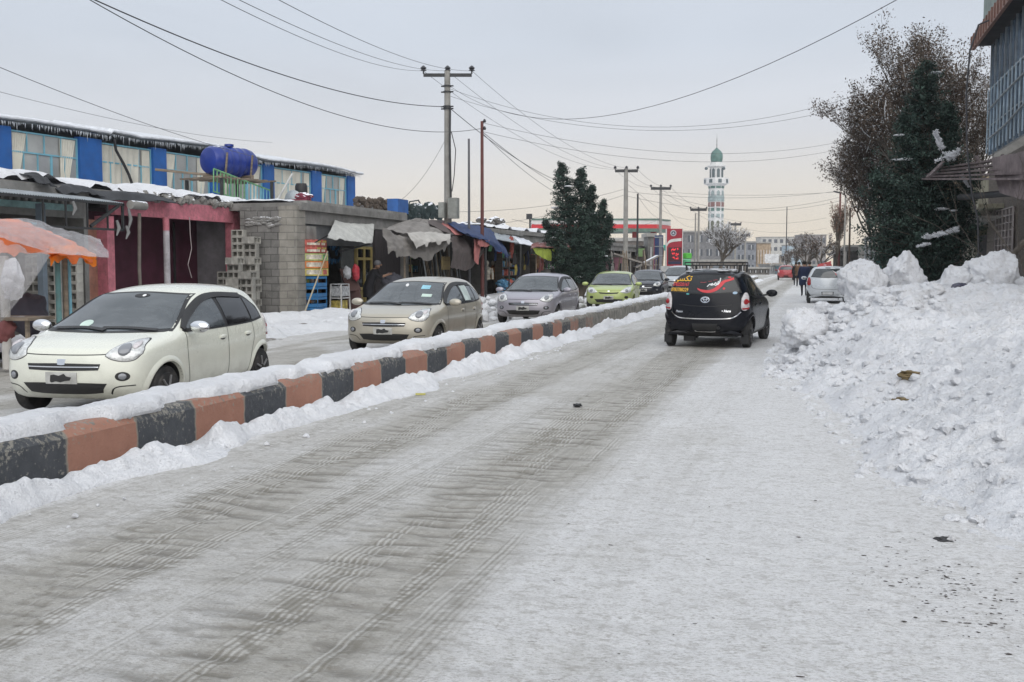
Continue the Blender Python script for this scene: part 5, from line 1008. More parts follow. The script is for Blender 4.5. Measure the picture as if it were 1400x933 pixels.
p = pt(20, 440, 16.4); solo('stall_table', MB().box(p.x - 1.0, p.x + .5, p.y - .3, p.y + .3, .75, .8).box(p.x - .95, p.x - .9, p.y - .25, p.y - .2, 0, .75).box(p.x + .4, p.x + .45, p.y - .25, p.y - .2, 0, .75), WOOD, 'wooden table in the shade of the orange tarp stall', 'table')
for k, (u, v, d, r_, c_, lab) in enumerate([(6, 452, 16.2, .16, (.20, .07, .07), 'red brown sack beside the pale timber post'), (40, 430, 17.5, .3, (.05, .045, .06), 'dark heap of cloth behind the white car windscreen'), (48, 426, 18, .10, (.6, .15, .02), 'small orange item by the stacked concrete blocks')]):
    q = pt(u, v, d); solo('sack', MB().blob((q.x, q.y, q.z), r_, .35, 2, k, 3, (1, 1, 1.1)), M('sackcloth%s' % 'abc'[k], c_, .85, bump=.4), lab, 'sack', smooth=True, sharp=0)
# ---------------------------------------------------------------- grocery front: goods, awning, shopkeeper's doorway
aw = thing('white_awning', 'off white canvas awning sloping from the grocery fascia', 'awning', tuple(atX(480, 315, -14.0)))
a, b, c_, d_ = atX(457, 302, -14.5), atX(512, 306, -14.5), atX(448, 322, -13.7), atX(509, 333, -13.7); mid = lambda p, q: tuple(p.lerp(q, .5) + Vector((0, 0, -.04)))
part('canvas', cloth([[tuple(a), mid(a, b), tuple(b)], [mid(a, c_), tuple((a + b + c_ + d_) / 4), mid(b, d_)], [tuple(c_), mid(c_, d_), tuple(d_)]], 34, 16, .03, 2, 5, .01, .05), M('off_white_canvas', (.50, .50, .47), .8, var=.15, dirt=.25, bump=.2), aw, True, 60)
part('strut', MB().tube([(GX, c_.y + .3, 2.1), tuple(c_)], .02, 6), STEEL, aw); part('strut', MB().tube([(GX, d_.y - .7, 2.0), tuple(d_)], .03, 6), STEEL, aw)
dk = MB().box(GX - .3, GX - .12, atX(415, 340, GX).y, atX(553, 340, GX).y, 2.2, 2.82); part('header_board', dk, M('grey_board', (.13, .135, .14), .8), shb)
yd0, yd1 = atX(474, 350, GX).y, atX(513, 350, GX).y; YEL = M('mustard_paint', (.42, .33, .12), .7, dirt=.3)
part('shop_window', MB().box(GX - .22, GX - .16, yd0, atX(490, 350, GX).y, .9, 2.15), M('grey_pane', (.14, .15, .15), .2), shb)
dr = thing('shop_door', 'mustard yellow framed door with two tall dark panes in the grocery', 'door', (GX - .15, (atX(492, 350, GX).y + yd1) / 2, .12)); y0, y1 = atX(492, 350, GX).y, yd1
fm = MB(); 
for y in (y0, (y0 + y1) / 2 - .04, y1 - .08): fm.box(GX - .2, GX - .1, y, y + .08, .12, 2.2)
for z in (.12, .75, 1.75, 2.12): fm.box(GX - .195, GX - .105, y0 + .08, y1 - .08, z, z + .09)
part('door_frame', fm, YEL, dr); part('door_panel', MB().box(GX - .18, GX - .14, y0 + .05, y1 - .05, .15, .78), YEL, dr); part('door_glass', MB().box(GX - .17, GX - .15, y0 + .05, y1 - .05, .84, 2.12), GLR, dr)
part('panelled_shutter', MB().box(GX - .12, GX - .02, yd1 + .05, atX(556, 350, GX).y, .0, 2.8), M('brown_black_shutter', (.05, .042, .045), .7, stretch=(1, 5, 1), var=.3, bump=.3), shb)
part('wall_box', MB().box(GX - .05, GX + .04, atX(418, 320, GX).y, atX(431, 320, GX).y, 2.35, 2.75), CONC, shb)
# shelves and stock
SHC = [(.40, .10, .08), (.50, .40, .10), (.10, .25, .40), (.55, .50, .42), (.12, .30, .14), (.45, .20, .08), (.30, .30, .32), (.06, .10, .30)]; SHM = [M('stock_%s' % w_, c, .6, var=.5, vs=9, bump=0) for w_, c in zip('red mustard blue cream green orange grey navy'.split(), SHC)]
def shelf(label, x, y0, y1, n=4, z0=.3, z1=2.3, dep=.35, prefix='packet'):
    t = thing('goods_shelf', label, 'shelf', (x, (y0 + y1) / 2, .12)); f = MB(); 
    for k in range(n): z = z0 + (z1 - z0) * k / (n - 1); f.box(x - dep, x, y0, y1, z - .03, z)
    for y in (y0, y1): f.box(x - dep, x, y - .03, y, .12, z1 + .2)
    part('rack', f, DWOOD, t)
    by = {}
    for k in range(n):
        z = z0 + (z1 - z0) * k / (n - 1); y = y0 + .04
        while y < y1 - .12:
            w = random.uniform(.08, .24); h = random.uniform(.10, .30); by.setdefault(random.randrange(8), MB()).box(x - dep + .05, x - .03 - random.random() * .1, y, min(y + w, y1 - .04), z + .001, z + h); y += w + .012
    for i, mb in by.items(): o = part('stock', mb, SHM[i], t); o['kind'] = 'stuff'
shelf('shelf of dark packets inside the corner grocery', GX - 1.2, atX(430, 350, GX).y + .5, atX(470, 350, GX).y + .8); shelf('back shelf of goods deep inside the corner grocery', GX - 3.2, GY + 1, GY + 6)
def crate(label, p, sx, sy, sz, mat, group, open_=True, name='plastic_crate'):
    t = .02; x0, x1, y0, y1, z0, z1 = p[0] - sx / 2, p[0] + sx / 2, p[1] - sy / 2, p[1] + sy / 2, p[2], p[2] + sz; mb = MB()
    mb.box(x0, x1, y0, y1, z0, z0 + t)
    for zz, hh in ((z0 + t, sz * .28), (z0 + sz * .75, sz * .24)):
        mb.box(x0, x0 + t, y0, y1, zz, zz + hh); mb.box(x1 - t, x1, y0, y1, zz, zz + hh); mb.box(x0 + t, x1 - t, y0, y0 + t, zz, zz + hh); mb.box(x0 + t, x1 - t, y1 - t, y1, zz, zz + hh)
    for x in (x0, x1 - t):
        for y in (y0, y1 - t): mb.box(x + .001, x + t - .001, y + .001, y + t - .001, z0 + t, z1 - .002)
    return solo(name, mb, mat, label, 'crate', (p[0], p[1], p[2]), group)
cx, cy = -14.35, 29.1
ordn = ['lowest', 'second from the bottom', 'third from the bottom', 'topmost']
for k in range(4): crate('blue plastic crate, %s of the stack at the grocery corner' % ordn[k], (cx, cy, .02 + k * .31), .42, .62, .30, M('blue_crate', (.02, .14, .33), .5, dirt=.2), 'blue crates stacked at the grocery corner')
for k, (c_, w_) in enumerate([((.50, .42, .12), 'yellow fruit carton on top of the blue crates'), ((.60, .20, .06), 'orange and white fruit carton in the middle of the stack'), ((.45, .48, .20), 'green and yellow fruit carton under the snack boxes'), ]):
    z = 1.27 + k * .225; mb = MB().box(cx - .24, cx + .24, cy - .36, cy + .36, z, z + .21, 0); mb.box(cx - .12, cx + .245, cy - .365, cy - .1, z + .04, z + .17, 1); mb.box(cx + .05, cx + .245, cy + .0, cy + .25, z + .03, z + .18, 2); solo('fruit_carton', mb, [M('carton_%d' % 0 if False else 'carton_tone_' + 'abc'[k], c_, .7, var=.3, vs=8), SHM[3], SHM[(0, 5, 4)[k]]], w_, 'carton', group='cartons stacked on the blue crates')
for k in range(4): z = 1.95 + (k // 2) * .2; y = cy - .18 + (k % 2) * .36; mb = MB().box(cx - .2, cx + .2, y - .17, y + .17, z, z + .19); mb.box(cx - .1, cx + .204, y - .172, y + .05, z + .03, z + .1, 1); mb.box(cx - .02, cx + .203, y - .1, y + .14, z + .11, z + .16, 2); solo('snack_box', mb, [SHM[0], SHM[3], SHM[1]], '%s red and white snack box above the fruit cartons' % ('lower near', 'lower far', 'upper near', 'upper far')[k], 'box', group='snack boxes on top of the cartons')
p = Vector((-14.0, 28.0, 0)); solo('leaning_stick', MB().tube([(p.x - .1, 27.65, 0), (cx + .3, 29.3, 2.0)], .022, 7), M('pale_stick', (.38, .33, .24), .8), 'pale wooden stick leaning on the cartons at the grocery corner', 'stick')
p = Vector((-14.15, 30.35, 0)); cs = thing('display_stand', 'small white metal stand holding a yellow carton outside the grocery', 'stand', (p.x, p.y, 0)); WHM = M('white_metal', (.55, .55, .54), .5, dirt=.3)
for sx_ in (-.2, .2):
    for sy_ in (-.33, .33): part('leg', MB().beam((p.x + sx_, p.y + sy_, 0), (p.x + sx_ * .85, p.y + sy_ * .85, 1.0), .035), WHM, cs)
part('shelf', MB().box(p.x - .2, p.x + .2, p.y - .32, p.y + .32, .55, .58), WHM, cs); part('top_frame', MB().box(p.x - .18, p.x + .18, p.y - .3, p.y + .3, .98, 1.01).box(p.x - .17, p.x + .19, p.y - .25, p.y + .27, .62, .93), M('newsprint', (.35, .36, .37), .8, var=.5, vs=12), cs)
solo('yellow_carton', MB().box(p.x - .3, p.x + .02, p.y - .1, p.y + .5, .03, .48), SHM[1], 'yellow carton standing behind the white display stand', 'carton')
p = Vector((-14.45, 31.6, 0)); mb = MB().beam((p.x + .3, p.y - .2, .75), (p.x - .1, p.y + .1, 1.45), .5, .06); mb.beam((p.x + .35, p.y - .1, .1), (p.x + .2, p.y - .1, .75), .5, .06); solo('leaning_boards', mb, M('brown_board', (.10, .055, .05), .8), 'dark brown boards propped outside the grocery beside the person', 'boards')
p = Vector((-14.2, 30.9, 1.0)); solo('tied_bag', MB().blob((-14.2, 31.0, 1.35), .13, .35, 2, 3, 3, (1, 1, 1.5)), M('clear_bag', (.45, .46, .48), .4, bump=.4), 'clear plastic bag of goods hanging on the display stand', 'bag', smooth=True, sharp=0)
mb = MB(); 
for i in range(60): y = random.uniform(30.8, 32.6); z = random.uniform(1.6, 2.7); mb.box(GX - .4, GX - .36, y, y + .07, z, z + random.uniform(.08, .16))
o = solo('hanging_sachets', mb, M('blue_sachets', (.03, .10, .20), .4, var=.4, vs=6), 'strips of blue sachets hanging in the grocery doorway', None, kind='stuff')
# red and white packet held up
# ---------------------------------------------------------------- tarps of the tool and clothes sellers
Y0s = atX(556, 350, -14.3).y; Y1s = atX(603, 350, -14.3).y; Y2s = atX(662, 350, -14.3).y; Y3s = atX(712, 350, -14.3).y; Y4s = atX(760, 350, -14.3).y
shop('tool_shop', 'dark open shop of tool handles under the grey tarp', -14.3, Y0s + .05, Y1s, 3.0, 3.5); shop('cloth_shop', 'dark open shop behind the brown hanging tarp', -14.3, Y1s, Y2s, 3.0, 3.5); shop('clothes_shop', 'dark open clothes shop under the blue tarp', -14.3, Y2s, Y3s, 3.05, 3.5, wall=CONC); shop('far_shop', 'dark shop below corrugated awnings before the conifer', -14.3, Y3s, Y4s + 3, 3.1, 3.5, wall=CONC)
TGR = M('grey_brown_tarp', (.20, .185, .17), .85, var=.2, vs=2, bump=.3, bs=9, snow=.25); TLG = M('light_grey_tarp', (.42, .40, .37), .8, var=.15, bump=.3, bs=9); TBR = M('brown_tarp', (.085, .068, .065), .85, var=.2, vs=2, bump=.35, bs=9); TBL = M('navy_tarp', (.015, .035, .11), .75, var=.25, vs=2, bump=.35, bs=9); TPK = M('faded_pink_cloth', (.42, .15, .14), .85, bump=.3)
X_ = lambda L, X: [tuple(atX(u, v, X + (k * .0))) for k, (u, v) in enumerate(L)]
solo('grey_tarp', cloth([X_([(556, 302), (575, 299), (598, 301), (618, 305)], -14.4), X_([(532, 310), (565, 309), (600, 312), (630, 318)], -13.6), X_([(524, 313), (560, 319), (600, 322), (640, 325)], -12.9)], 50, 24, .07, 2, 11, .012), TGR, 'grey brown tarp roof stretched from the parapet over the tool sellers', 'tarp', smooth=True, sharp=60)
solo('light_tarp', cloth([X_([(556, 318), (585, 317), (616, 320)], -12.75), X_([(562, 327), (588, 325), (616, 325)], -12.4), X_([(570, 338), (590, 331), (616, 329)], -12.25)], 36, 16, .035, 3, 12, .012, .12), TLG, 'light grey tarp strip sagging along the front of the stalls', 'tarp', smooth=True, sharp=60)
solo('hanging_tarp', cloth([X_([(522, 313), (548, 322), (580, 325), (615, 325)], -12.85), X_([(528, 330), (560, 336), (588, 333), (612, 327)], -12.6), X_([(532, 340), (556, 349), (590, 349), (618, 330)], -12.5)], 60, 20, .07, 3, 13, .012, .15), TGR, 'grey tarp front drooping in points over the tool handles', 'tarp', smooth=True, sharp=60)
solo('brown_tarp', cloth([X_([(616, 322), (635, 323), (655, 328), (668, 332)], -12.8), X_([(618, 345), (636, 347), (652, 345), (664, 338)], -12.55), X_([(617, 366), (632, 369), (645, 366), (660, 347)], -12.6)], 44, 26, .09, 3, 14, .012), TBR, 'dark brown tarp hanging down like a curtain beside the pink cloth', 'tarp', smooth=True, sharp=60)
solo('brown_tarp_roof', cloth([X_([(575, 301), (600, 301), (612, 304)], -14.3), X_([(600, 313), (625, 315), (640, 318)], -13.4), X_([(616, 321), (640, 323), (668, 330)], -12.8)], 36, 20, .05, 2, 15, .012), TBR, 'brown tarp sloping over the stall left of the blue tarp', 'tarp', smooth=True, sharp=60)
solo('pink_cloth', cloth([X_([(598, 302), (606, 302)], -14.35), X_([(612, 312), (622, 311)], -13.4), X_([(622, 321), (634, 321)], -12.75)], 12, 24, .03, 2, 16, .012), TPK, 'faded pink cloth strip lying over the brown tarp', 'cloth', smooth=True, sharp=60)
solo('pink_curtain', cloth([X_([(648, 327), (660, 328)], -12.45), X_([(648, 345), (656, 345)], -12.4), X_([(649, 356), (654, 362)], -12.4)], 14, 20, .04, 3, 17, .012), TPK, 'faded pink curtain hanging beside the brown tarp', 'cloth', smooth=True, sharp=60)
solo('pink_valance', cloth([X_([(653, 328), (669, 329)], -12.35), X_([(653, 335), (669, 336)], -12.33)], 20, 6, .04, 4, 18, .012, .06), TPK, 'scalloped pink valance at the corner of the blue tarp', 'cloth', smooth=True, sharp=60)
solo('blue_tarp', cloth([X_([(606, 302), (640, 306), (668, 314), (680, 321)], -14.2), X_([(618, 310), (648, 316), (672, 322), (688, 332)], -13.3), X_([(632, 319), (655, 325), (676, 329), (694, 345)], -12.5), X_([(640, 322), (660, 329), (680, 341), (696, 352)], -12.3)], 50, 28, .09, 2, 19, .012), TBL, 'navy blue tarp roof hanging low over the clothes sellers', 'tarp', smooth=True, sharp=60)
for k, (u0, v0, u1, v1, X, r_, lab) in enumerate([(553, 438, 553, 345, -12.9, .035, 'thin stall pole left of the tool handles'), (617, 425, 617, 322, -12.8, .045, 'stall pole at the left edge of the brown tarp'), (664, 420, 664, 330, -12.4, .045, 'stall pole carrying the blue tarp'), (697, 410, 696, 350, -12.4, .035, 'stall pole at the far corner of the blue tarp')]):
    a = atX(u1, v1, X); solo('stall_pole', MB().tube([(X, a.y, 0), (a.x, a.y, a.z)], r_, 8), STEEL if k else WOOD, lab, 'pole', (X, a.y, 0), smooth=True)
for k in range(46):   # tool handles and pipes standing in the tool shop
    pass
g = 'tool handles leaning in the tool shop'
for k in range(34):
    y = random.uniform(Y0s + .3, Y1s + 1.2); x = -13.9 + random.uniform(-.3, .4); ly = random.uniform(-.5, .5); o = MB().tube([(x, y, .1), (x - .35, y + ly, random.uniform(2.0, 2.75))], random.choice((.016, .022, .03)), 6)
    solo('wooden_stave', o, random.choice((WOOD, STEEL, M('pale_handle', (.40, .34, .25), .7), GALV)), 'slender tool handle leaning among others in the tool shop', 'stave', (x, y, .1), g, True)
c_ = atX(610, 360, -13.2); tn = solo('tin_sign', MB().box(-13.22, -13.18, atX(604, 360, -13.2).y, atX(616, 360, -13.2).y, atX(610, 369, -13.2).z, atX(610, 351, -13.2).z), M('yellow_tin', (.36, .27, .12), .7, dirt=.4), 'dull yellow panel with dark lettering hanging in front of the brown tarp', 'sign')
lettering('\u2014\u2014  \u2014', .13, 'B', 0, 0, .006, BLK, 'sign_marks', tn, frame=(Vector((.0, 0, .36)) + Vector((.022, 0, 0)), Vector((0, 1, 0)), Vector((0, 0, 1))))
# goods of the clothes shop: hanging garments and piles
for k in range(26):
    y = random.uniform(Y2s - 1.0, Y4s); x = -13.6 + random.uniform(-.6, .7); z = random.uniform(1.1, 2.3); c_ = random.choice(SHM + [DARKW, DARKW, TBL, TPK]); h = random.uniform(.35, .8)
    n1, n2 = random.uniform(.12, .2), random.uniform(.16, .3); solo('hanging_garment', cloth([[(x, y - n1, z + h), (x + .03, y, z + h + .06), (x, y + n1, z + h)], [(x + .04, y - n2, z + h * .5), (x + .07, y, z + h * .5), (x + .04, y + n2, z + h * .5)], [(x, y - n2, z), (x + .05, y, z), (x, y + n2, z)]], 12, 8, .03, 3, k, .05), c_, 'garment hanging in the crowded front of the clothes shop', 'garment', group='garments hung in front of the clothes shop', smooth=True, sharp=60)
for k in range(18):
    y = random.uniform(Y2s - 1.5, Y3s + 3); x = -12.9 + random.uniform(-.5, .3); s_ = random.uniform(.15, .3); solo('goods_pile', MB().blob((x, y, s_ * .5 + (k % 3) * .3), s_, .5, 2.4, k, 3, (1, 1.2, .7)), random.choice(SHM), 'small heap of goods on the ground before the clothes shop', 'goods', group='heaps of goods before the clothes shop', smooth=True, sharp=30)
shelf('shelf of shoes and goods under the blue tarp', -13.5, Y2s + .2, Y2s + 2.6, 5, .3, 1.9); shelf('shelf of goods in the shop beyond the blue tarp', -13.6, Y3s + .5, Y3s + 5, 4, .3, 1.9); shelf('shelf of hardware behind the tool handles', -15.2, Y0s + .4, Y1s + 1, 5, .3, 2.3)
# awnings beyond
for k, (L, m_, lab) in enumerate([([[(676, 318), (700, 323)], [(678, 327), (710, 333)]], GALV, 'snowy sheet awning just right of the blue tarp'), ([[(700, 322), (722, 328)], [(704, 333), (732, 336)]], M('blue_grey_sheet', (.22, .27, .32), .6, .3, snow=.8), 'blue grey sheet awning further right of the snowy one')]):
    r0 = [atX(u, v, -14.25) for u, v in L[0]]; r1 = [atX(u, v, -12.9) for u, v in L[1]]; solo('sheet_awning', cloth([[tuple(q) for q in r0], [tuple(q) for q in r1]], 20, 8, .03, 2, 30 + k, .02), m_, lab, 'awning', smooth=True, sharp=60)
LIM = M('lime_cloth', (.48, .58, .10), .7, bump=.3, bs=8); la = thing('lime_awning', 'small stall roof with lime yellow cloth flaps and a torn red brown top', 'awning', tuple(atX(755, 400, -12.6)))
part('brown_top', cloth([X_([(727, 334), (755, 330), (778, 336)], -13.0), X_([(728, 339), (756, 338), (785, 339)], -11.9)], 26, 10, .10, 3, 40, .02), M('red_brown_cloth', (.20, .08, .07), .85, snow=.5, bump=.4), la, True, 60)
part('lime_flap', cloth([X_([(728, 338), (742, 340), (754, 341)], -12.0), X_([(734, 347), (744, 350), (754, 350)], -12.0), X_([(742, 352), (749, 356), (754, 357)], -12.0)], 18, 14, .04, 3, 41, .01), LIM, la, True, 60); part('lime_flap', cloth([X_([(755, 341), (770, 340), (784, 340)], -11.9), X_([(762, 348), (774, 350), (783, 350)], -11.9), X_([(770, 352), (777, 356), (782, 354)], -11.9)], 18, 14, .04, 3, 42, .01), LIM, la, True, 60)
for u in (733, 783): a = atX(u, 340, -12.2); part('awning_pole', MB().tube([(-12.2, a.y, 0), tuple(a)], .03, 6), WOOD, la)
# roof clutter behind the tarps
JX = -15.6
def jx(u, v): return atX(u, v, JX)
a, b = jx(540, 303), jx(600, 303); pr = thing('rooftop_parapet', 'dark rough mud parapet with brushwood along the roof right of the blue building', 'parapet', ((-17, (jx(490, 300).y + jx(545, 300).y) / 2, 3.4)))
mb = MB(); ya, yb = atX(487, 290, -17).y, atX(548, 290, -17).y
for i in range(260): y = random.uniform(ya, yb); mb.blob((-17 + random.uniform(-.2, .2), y, 3.55 + random.uniform(0, .62)), random.uniform(.08, .16), .6, 2.5, i, 1)
part('brushwood', mb, M('brushwood', (.09, .07, .055), .95, snow=.5, bump=.6), pr); part('parapet_wall', MB().box(-17.1, -16.9, ya, yb, 3.3, 3.9), CONC2, pr)
p = jx(549, 281); solo('blue_roof_box', MB().box(JX - .35, JX + .1, jx(541, 280).y, jx(555, 280).y, jx(549, 292).z, jx(549, 273).z), M('bright_blue_sheet', (.02, .09, .28), .6, snow=.4), 'blue sheet metal box on the roof beside the wrecked frame', 'box')
mb = MB(); c_ = jx(570, 285)
mb.tube([jx(556, 292), jx(560, 276), jx(572, 274), jx(580, 288)], .03, 6); mb.tube([jx(562, 292), jx(565, 278)], .025, 6); mb.tube([jx(556, 283), jx(578, 284)], .025, 6)
for i in range(26): q = jx(random.uniform(556, 602), random.uniform(286, 299)); mb.blob(tuple(q), random.uniform(.14, .3), .5, 2, i, 2)
solo('roof_junk', mb, M('dark_green_junk', (.02, .035, .035), .8, snow=.75, bump=.4), 'pile of dark green and black junk with snow on the roof above the tarps', 'junk pile')
for k, (u0, u1, v0, v1, m_, lab) in enumerate([(622, 650, 306, 313, CONC, 'flat snowy slab on the roof right of the big pole'), (655, 685, 300, 312, DARKW, 'dark snow topped junk heap behind the maroon pole')]):
    mb = MB(); 
    for i in range(14): q = jx(random.uniform(u0, u1), random.uniform(v0, v1)); mb.blob(tuple(q), random.uniform(.15, .3), .5, 2, i, 2, (1, 1.5, .6))
    solo('roof_heap', mb, M('roof_heap_%s' % 'ab'[k], (.12, .11, .10), .9, snow=.9, bump=.5), lab, 'junk pile')
snowroof(-19, -14.5, Y2s, Y4s + 3, 3.35, 'snow on the low roofs between the maroon pole and the conifer', 22, .25)
# ================================================================ STREET POLES, WIRES
CPOLE = M('concrete_pole', (.27, .26, .24), .85, var=.2, vs=2, bump=.2, dirt=.2); RUSTP = M('maroon_pole', (.13, .045, .04), .7, var=.3); WIRE = M('black_cable', (.045, .045, .05), .6, bump=0)
INSU = M('dark_insulator', (.03, .03, .035), .3, bump=0)
def pole(label, u, v, d, w, arm=None, mat=CPOLE, zb=0.0, wt=None, v2=None, name='utility_pole', cat_='utility pole'):
    top = pt(u, v, d); r = w * d / F / 2; rt_ = (wt or w * .75) * d / F / 2; t = thing(name, label, cat_, (top.x, top.y, zb)); part('shaft', MB().tube([(top.x, top.y, zb), tuple(top)], [r, rt_], 12), mat, t, True)
    if arm:
        (ul, ur, va) = arm; a, b = pt(ul, va, d), pt(ur, va, d); part('crossarm', MB().beam(a, b, .09 * d / 42 + .03), STEEL, t); ins = []
        for q in (a, a.lerp(b, .5), b):
            q = q + Vector((0, 0, .05)); part('insulator', MB().lathe([(.03, 0), (.03, .10), (.13, .12), (.08, .18), (.13, .22), (.05, .30), (.02, .32)], tuple(q), 12), INSU, t, True)
    return t, top
P1, P1T = pole('tall grey concrete pole with crossarm and grey boxes at the roof line', 611.5, 97, 42, 12, (579, 645, 103), wt=8)
d1 = 42
for v in (118, 126, 146, 149): a = pt(611.5, v, d1); part('pole_band', MB().lathe([(.16, -.03), (.16, .03)], tuple(a), 14).beam(a - Vector((.25, 0, 0)), a + Vector((.25, 0, 0)), .05), STEEL, P1)
for u0, u1, v0, v1 in ((614, 627, 271, 299), (601, 609, 277, 298)):
    a, b = pt(u0, v1, d1 - .3), pt(u1, v0, d1 - .3); part('switch_box', MB().box(a.x, b.x, a.y - .15, a.y + .2, a.z, b.z), M('grey_cabinet', (.26, .27, .25), .7, var=.3, dirt=.4), P1)
q = [pt(u, v, d1 - .25) for u, v in ((617, 180), (623, 205), (621, 240), (618, 262))]; part('down_cable', MB().tube(q, .018, 6), WIRE, P1, True); q = [pt(u, v, d1 - .2) for u, v in ((615.5, 145), (615, 200), (616.5, 270))]; part('conduit', MB().tube(q, .04, 6), STEEL, P1, True)
pole('thin straight grey pole between the big concrete pole and the maroon pole', 641, 190, 44, 4, name='thin_pole', cat_='pole', mat=M('grey_tube', (.14, .14, .15), .7)); t_, P2T = pole('leaning maroon painted pole right of the thin grey pole', 659, 166, 43, 5.5, mat=RUSTP, name='leaning_pole', cat_='pole')
for v in (168, 178): a = pt(658.5, v, 43); part('insulator', MB().lathe([(.05, 0), (.07, .06), (.03, .14)], (a.x + .12, a.y, a.z), 10), INSU, t_, True)
P3, P3T = pole('grey concrete pole with crossarm right of the conifer', 856, 231, 78, 7.5, (841, 872, 234), wt=5.5); pole('thin dark pole between the two crossarm poles by the fuel station', 872, 265, 80, 3.2, mat=STEEL, name='thin_pole', cat_='pole')
P4, P4T = pole('concrete pole with crossarm just left of the red price sign', 903.5, 256, 100, 4.6, (890, 917, 258)); P5, _ = pole('crossarm pole in front of the bare snowy tree', 955.5, 286, 130, 3.4, (944, 966, 287)); P5b, _ = pole('thin pole standing beside the bare snowy tree', 951, 292, 128, 2.5, name='thin_pole', cat_='pole')
P6, _ = pole('crossarm pole beside the grey apartment block', 1005.5, 306, 165, 3.5, (998, 1013, 307)); P7, _ = pole('small distant pole before the tan apartment wall', 1019, 320, 190, 3, (1013, 1025, 322)); pole('slender radio mast above the far white block', 1076, 283, 330, 1.6, mat=STEEL, name='radio_mast', cat_='mast')
P8, _ = pole('dark maroon pole beside the slim leafy tree on the right', 1149, 263, 88, 3.2, mat=RUSTP); part('lamp_arm', MB().tube([pt(1149, 264, 88), pt(1140, 262, 87.8)], .07, 6), STEEL, P8); pole('pale thin pole right of the dark maroon one', 1156, 268, 78, 2.6, mat=CPOLE, name='thin_pole', cat_='pole')
pole('crooked short pole above the right hand stone building', 1162.5, 285, 60, 3, mat=DWOOD, name='thin_pole', cat_='pole')
def wire(label, a, b, sag, r=.012, group='overhead cables'):
    a = pt(*a); b = pt(*b); n = 28; mb = MB().tube([tuple(a.lerp(b, i / n) - Vector((0, 0, 4 * sag * (i / n) * (1 - i / n)))) for i in range(n + 1)], r * .48, 5); return solo('overhead_cable', mb, WIRE, label, 'cable', tuple(a), group, True, 0)
for k, (u, du, w_) in enumerate([(578.5, -268, 'left'), (611.5, -276, 'middle'), (645, -256, 'right')]):
    wire('power line from the %s insulator of the tall concrete pole up out of the picture' % w_, (u, 97, 42), (u + du * 1.28, 97 - 98 * 1.28 - 6, 15), .35, .013); wire('power line from the %s insulator of the tall pole down to the next crossarm' % w_, (u, 97, 42), (841 + (u - 578.5) / 66.5 * 31, 232, 78), .9, .016)
for k, (u, u2) in enumerate([(841, 890), (856, 903), (872, 917)]): wire('power line between the second and third crossarm poles, number %s from the kerb' % ('one', 'two', 'three')[k], (u, 232, 78), (u2, 256, 100), .4, .02)
for k, (u, u2) in enumerate([(890, 944), (903, 955), (917, 966)]): wire('power line between the third and fourth crossarm poles, number %s from the kerb' % ('one', 'two', 'three')[k], (u, 256, 100), (u2, 286, 130), .5, .024)
for k, (u, u2) in enumerate([(944, 998), (966, 1013)]): wire('power line ending at the pole beside the grey apartment block, %s strand' % ('left', 'right')[k], (u, 286, 130), (u2, 306, 165), .6, .03)
wire('thick black cable from the upper left corner to the tall concrete pole', (90, -18, 20), (611, 146, 42), .55, .03); wire('thick black cable passing the tall pole and ending at the maroon pole', (95, -16, 20.2), (658, 176, 43), 1.0, .022)
wire('thick cable from the tall pole down past the conifer', (615, 148, 42), (800, 258, 75), .6, .03); wire('cable from the maroon pole down behind the conifer', (659, 180, 43), (820, 275, 78), .5, .025); wire('lower cable from the maroon pole behind the conifer', (659, 182, 43), (812, 280, 78), .7, .022)
wire('thin cable from the left edge dropping to the blue building roof', (-30, 80, 22), (487, 237, 49), .5, .016); wire('faint second cable over the blue building roof', (-30, 118, 26), (372, 195, 48), .25, .012)
wire('slack cable hanging between the blue building and the tall pole', (485, 272, 49), (608, 193, 42), 1.3, .014)
wire('long arc of cable from the upper right corner to the tall pole', (1300, -42, 16), (615, 118, 42), 1.7, .014)
wire('cable crossing the street from the tall pole to the plane tree, upper', (616, 122, 42), (1180, 128, 40), 1.35, .013); wire('cable crossing the street from the tall pole to the plane tree, lower', (616, 132, 42), (1175, 142, 40), 1.15, .013)
wire('cable crossing from the maroon pole to the right side trees, upper', (659, 168, 43), (1145, 195, 60), .9, .015); wire('cable crossing from the maroon pole to the right side trees, lower', (659, 180, 43), (1140, 206, 60), .9, .015)
for k, (a, b, s_) in enumerate([((856, 262, 78), (1142, 262, 87), .5), ((856, 268, 78), (1148, 270, 88), 1.0), ((903, 264, 100), (1148, 275, 88), 1.2), ((903, 262, 100), (1140, 263, 87), .3), ((955, 290, 130), (1130, 298, 120), 1.0), ((1005, 310, 165), (1130, 312, 150), .8), ((690, 305, 70), (856, 266, 78), .2), ((620, 290, 60), (856, 258, 78), .4), ((700, 300, 65), (903, 300, 100), .9), ((872, 268, 80), (903, 300, 100), .3), ((856, 250, 78), (955, 300, 130), .9), ((903, 275, 100), (955, 310, 130), .9)]):
    wire('thin far cable %s' % ('crossing the street left to right highest behind the conifer', 'sagging just below the highest far crossing', 'lowest of the far crossings by the minaret', 'taut far crossing behind the minaret', 'crossing right of the minaret above the tan wall', 'crossing lowest above the white far block', 'running from low roofs up to the second crossarm pole', 'running from the tall pole boxes to the second crossarm pole', 'sloping behind the conifer to the fuel station', 'dropping from the thin dark pole', 'sloping from the second crossarm pole past the minaret', 'sloping lower past the price sign')[k], a, b, s_, .022)

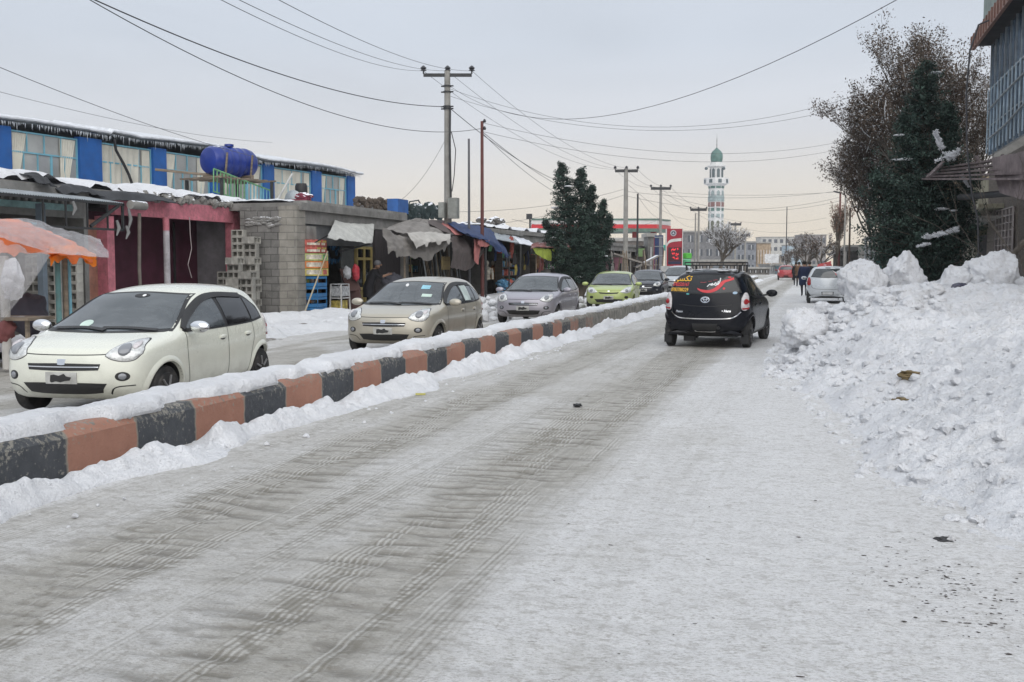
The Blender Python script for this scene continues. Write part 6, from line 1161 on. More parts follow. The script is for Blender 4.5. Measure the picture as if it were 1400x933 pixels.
# ================================================================ TREES
def leaves(mb, c, r, n, size, flat=1., mi=0, up=0.):
    for _ in range(n):
        d = Vector((random.gauss(0, 1), random.gauss(0, 1), random.gauss(0, 1) * flat)); d = d.normalized() * r * random.random() ** .45; p = Vector(c) + d; a = Vector((random.gauss(0, 1), random.gauss(0, 1), random.gauss(0, 1) + up)).normalized(); b = a.cross(Vector((random.random() - .5, random.random() - .5, random.random() - .5))).normalized(); s = size * random.uniform(.6, 1.4)
        mb.add([p - a * s, p + b * s * .42, p + a * s, p - b * s * .42], [(0, 1, 2, 3)], mi)
NEED = M('dark_needles', (.018, .038, .030), .8, var=.5, vs=1.6, bump=0); NEED2 = M('mid_needles', (.05, .085, .065), .8, var=.5, vs=2, bump=0); BARK = M('grey_bark', (.10, .085, .07), .9, var=.4, bump=.6, bs=14, stretch=(1, 1, .3)); BRL = M('dry_brown_leaves', (.075, .052, .038), .8, var=.55, vs=2.5, bump=0); BRL2 = M('pale_dry_leaves', (.16, .125, .095), .8, var=.4, bump=0)
def conifer(label, base, tops, H_, Rw, n, size, seed, snow=26, lean=0, low=.5, dens=1.0, snowpos=None):
    random.seed(seed); t = thing('conifer_tree', label, 'tree', tuple(base)); b = Vector(base); tr = MB()
    for dx, hh in tops: tr.tube([b, b + Vector((dx * .4, 0, hh * .4)), b + Vector((dx, 0, hh * .97))], [.16, .11, .02], 8)
    for _ in range(5): a = random.uniform(0, 6.28); tr.tube([b + Vector((0, 0, .2)), b + Vector((math.cos(a) * .5, math.sin(a) * .3, 1.2))], [.07, .03], 6)
    cr = MB(); sn = MB(); k = 0
    for dx, hh in tops:
        lev = int(hh / .16)
        for L in range(lev):
            z = low + (hh - low) * L / lev; f = 1 - (z - low) / (hh - low + .01); rad = Rw * (f ** .62) * (.55 + .45 * math.sin(min(1, (z - low) / (H_ * .28) + .25) * PI / 2)) * (1 if hh > H_ * .9 else .6)
            for q in range(int(5 + 5 * f)):
                a = random.uniform(0, 2 * PI); rr = rad * random.choice((random.uniform(.4, 1.0), random.uniform(.7, 1.32))); o = b + Vector((dx * min(1, z / hh), 0, z)); tip = o + Vector((math.cos(a) * rr + lean * f, math.sin(a) * rr, random.uniform(-.05, .22) + .14 * rr)); 
                if random.random() < .05 * (Rw > 1.5): tip = tip + (tip - o) * .45
                if random.random() < .4: tr.tube([o, tip], [.025, .006], 4, caps=False)
                for s in (.45, .7, .88, 1.0):
                    p = o.lerp(tip, s * random.uniform(.93, 1.05)); leaves(cr, p, .20 * (1.25 - s * .4) * (.5 + .5 * f + .25), int(n * (1.1 - .4 * s)), size, .7, 1 if s > .85 and random.random() < .4 else 0, .5)
                if random.random() < snow / 1000: sn.blob(tuple(tip + Vector((0, 0, .06))), random.uniform(.06, .16), .5, 2, k, 2, (1.5, 1.2, .35)); k += 1
    for (sx_, sy_, sz_, sr, sq) in (snowpos or []): 
        for i in range(26):
            k2 = random.gauss(0, sr * .8); c_ = (sx_ + k2 * sq[0], sy_ - .22 + random.gauss(0, .07), sz_ + (k2 * (.5 if sq[0] > sq[1] else -1.3) + random.gauss(0, sr * .3)) * min(1, sq[1] + .3)); leaves(sn, c_, sr * .55, 26, .028, .7)
            if i % 2: sn.chunk(c_, sr * random.uniform(.12, .38), i, 2, (1.3, 1, .6), 7, .4)
    part('trunk', tr, BARK, t, True); part('crown', cr, [NEED, NEED2], t); 
    if sn.v: o = part('crown_snow', sn, SNOW, t, True, 0); o['kind'] = 'stuff'
    return t
b1 = pt(793, 408, 51); conifer('dense dark conifer with three pointed tops by the left kerb', (b1.x, b1.y, -.02), [(-.95, 6.4), (.0, 6.15), (1.15, 4.6), (-1.75, 3.7), (.55, 5.3), (1.5, 3.9)], 6.4, 1.4, 20, .05, 3, 9, low=.85)
dR = 31.0; b2 = pt(1276, 402, dR); P_ = lambda u, v, d=dR - 1.6: pt(u, v, d)
snp = []
for u, v, r_, sq in ((1283, 195, .13, (.6, 1.6)), (1296, 214, .14, (1.1, .8)), (1278, 322, .12, (1.6, .5)), (1262, 335, .06, (1.3, .4)), (1300, 316, .10, (1.2, .5)), (1318, 248, .06, (.7, 1.3))):
    q = P_(u, v); snp.append((q.x, q.y, q.z, r_, sq))
conifer('dark bushy pine hung with patches of snow before the right shops', (b2.x, b2.y, 0), [(-.35, 7.4), (-.9, 6.0), (.3, 6.2), (-1.7, 4.3), (1.0, 4.3), (-.5, 6.9)], 7.4, 1.7, 15, .045, 5, 6, lean=-.35, low=1.1, snowpos=snp)
def bare(label, base, H_, spread, depth, seed, leafn=0, leafm=BRL, rad=.12, snow=0, up=.55, leafs=.05, name='bare_tree', nb=3, crownname='crown', leafr=.16, first=.28, lean=(0, 0)):
    rnd = random.Random(seed); random.seed(seed); t = thing(name, label, 'tree', tuple(base)); tr = MB(); lf = MB(); sn = MB(); tips = []
    def grow(p, d, L, r, k):
        n = 3; pts = [p]; q = p; dd = d
        for i in range(n):
            dd = (dd + Vector((rnd.gauss(0, .13), rnd.gauss(0, .13), rnd.gauss(0, .06) + up * .12))).normalized(); q = q + dd * (L / n); pts.append(q)
        rs = [r * (1 - .35 * i / n) for i in range(n + 1)]; tr.tube(pts, rs, 7 if k < 2 else (5 if k < 4 else 3), caps=False)
        if snow and rnd.random() < snow and k > 0: sn.tube([x + Vector((0, 0, r * .8)) for x in pts], [max(.012, y * .7) for y in rs], 4, caps=False)
        if k >= depth: tips.append(q); tips.append(pts[1]); return
        for j in range(nb + (1 if rnd.random() < .4 else 0)):
            st = pts[rnd.choice((1, 2, 3, 3))] if k else pts[rnd.choice((2, 3, 3))]; a = rnd.uniform(0, 2 * PI); sp_ = spread * rnd.uniform(.5, 1.1); side = Vector((math.cos(a), math.sin(a), 0)); nd = (dd * math.cos(sp_) + side * math.sin(sp_) + Vector((0, 0, up * .25))).normalized(); grow(st, nd, L * rnd.uniform(.62, .86), r * .58, k + 1)
    grow(Vector(base), Vector((lean[0], lean[1], 1)).normalized(), H_ * first, rad, 0)
    zmax = max(p.z for p in tips); k = (H_) / (zmax - base[2]) 
    def S(vs): return [(base[0] + (x - base[0]) * k, base[1] + (y - base[1]) * k, base[2] + (z - base[2]) * k) for x, y, z in vs]
    tr.v = S(tr.v); sn.v = S(sn.v)
    for p in tips:
        q = Vector(S([p])[0])
        if leafn: leaves(lf, q, leafr, rnd.randint(max(1, leafn // 2), leafn), leafs, 1., 0 if rnd.random() < .8 else 1); leaves(lf, q, leafr, leafn // 6, leafs * .8, .6, 2)
    part('trunk', tr, BARK, t, True, 0)
    if lf.v: part(crownname, lf, [leafm, BRL2, SNOWR], t)
    if sn.v: o = part('branch_snow', sn, SNOW, t, True, 0); o['kind'] = 'stuff'
    return t
b3 = pt(1256, 398, 40); bare('tall plane tree with dry brown leaves rising behind the dark pine', (b3.x, b3.y, 0), 10.9, .56, 6, 14, 16, rad=.125, up=.42, leafs=.05, nb=3, leafr=.26, first=.2, snow=.03)
b3 = pt(1325, 398, 42); bare('second tall plane tree with dry brown leaves close to the blue glass building', (b3.x, b3.y, 0), 11.0, .50, 6, 12, 16, rad=.12, up=.5, leafs=.05, nb=3, leafr=.28, first=.2, snow=.03)
b3 = pt(1222, 398, 45); bare('shorter plane tree with brown leaves low behind the left of the dark pine', (b3.x, b3.y, 0), 7.6, .60, 6, 17, 12, rad=.10, up=.3, leafs=.05, nb=3, leafr=.28, first=.2, snow=.03)
b4 = pt(1142, 385, 84); bare('slim young tree with reddish dry leaves beside the maroon pole', (b4.x, b4.y, 0), 7.0, .28, 5, 21, 4, rad=.10, up=1.0, leafs=.07, nb=3, leafm=M('reddish_leaves', (.17, .09, .06), .8, bump=0), leafr=.2, name='young_tree')
b5 = pt(983, 385, 112); bare('bare spreading tree with snow lined branches below the minaret', (b5.x, b5.y, 0), 6.2, .62, 6, 31, 0, rad=.20, snow=.3, up=.25, first=.25)
for k, (u, d, h, s_) in enumerate([(1105, 120, 5.2, .6), (1122, 105, 4.6, .6), (1085, 150, 4.5, .6), (1096, 135, 4.0, .6), (846, 100, 4.0, .6), (1072, 175, 4.2, .6)]):
    q = pt(u, 385, d); bare('leafless street tree %s' % ('behind the group of walking people', 'between the people and the slim tree', 'above the red car', 'left of the people, half hidden', 'between the conifer and the crossarm pole', 'small and far beyond the red car'), (q.x, q.y, 0), h, s_, 5, 40 + k, 3, rad=.13, up=.35, leafs=.09, snow=.4) if False else bare(('leafless street tree behind the group of walking people', 'leafless street tree between the people and the slim tree', 'leafless street tree above the red car', 'leafless street tree left of the people, half hidden', 'leafless tree between the conifer and the crossarm pole', 'small leafless tree far beyond the red car')[k], (q.x, q.y, 0), h, s_, 5, 40 + k, 3, rad=.13, up=.35, leafs=.09, snow=.4)
q = pt(1432, 420, 19.5); bare('thin bare sapling reaching in from the right frame edge', (q.x, q.y, 0), 4.3, .6, 3, 61, 0, rad=.022, up=.25, name='sapling', first=.45, lean=(-.05, 0))
random.seed(99)
# ================================================================ RIGHT SIDE
RX = 5.5; yg = atX(1352, 215, RX).y; rb_ = thing('glass_fronted_building', 'building with blue tinted glass upper front and brown sign band at the right edge', 'building', (RX + 2, 26, 0))
z0, z1 = atX(1352, 213, RX).z, atX(1352, 68, RX).z
GLB = M('blue_mirror_glass', (.12, .20, .30), .12, .5, var=.45, vs=.9, bump=.12, bs=1.5, spec=.8); part('glass_front', MB().box(RX, RX + .1, 14, yg, z0, z1), GLB, rb_)
part('side_wall', MB().box(RX + .101, RX + 7, yg - .25, yg, 0, z1 + 2.5), CONC2, rb_)
for k in range(15): y = yg - .06 - k * .9; part('mullion', MB().box(RX - .05, RX - .002, y - .025, y + .025, z0, z1 - .001), GALV, rb_)
for z in (z0 + .9, z0 + 2.1): part('transom', MB().box(RX - .044, RX - .004, 14, yg - .1, z, z + .05), GALV, rb_)
for k in range(20): 
    if k % 1 == 0: y = yg - .2 - k * .62; part('security_bar', MB().box(RX - .12, RX - .09, y, y + .07, z0 + .05, z0 + 2.1), M('pale_blue_bar', (.45, .55, .62), .6), rb_)
q = [tuple(atX(u, v, RX - .15)) for u, v in ((1352, 150), (1375, 125), (1400, 100))]; part('stair_string', MB().tube(q, .03, 6), GALV, rb_); part('stair_string', MB().tube([tuple(atX(u, v, RX - .15)) for u, v in ((1352, 190), (1375, 170), (1402, 140))], .03, 6), GALV, rb_)
BRN = M('brown_sign_sheet', (.24, .13, .10), .55, .2, var=.3, vs=3, bump=.3, stretch=(1, 3, 1), dirt=.3); zs1 = atX(1345, 28, RX - .6).z
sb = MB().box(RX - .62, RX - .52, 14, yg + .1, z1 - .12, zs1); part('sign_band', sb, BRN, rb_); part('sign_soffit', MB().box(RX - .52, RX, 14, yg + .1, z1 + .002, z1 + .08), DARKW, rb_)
for k in range(20): y = yg + .08 - k * .52; part('sign_rib', MB().box(RX - .66, RX - .622, y - .03, y, z1 - .11, zs1 - .01), BRN, rb_)
part('upper_wall', MB().box(RX - .3, RX + .1, 14, yg, zs1 + .002, zs1 + 1.5), M('grey_green_wall', (.25, .30, .28), .8), rb_)
zl = atX(1355, 250, RX).z; part('lower_wall', MB().box(RX + .02, RX + .2, 14, yg, 0, z0 - .3), M('brown_sheet_wall', (.12, .10, .085), .7, var=.3, bump=.4, bs=8, stretch=(1, 1, 8)), rb_)
ga, gb = atX(1385, 286, RX - .05), atX(1362, 288, RX - .05); GRW = M('pinkish_white_grille', (.42, .38, .37), .6); gz0, gz1 = .9, atX(1372, 287, RX).z
gd = part('grille_door', MB().box(RX - .02, RX + .01, ga.y, gb.y, gz0, gz1), M('dark_glass_brown', (.06, .04, .035), .3), rb_); g = MB()
for k in range(6): y = ga.y + (gb.y - ga.y) * k / 5; g.box(RX - .06, RX - .022, y - .02, y + .02, gz0, gz1)
for k in range(12): z = gz0 + (gz1 - gz0) * k / 11; g.box(RX - .055, RX - .024, ga.y, gb.y, z - .015, z + .015)
part('grille', g, GRW, gd)
# plank canopy
CW = M('grey_planks', (.16, .13, .13), .85, var=.35, stretch=(6, 1, 1), snow=.5, bump=.3); pc_ = thing('plank_canopy', 'sloping canopy of grey planks jutting from the glass fronted building', 'canopy', (RX - 1, yg - .5, 3.5))
for k in range(5):
    a0 = pt(1266 - k * 1, 233 + k * 3, 31.5 - k * .3); a1 = pt(1408, 213 + k * 8, 27 - k * .3); part('plank', MB().beam(a0, a1, .22, .05), CW, pc_)
for k, (a, b) in enumerate([((1290, 222), (1268, 243)), ((1335, 214), (1345, 236)), ((1370, 212), (1396, 246))]): part('batten', MB().beam(pt(*a, 30), pt(*b, 29.5), .10, .06), CW, pc_)
sn = MB(); 
for i in range(18): q = pt(1262 + i * 2.3, 238 - i * 1.1, 31.0); sn.blob(tuple(q), random.uniform(.05, .11), .5, 2, i, 2, (1.3, 1, .6))
part('canopy_snow', sn, SNOW, pc_, True, 0)
a, b, c_, d_ = pt(1356, 216, 28), pt(1410, 205, 26), pt(1368, 262, 27), pt(1415, 275, 25.5); solo('tilted_panel', cloth([[tuple(a), tuple(b)], [tuple(c_), tuple(d_)]], 12, 10, .02, 2, 50, .04), CW, 'tilted board panel hanging under the plank canopy at the right edge', 'board', smooth=True, sharp=50)
solo('long_pipe', MB().tube([tuple(pt(1312, 270, 29)), tuple(pt(1410, 262, 26))], .085, 12), STEEL, 'thick dark horizontal pipe below the plank canopy', 'pipe', smooth=True)
solo('hanging_cable', MB().tube([tuple(pt(u, v, 26)) for u, v in ((1352, 28), (1338, 34), (1326, 70), (1321, 130), (1322, 200), (1328, 260), (1337, 300), (1338, 345), (1331, 372))], .022, 6), WIRE, 'black cable looping down from the brown sign band past the pine', 'cable', smooth=True)
solo('bent_pipe', MB().tube([tuple(pt(u, v, 20)) for u, v in ((1402, 330), (1388, 345), (1376, 375), (1378, 410))], .06, 8), BARK, 'curved bare trunk or pipe leaning at the right frame edge', 'pipe', smooth=True)
# shops further along the right side
def rshop(name, label, X, y0, y1, z1, wall, depth=4, inner=DARKW, open_=True):
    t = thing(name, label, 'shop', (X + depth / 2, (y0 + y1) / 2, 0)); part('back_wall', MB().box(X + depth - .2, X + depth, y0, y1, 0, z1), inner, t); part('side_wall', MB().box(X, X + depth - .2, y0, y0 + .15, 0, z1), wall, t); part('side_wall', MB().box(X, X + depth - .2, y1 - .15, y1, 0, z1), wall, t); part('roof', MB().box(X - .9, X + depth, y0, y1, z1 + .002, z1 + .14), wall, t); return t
SNR = M('snowy_fascia', (.30, .29, .27), .8, snow=1.2)
t = rshop('cream_shop', 'cream walled shop with snowy eave behind the pine on the right', 5.7, 35, 44, 3.3, M('cream_wall', (.34, .32, .24), .85, dirt=.3)); part('upper_wall', MB().box(5.8, 6.0, 35, 44, 3.5, 4.6), M('cream_wall', (.34, .32, .24)), t); part('eave', MB().box(4.2, 5.8, 35, 44, 3.0, 3.08), SNR, t); ic = MB()
for i in range(60): y = random.uniform(35, 44); L = random.uniform(.1, .5); ic.tube([(4.22, y, 3.0), (4.22, y, 3.0 - L)], [.02, .003], 5)
o = part('icicles', ic, ICE, t, True, 0); o['kind'] = 'stuff'; part('roller_shutter', MB().box(5.62, 5.70, 41.5, 43.8, 0, 2.4), M('cream_shutter', (.32, .30, .24), .6, stretch=(1, 1, 14), var=.4), t)
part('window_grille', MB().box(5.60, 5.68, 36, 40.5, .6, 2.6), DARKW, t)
shelf('shelf of goods in the cream walled shop', 6.9, 36, 40)
t = rshop('stone_shop', 'two storey stone building with dark open shop right of the slim tree', 4.9, 58, 66, 3.0, brickm('rough_stone', (.25, .19, .12), (.35, .27, .17), (.12, .10, .08), .5, .22, 'y')); part('upper_storey', MB().box(5.0, 9, 57, 62, 3.2, 6.0), MATS['rough_stone'], t); part('roof_edge', MB().box(3.4, 5.2, 57.5, 66, 2.9, 3.0), SNR, t)
t = rshop('grey_shop', 'grey two storey shop house with one tall window beside the stone building', 4.4, 68, 78, 3.2, CONC2); part('upper_storey', MB().box(4.4, 9, 67.8, 76, 3.4, 6.4), M('slate_render', (.17, .19, .20), .8, snow=.6), t); w2 = part('window', MB().box(4.9, 5.9, 67.70, 67.79, 3.9, 5.9), BLK, t); part('pane', MB().box(5.2, 5.6, 67.65, 67.69, 4.0, 5.8), M('grey_pane', (.14, .15, .15), .2), w2)
t = rshop('low_shop', 'low open shop with white canopy posts behind the parked silver car', 3.6, 47, 57, 2.8, CONC2, 5); part('eave', MB().box(2.4, 3.7, 46.8, 57, 2.82, 2.9), SNR, t)
for k, y in enumerate((47.5, 51, 55)): part('canopy_post', MB().tube([(2.5, y, 0), (2.5, y, 2.8)], .07, 8), M('pale_post', (.42, .43, .44), .7), t)
shelf('shelf of goods in the low shop on the right', 5.0, 48, 53); shelf('shelf of goods in the stone shop', 6.4, 59, 64)
t = rshop('row_shop', 'distant right hand shops with a small red awning', 3.2, 82, 110, 2.9, CONC2, 5); part('red_awning', cloth([[tuple(pt(1118, 362, 92)), tuple(pt(1136, 357, 92))], [tuple(pt(1114, 372, 91)), tuple(pt(1138, 372, 91))]], 10, 6, .05, 2, 55, .02), M('red_awning', (.35, .04, .04), .7, snow=.6), t)
shelf('shelf of goods in the distant right hand shops', 4.6, 84, 92); t = rshop('far_row_shop', 'last low shops on the right before the far cross street', 3.0, 114, 170, 3.0, CONC2, 6)
for k, (u, v, d, c_) in enumerate([(1170, 382, 60, 4), (1178, 395, 52, 1), (1196, 372, 58, 2), (1215, 378, 50, 0)]):
    q = pt(u, v, d); solo('hanging_goods', cloth([[(q.x, q.y, q.z + .6), (q.x + .5, q.y, q.z + .6)], [(q.x, q.y, q.z - .3), (q.x + .5, q.y, q.z - .4)]], 10, 8, .05, 2, 60 + k, .02), SHM[c_] if k != 2 else M('teal_cloth', (.05, .22, .22), .8), ('green cloth hanging at the right hand shop posts', 'mustard cloth hanging by the silver car', 'teal awning cloth hanging before the low shop', 'red cloth hanging in the low shop')[k], 'cloth', smooth=True, sharp=60)
wq = pt(1234, 374, 50); mb = MB()
for i in range(60): mb.lathe([(.06, 0), (.06, .5)], (wq.x + random.uniform(-.4, .4), wq.y, wq.z + random.uniform(-1.4, .4)), 8, 'y')
solo('firewood_pile', mb, M('cut_firewood', (.24, .15, .08), .85, var=.4, vs=6), 'stack of cut firewood ends beside the plane tree trunk', 'firewood pile', kind='stuff')
# ================================================================ FAR END OF THE STREET
def block(name, label, u0, u1, v0, d, floors, cols, wall, win, vbase=None, parap=.3, dep=9, catg='building'):
    a, b = pt(u0, v0, d), pt(u1, v0, d); w_ = (b - a).length; e = (b - a).normalized(); e.z = 0; e.normalize(); n = Vector((-e.y, e.x, 0)); Ht = a.z; t = thing(name, label, catg, (a.x, a.y, 0))
    def bx(mb, s0, s1, o0, o1, z0, z1): v = [Vector((a.x, a.y, 0)) + e * s + n * o + Vector((0, 0, z)) for z in (z0, z1) for o in (o0, o1) for s in (s0, s1)]; mb.add(v, [(0, 2, 3, 1), (4, 5, 7, 6), (0, 1, 5, 4), (2, 6, 7, 3), (0, 4, 6, 2), (1, 3, 7, 5)]); return mb
    part('wall', bx(MB(), 0, w_, 0, dep, -.3, Ht), wall, t); part('roof', bx(MB(), -.2, w_ + .2, -.25, dep, Ht + .002, Ht + parap), SNR, t); fh = Ht / floors
    for f in range(floors):
        for c in range(cols):
            s0 = w_ * (c + .22) / cols; s1 = w_ * (c + .78) / cols; z0_, z1_ = f * fh + fh * .3, f * fh + fh * .78
            wn = part('window', bx(MB(), s0, s1, -.08, -.003, z0_, z1_), win, t)
            if d < 260: part('window_bar', bx(bx(MB(), (s0 + s1) / 2 - .06, (s0 + s1) / 2 + .06, -.14, -.082, z0_, z1_), s0, s1, -.14, -.083, (z0_ + z1_) / 2, (z0_ + z1_) / 2 + .12) if False else bx(MB(), (s0 + s1) / 2 - .06, (s0 + s1) / 2 + .06, -.14, -.082, z0_, z1_), M('white_bar', (.5, .5, .5), .7), wn)
    return t, a, e, n, Ht, bx, w_
DWN = M('far_dark_window', (.06, .07, .085), .25, bump=0); 
t, *_ = block('white_office_block', 'long white four storey block closing the far end of the street', 1041, 1112, 325, 400, 4, 9, M('white_render', (.46, .45, .42), .8, dirt=.15), DWN); t, *_ = block('pale_blue_shed', 'small pale blue sheet building before the white block', 1079, 1097, 336, 330, 1, 1, M('pale_blue_sheet', (.34, .42, .47), .7), M('pale_blue_sheet2', (.30, .38, .44), .7))
t, *_ = block('grey_apartment', 'grey three storey apartment block with small paired windows', 1006, 1034, 332, 210, 3, 2, M('blue_grey_render', (.20, .21, .23), .8, dirt=.2), DWN); t, *_ = block('tan_apartment', 'tan three storey apartment wall with vertical stripes', 1034.5, 1054, 333, 214, 1, 5, M('tan_render', (.34, .26, .18), .8), M('orange_stripe', (.42, .30, .18), .8))
t, *_ = block('grey_hall', 'large dim grey building behind the bare snowy tree', 925, 1002, 318, 190, 3, 6, M('dim_grey_render', (.17, .17, .175), .85, dirt=.3), DWN); t, *_ = block('brown_house', 'brown house low beside the white block', 1054, 1080, 352, 260, 2, 4, M('brown_render', (.25, .22, .19), .85), DWN); t, *_ = block('low_house', 'low snowy house right of the far white block', 1097, 1130, 322, 340, 3, 5, M('grey_brown_render', (.24, .22, .21), .85), DWN)
t, *_ = block('patterned_kiosk', 'small kiosk with round patterned grey doors beyond the red car', 1053.5, 1069, 363.5, 190, 1, 3, M('light_kiosk', (.33, .33, .33), .8), M('kiosk_grey', (.18, .19, .20), .7)); t, *_ = block('dark_kiosk', 'dark row of stalls left of the patterned kiosk', 1022, 1052, 368, 175, 1, 4, M('dim_stall', (.14, .13, .12), .85), DARKW)
t, *_ = block('market_stalls', 'low mixed market stalls left of the far street end', 935, 1020, 358, 150, 1, 9, M('market_wall', (.17, .15, .13), .85), DARKW); t, *_ = block('blue_stall', 'pale blue shop fronts right of the patterned kiosk', 1070, 1120, 364, 185, 1, 5, M('faded_blue_wall', (.18, .27, .30), .8), DARKW)
a = pt(1055, 360, 200); solo('white_billboard', MB().box(a.x - 1.3, a.x + 1.3, a.y - .1, a.y, a.z - 0, a.z + 1.7).box(a.x - .1, a.x + .1, a.y, a.y + .1, 0, a.z), M('white_board', (.60, .60, .60), .7, snow=.5), 'blank white billboard above the far kiosks', 'billboard')
# minaret
MD = 300.0; mc = pt(977.5, 385, MD); k = MD / F; t = thing('minaret', 'tall white minaret with green tile bands, balcony and green ribbed dome', 'minaret', (mc.x, mc.y, 0)); zz = lambda v: pt(977.5, v, MD).z
WT = M('minaret_white', (.62, .62, .61), .7, var=.1); GT = M('green_tile', (.075, .155, .135), .35, var=.35, vs=1.2); GTL = M('teal_tile', (.26, .32, .32), .5, var=.3, vs=1.5); DKW = M('minaret_opening', (.09, .12, .13), .6)
def ring(name, prof, m_, n=8, par=t, sm=False): return part(name, MB().lathe([(r_ * k, zz(v)) for r_, v in prof], (mc.x, mc.y, 0), n), m_, par, sm)
rot = PI / 8
ring('lower_shaft', [(10.3, 390), (10.3, 272)], WT); ring('shaft_band', [(11, 276), (11, 272), (10.6, 268), (10.6, 274)], GTL); ring('upper_shaft', [(10.2, 272), (10.2, 254)], WT)
ring('balcony', [(10, 256), (13, 253), (17, 252), (17, 244), (15.5, 244), (15.5, 248), (9, 248)], WT); ring('lantern', [(9, 251), (9, 228)], WT); ring('eave', [(9, 229), (12.5, 228.5), (12.5, 227), (8.5, 225.5), (8, 222)], WT)
dm = ring('dome', [(7.2, 222), (8.2, 218), (8.3, 214), (7.6, 210), (5.8, 207), (3, 204.5), (.4, 202)], GT, 24, sm=True); ring('finial', [(.9, 204), (.5, 200), (1.0, 198), (.4, 196), (.7, 193), (.25, 188), (.1, 182)], M('finial_grey', (.25, .25, .25), .5), 10, sm=True)
def facade(z0v, z1v, frac, m_, rad, name, arch=False):
    for q in range(8):
        a = (q + .5) * PI / 4; ap = rad * k * math.cos(PI / 8); c0_ = Vector((mc.x, mc.y, 0)) + Vector((math.cos(a), math.sin(a), 0)) * (ap + .02); tg = Vector((-math.sin(a), math.cos(a), 0)); hw = rad * k * math.sin(PI / 8) * frac
        if math.sin(a) > .5: continue
        z0_, z1_ = zz(z0v), zz(z1v); pts = [(-hw, z0_), (hw, z0_)] + ([(hw, z1_ - hw), (hw * .6, z1_ - hw * .35), (0, z1_), (-hw * .6, z1_ - hw * .35), (-hw, z1_ - hw)] if arch else [(hw, z1_), (-hw, z1_)]); nn = Vector((math.cos(a), math.sin(a), 0)); mb = MB(); n = len(pts); f_ = [c0_ + tg * x + Vector((0, 0, z)) + nn * .12 for x, z in pts]; b_ = [c0_ + tg * x + Vector((0, 0, z)) - nn * .03 for x, z in pts]
        mb.add(f_ + b_, [tuple(range(n))] + [(i, n + i, n + (i + 1) % n, (i + 1) % n) for i in range(n)]); part(name, mb, m_, t)
facade(247, 231, .55, DKW, 9, 'lantern_arch', True); facade(251, 246, .35, DKW, 17, 'balcony_opening'); facade(253.5, 258, .8, GT, 10.3, 'green_arch', False); facade(271, 261, .55, GTL, 10.3, 'tile_arch', True); facade(283, 277, .75, M('brown_tile', (.20, .10, .09), .5), 10.35, 'brown_panel'); facade(289, 285, .6, GT, 10.35, 'green_panel'); facade(298, 293, .6, GTL, 10.35, 'teal_panel'); facade(318, 302, .55, M('olive_panel', (.12, .13, .09), .6), 10.35, 'olive_panel', True); facade(330, 322, .5, GTL, 10.35, 'lower_panel', True)
for q in (-12, 12): a = pt(977.5 + q, 229, MD - 2); part('loudspeaker', MB().lathe([(.15, 0), (.45, .5)], tuple(a - Vector((0, .3, .3))), 10, 'y'), DKW, t, True)
# ================================================================ FUEL STATION AND LEFT FAR SIDE
fs = thing('fuel_station_canopy', 'fuel station canopy with white, red and green horizontal bands', 'canopy', tuple(pt(812, 390, 118))); REDB = M('red_band', (.50, .02, .03), .5, var=.1); GRB = M('grey_green_band', (.10, .16, .13), .6); WHB = M('white_band', (.58, .56, .54), .6, var=.1)
a0, a1 = pt(727, 302, 118), pt(898, 302, 118); s_ = 118 / F
for nm, v0, v1, m_ in (('grey_band', 299, 301.5, GRB), ('white_band', 301.5, 307, WHB), ('red_band', 307, 312.5, REDB), ('green_band', 312.5, 317, GRB)):
    A0, A1 = pt(727, v1, 118), pt(898, v1, 118); B1 = pt(898, v0, 118); A2 = pt(917, v1 + 1.5, 134); e_ = (A1 - A0); mb = MB(); off = {'grey_band': .06, 'white_band': 0, 'red_band': .02, 'green_band': .04}[nm]; dn = Vector((math.sin(TH), -math.cos(TH), 0)) * off; hh = B1.z - A1.z
    mb.add([A0 + dn, A1 + dn, A1 + dn + Vector((0, 0, hh)), A0 + dn + Vector((0, 0, hh)), A2 + dn, A2 + dn + Vector((0, 0, hh))] + [A0 + Vector((-4, 14, 0)), A0 + Vector((-4, 14, hh))], [(0, 1, 2, 3), (1, 4, 5, 2), (6, 0, 3, 7), (0, 6, 4, 1), (3, 2, 5, 7)]); part(nm, mb, m_, fs)
for u in (740, 800, 868, 893): a = pt(u, 390, 119.5); b = pt(u, 315, 119.5); part('canopy_column', MB().box(a.x - .3, a.x + .3, a.y - .3, a.y + .3, 0, b.z), M('red_column', (.25, .04, .04), .7), fs)
a = pt(724.5, 300, 100); solo('flood_lamp', MB().tube([(a.x, a.y, 0), tuple(a)], .08, 8).box(a.x - .3, a.x + .2, a.y - .2, a.y + .1, a.z, a.z + .5), STEEL, 'floodlight on a thin pole left of the fuel station canopy', 'lamp')
a, b = pt(911, 390, 84), pt(932, 313, 84); ps_ = thing('price_sign', 'tall red fuel price sign with glowing red figures and white swoosh', 'sign', (a.x, a.y, 0)); SRED = M('sign_red', (.30, .012, .03), .4, var=.12)
ux = Vector((math.cos(TH), math.sin(TH), 0)); W_s = 21 * 84 / F; o_ = Vector((a.x, a.y, 0)); nf = Vector((math.sin(TH), -math.cos(TH), 0)); zt_ = b.z
def sg(mb, x0, x1, z0, z1, d0, d1): v = [o_ + ux * x + nf * d + Vector((0, 0, z)) for z in (z0, z1) for d in (d0, d1) for x in (x0, x1)]; mb.add(v, [(0, 1, 3, 2), (4, 6, 7, 5), (0, 4, 5, 1), (2, 3, 7, 6), (0, 2, 6, 4), (1, 5, 7, 3)]); return mb
part('sign_body', sg(MB(), 0, W_s, 0, zt_, -.35, 0), SRED, ps_); part('side_trim', sg(MB(), -.06, -.002, 0, zt_, -.3, .04), WHB, ps_); part('side_trim', sg(MB(), W_s + .002, W_s + .06, 0, zt_, -.3, .04), WHB, ps_)
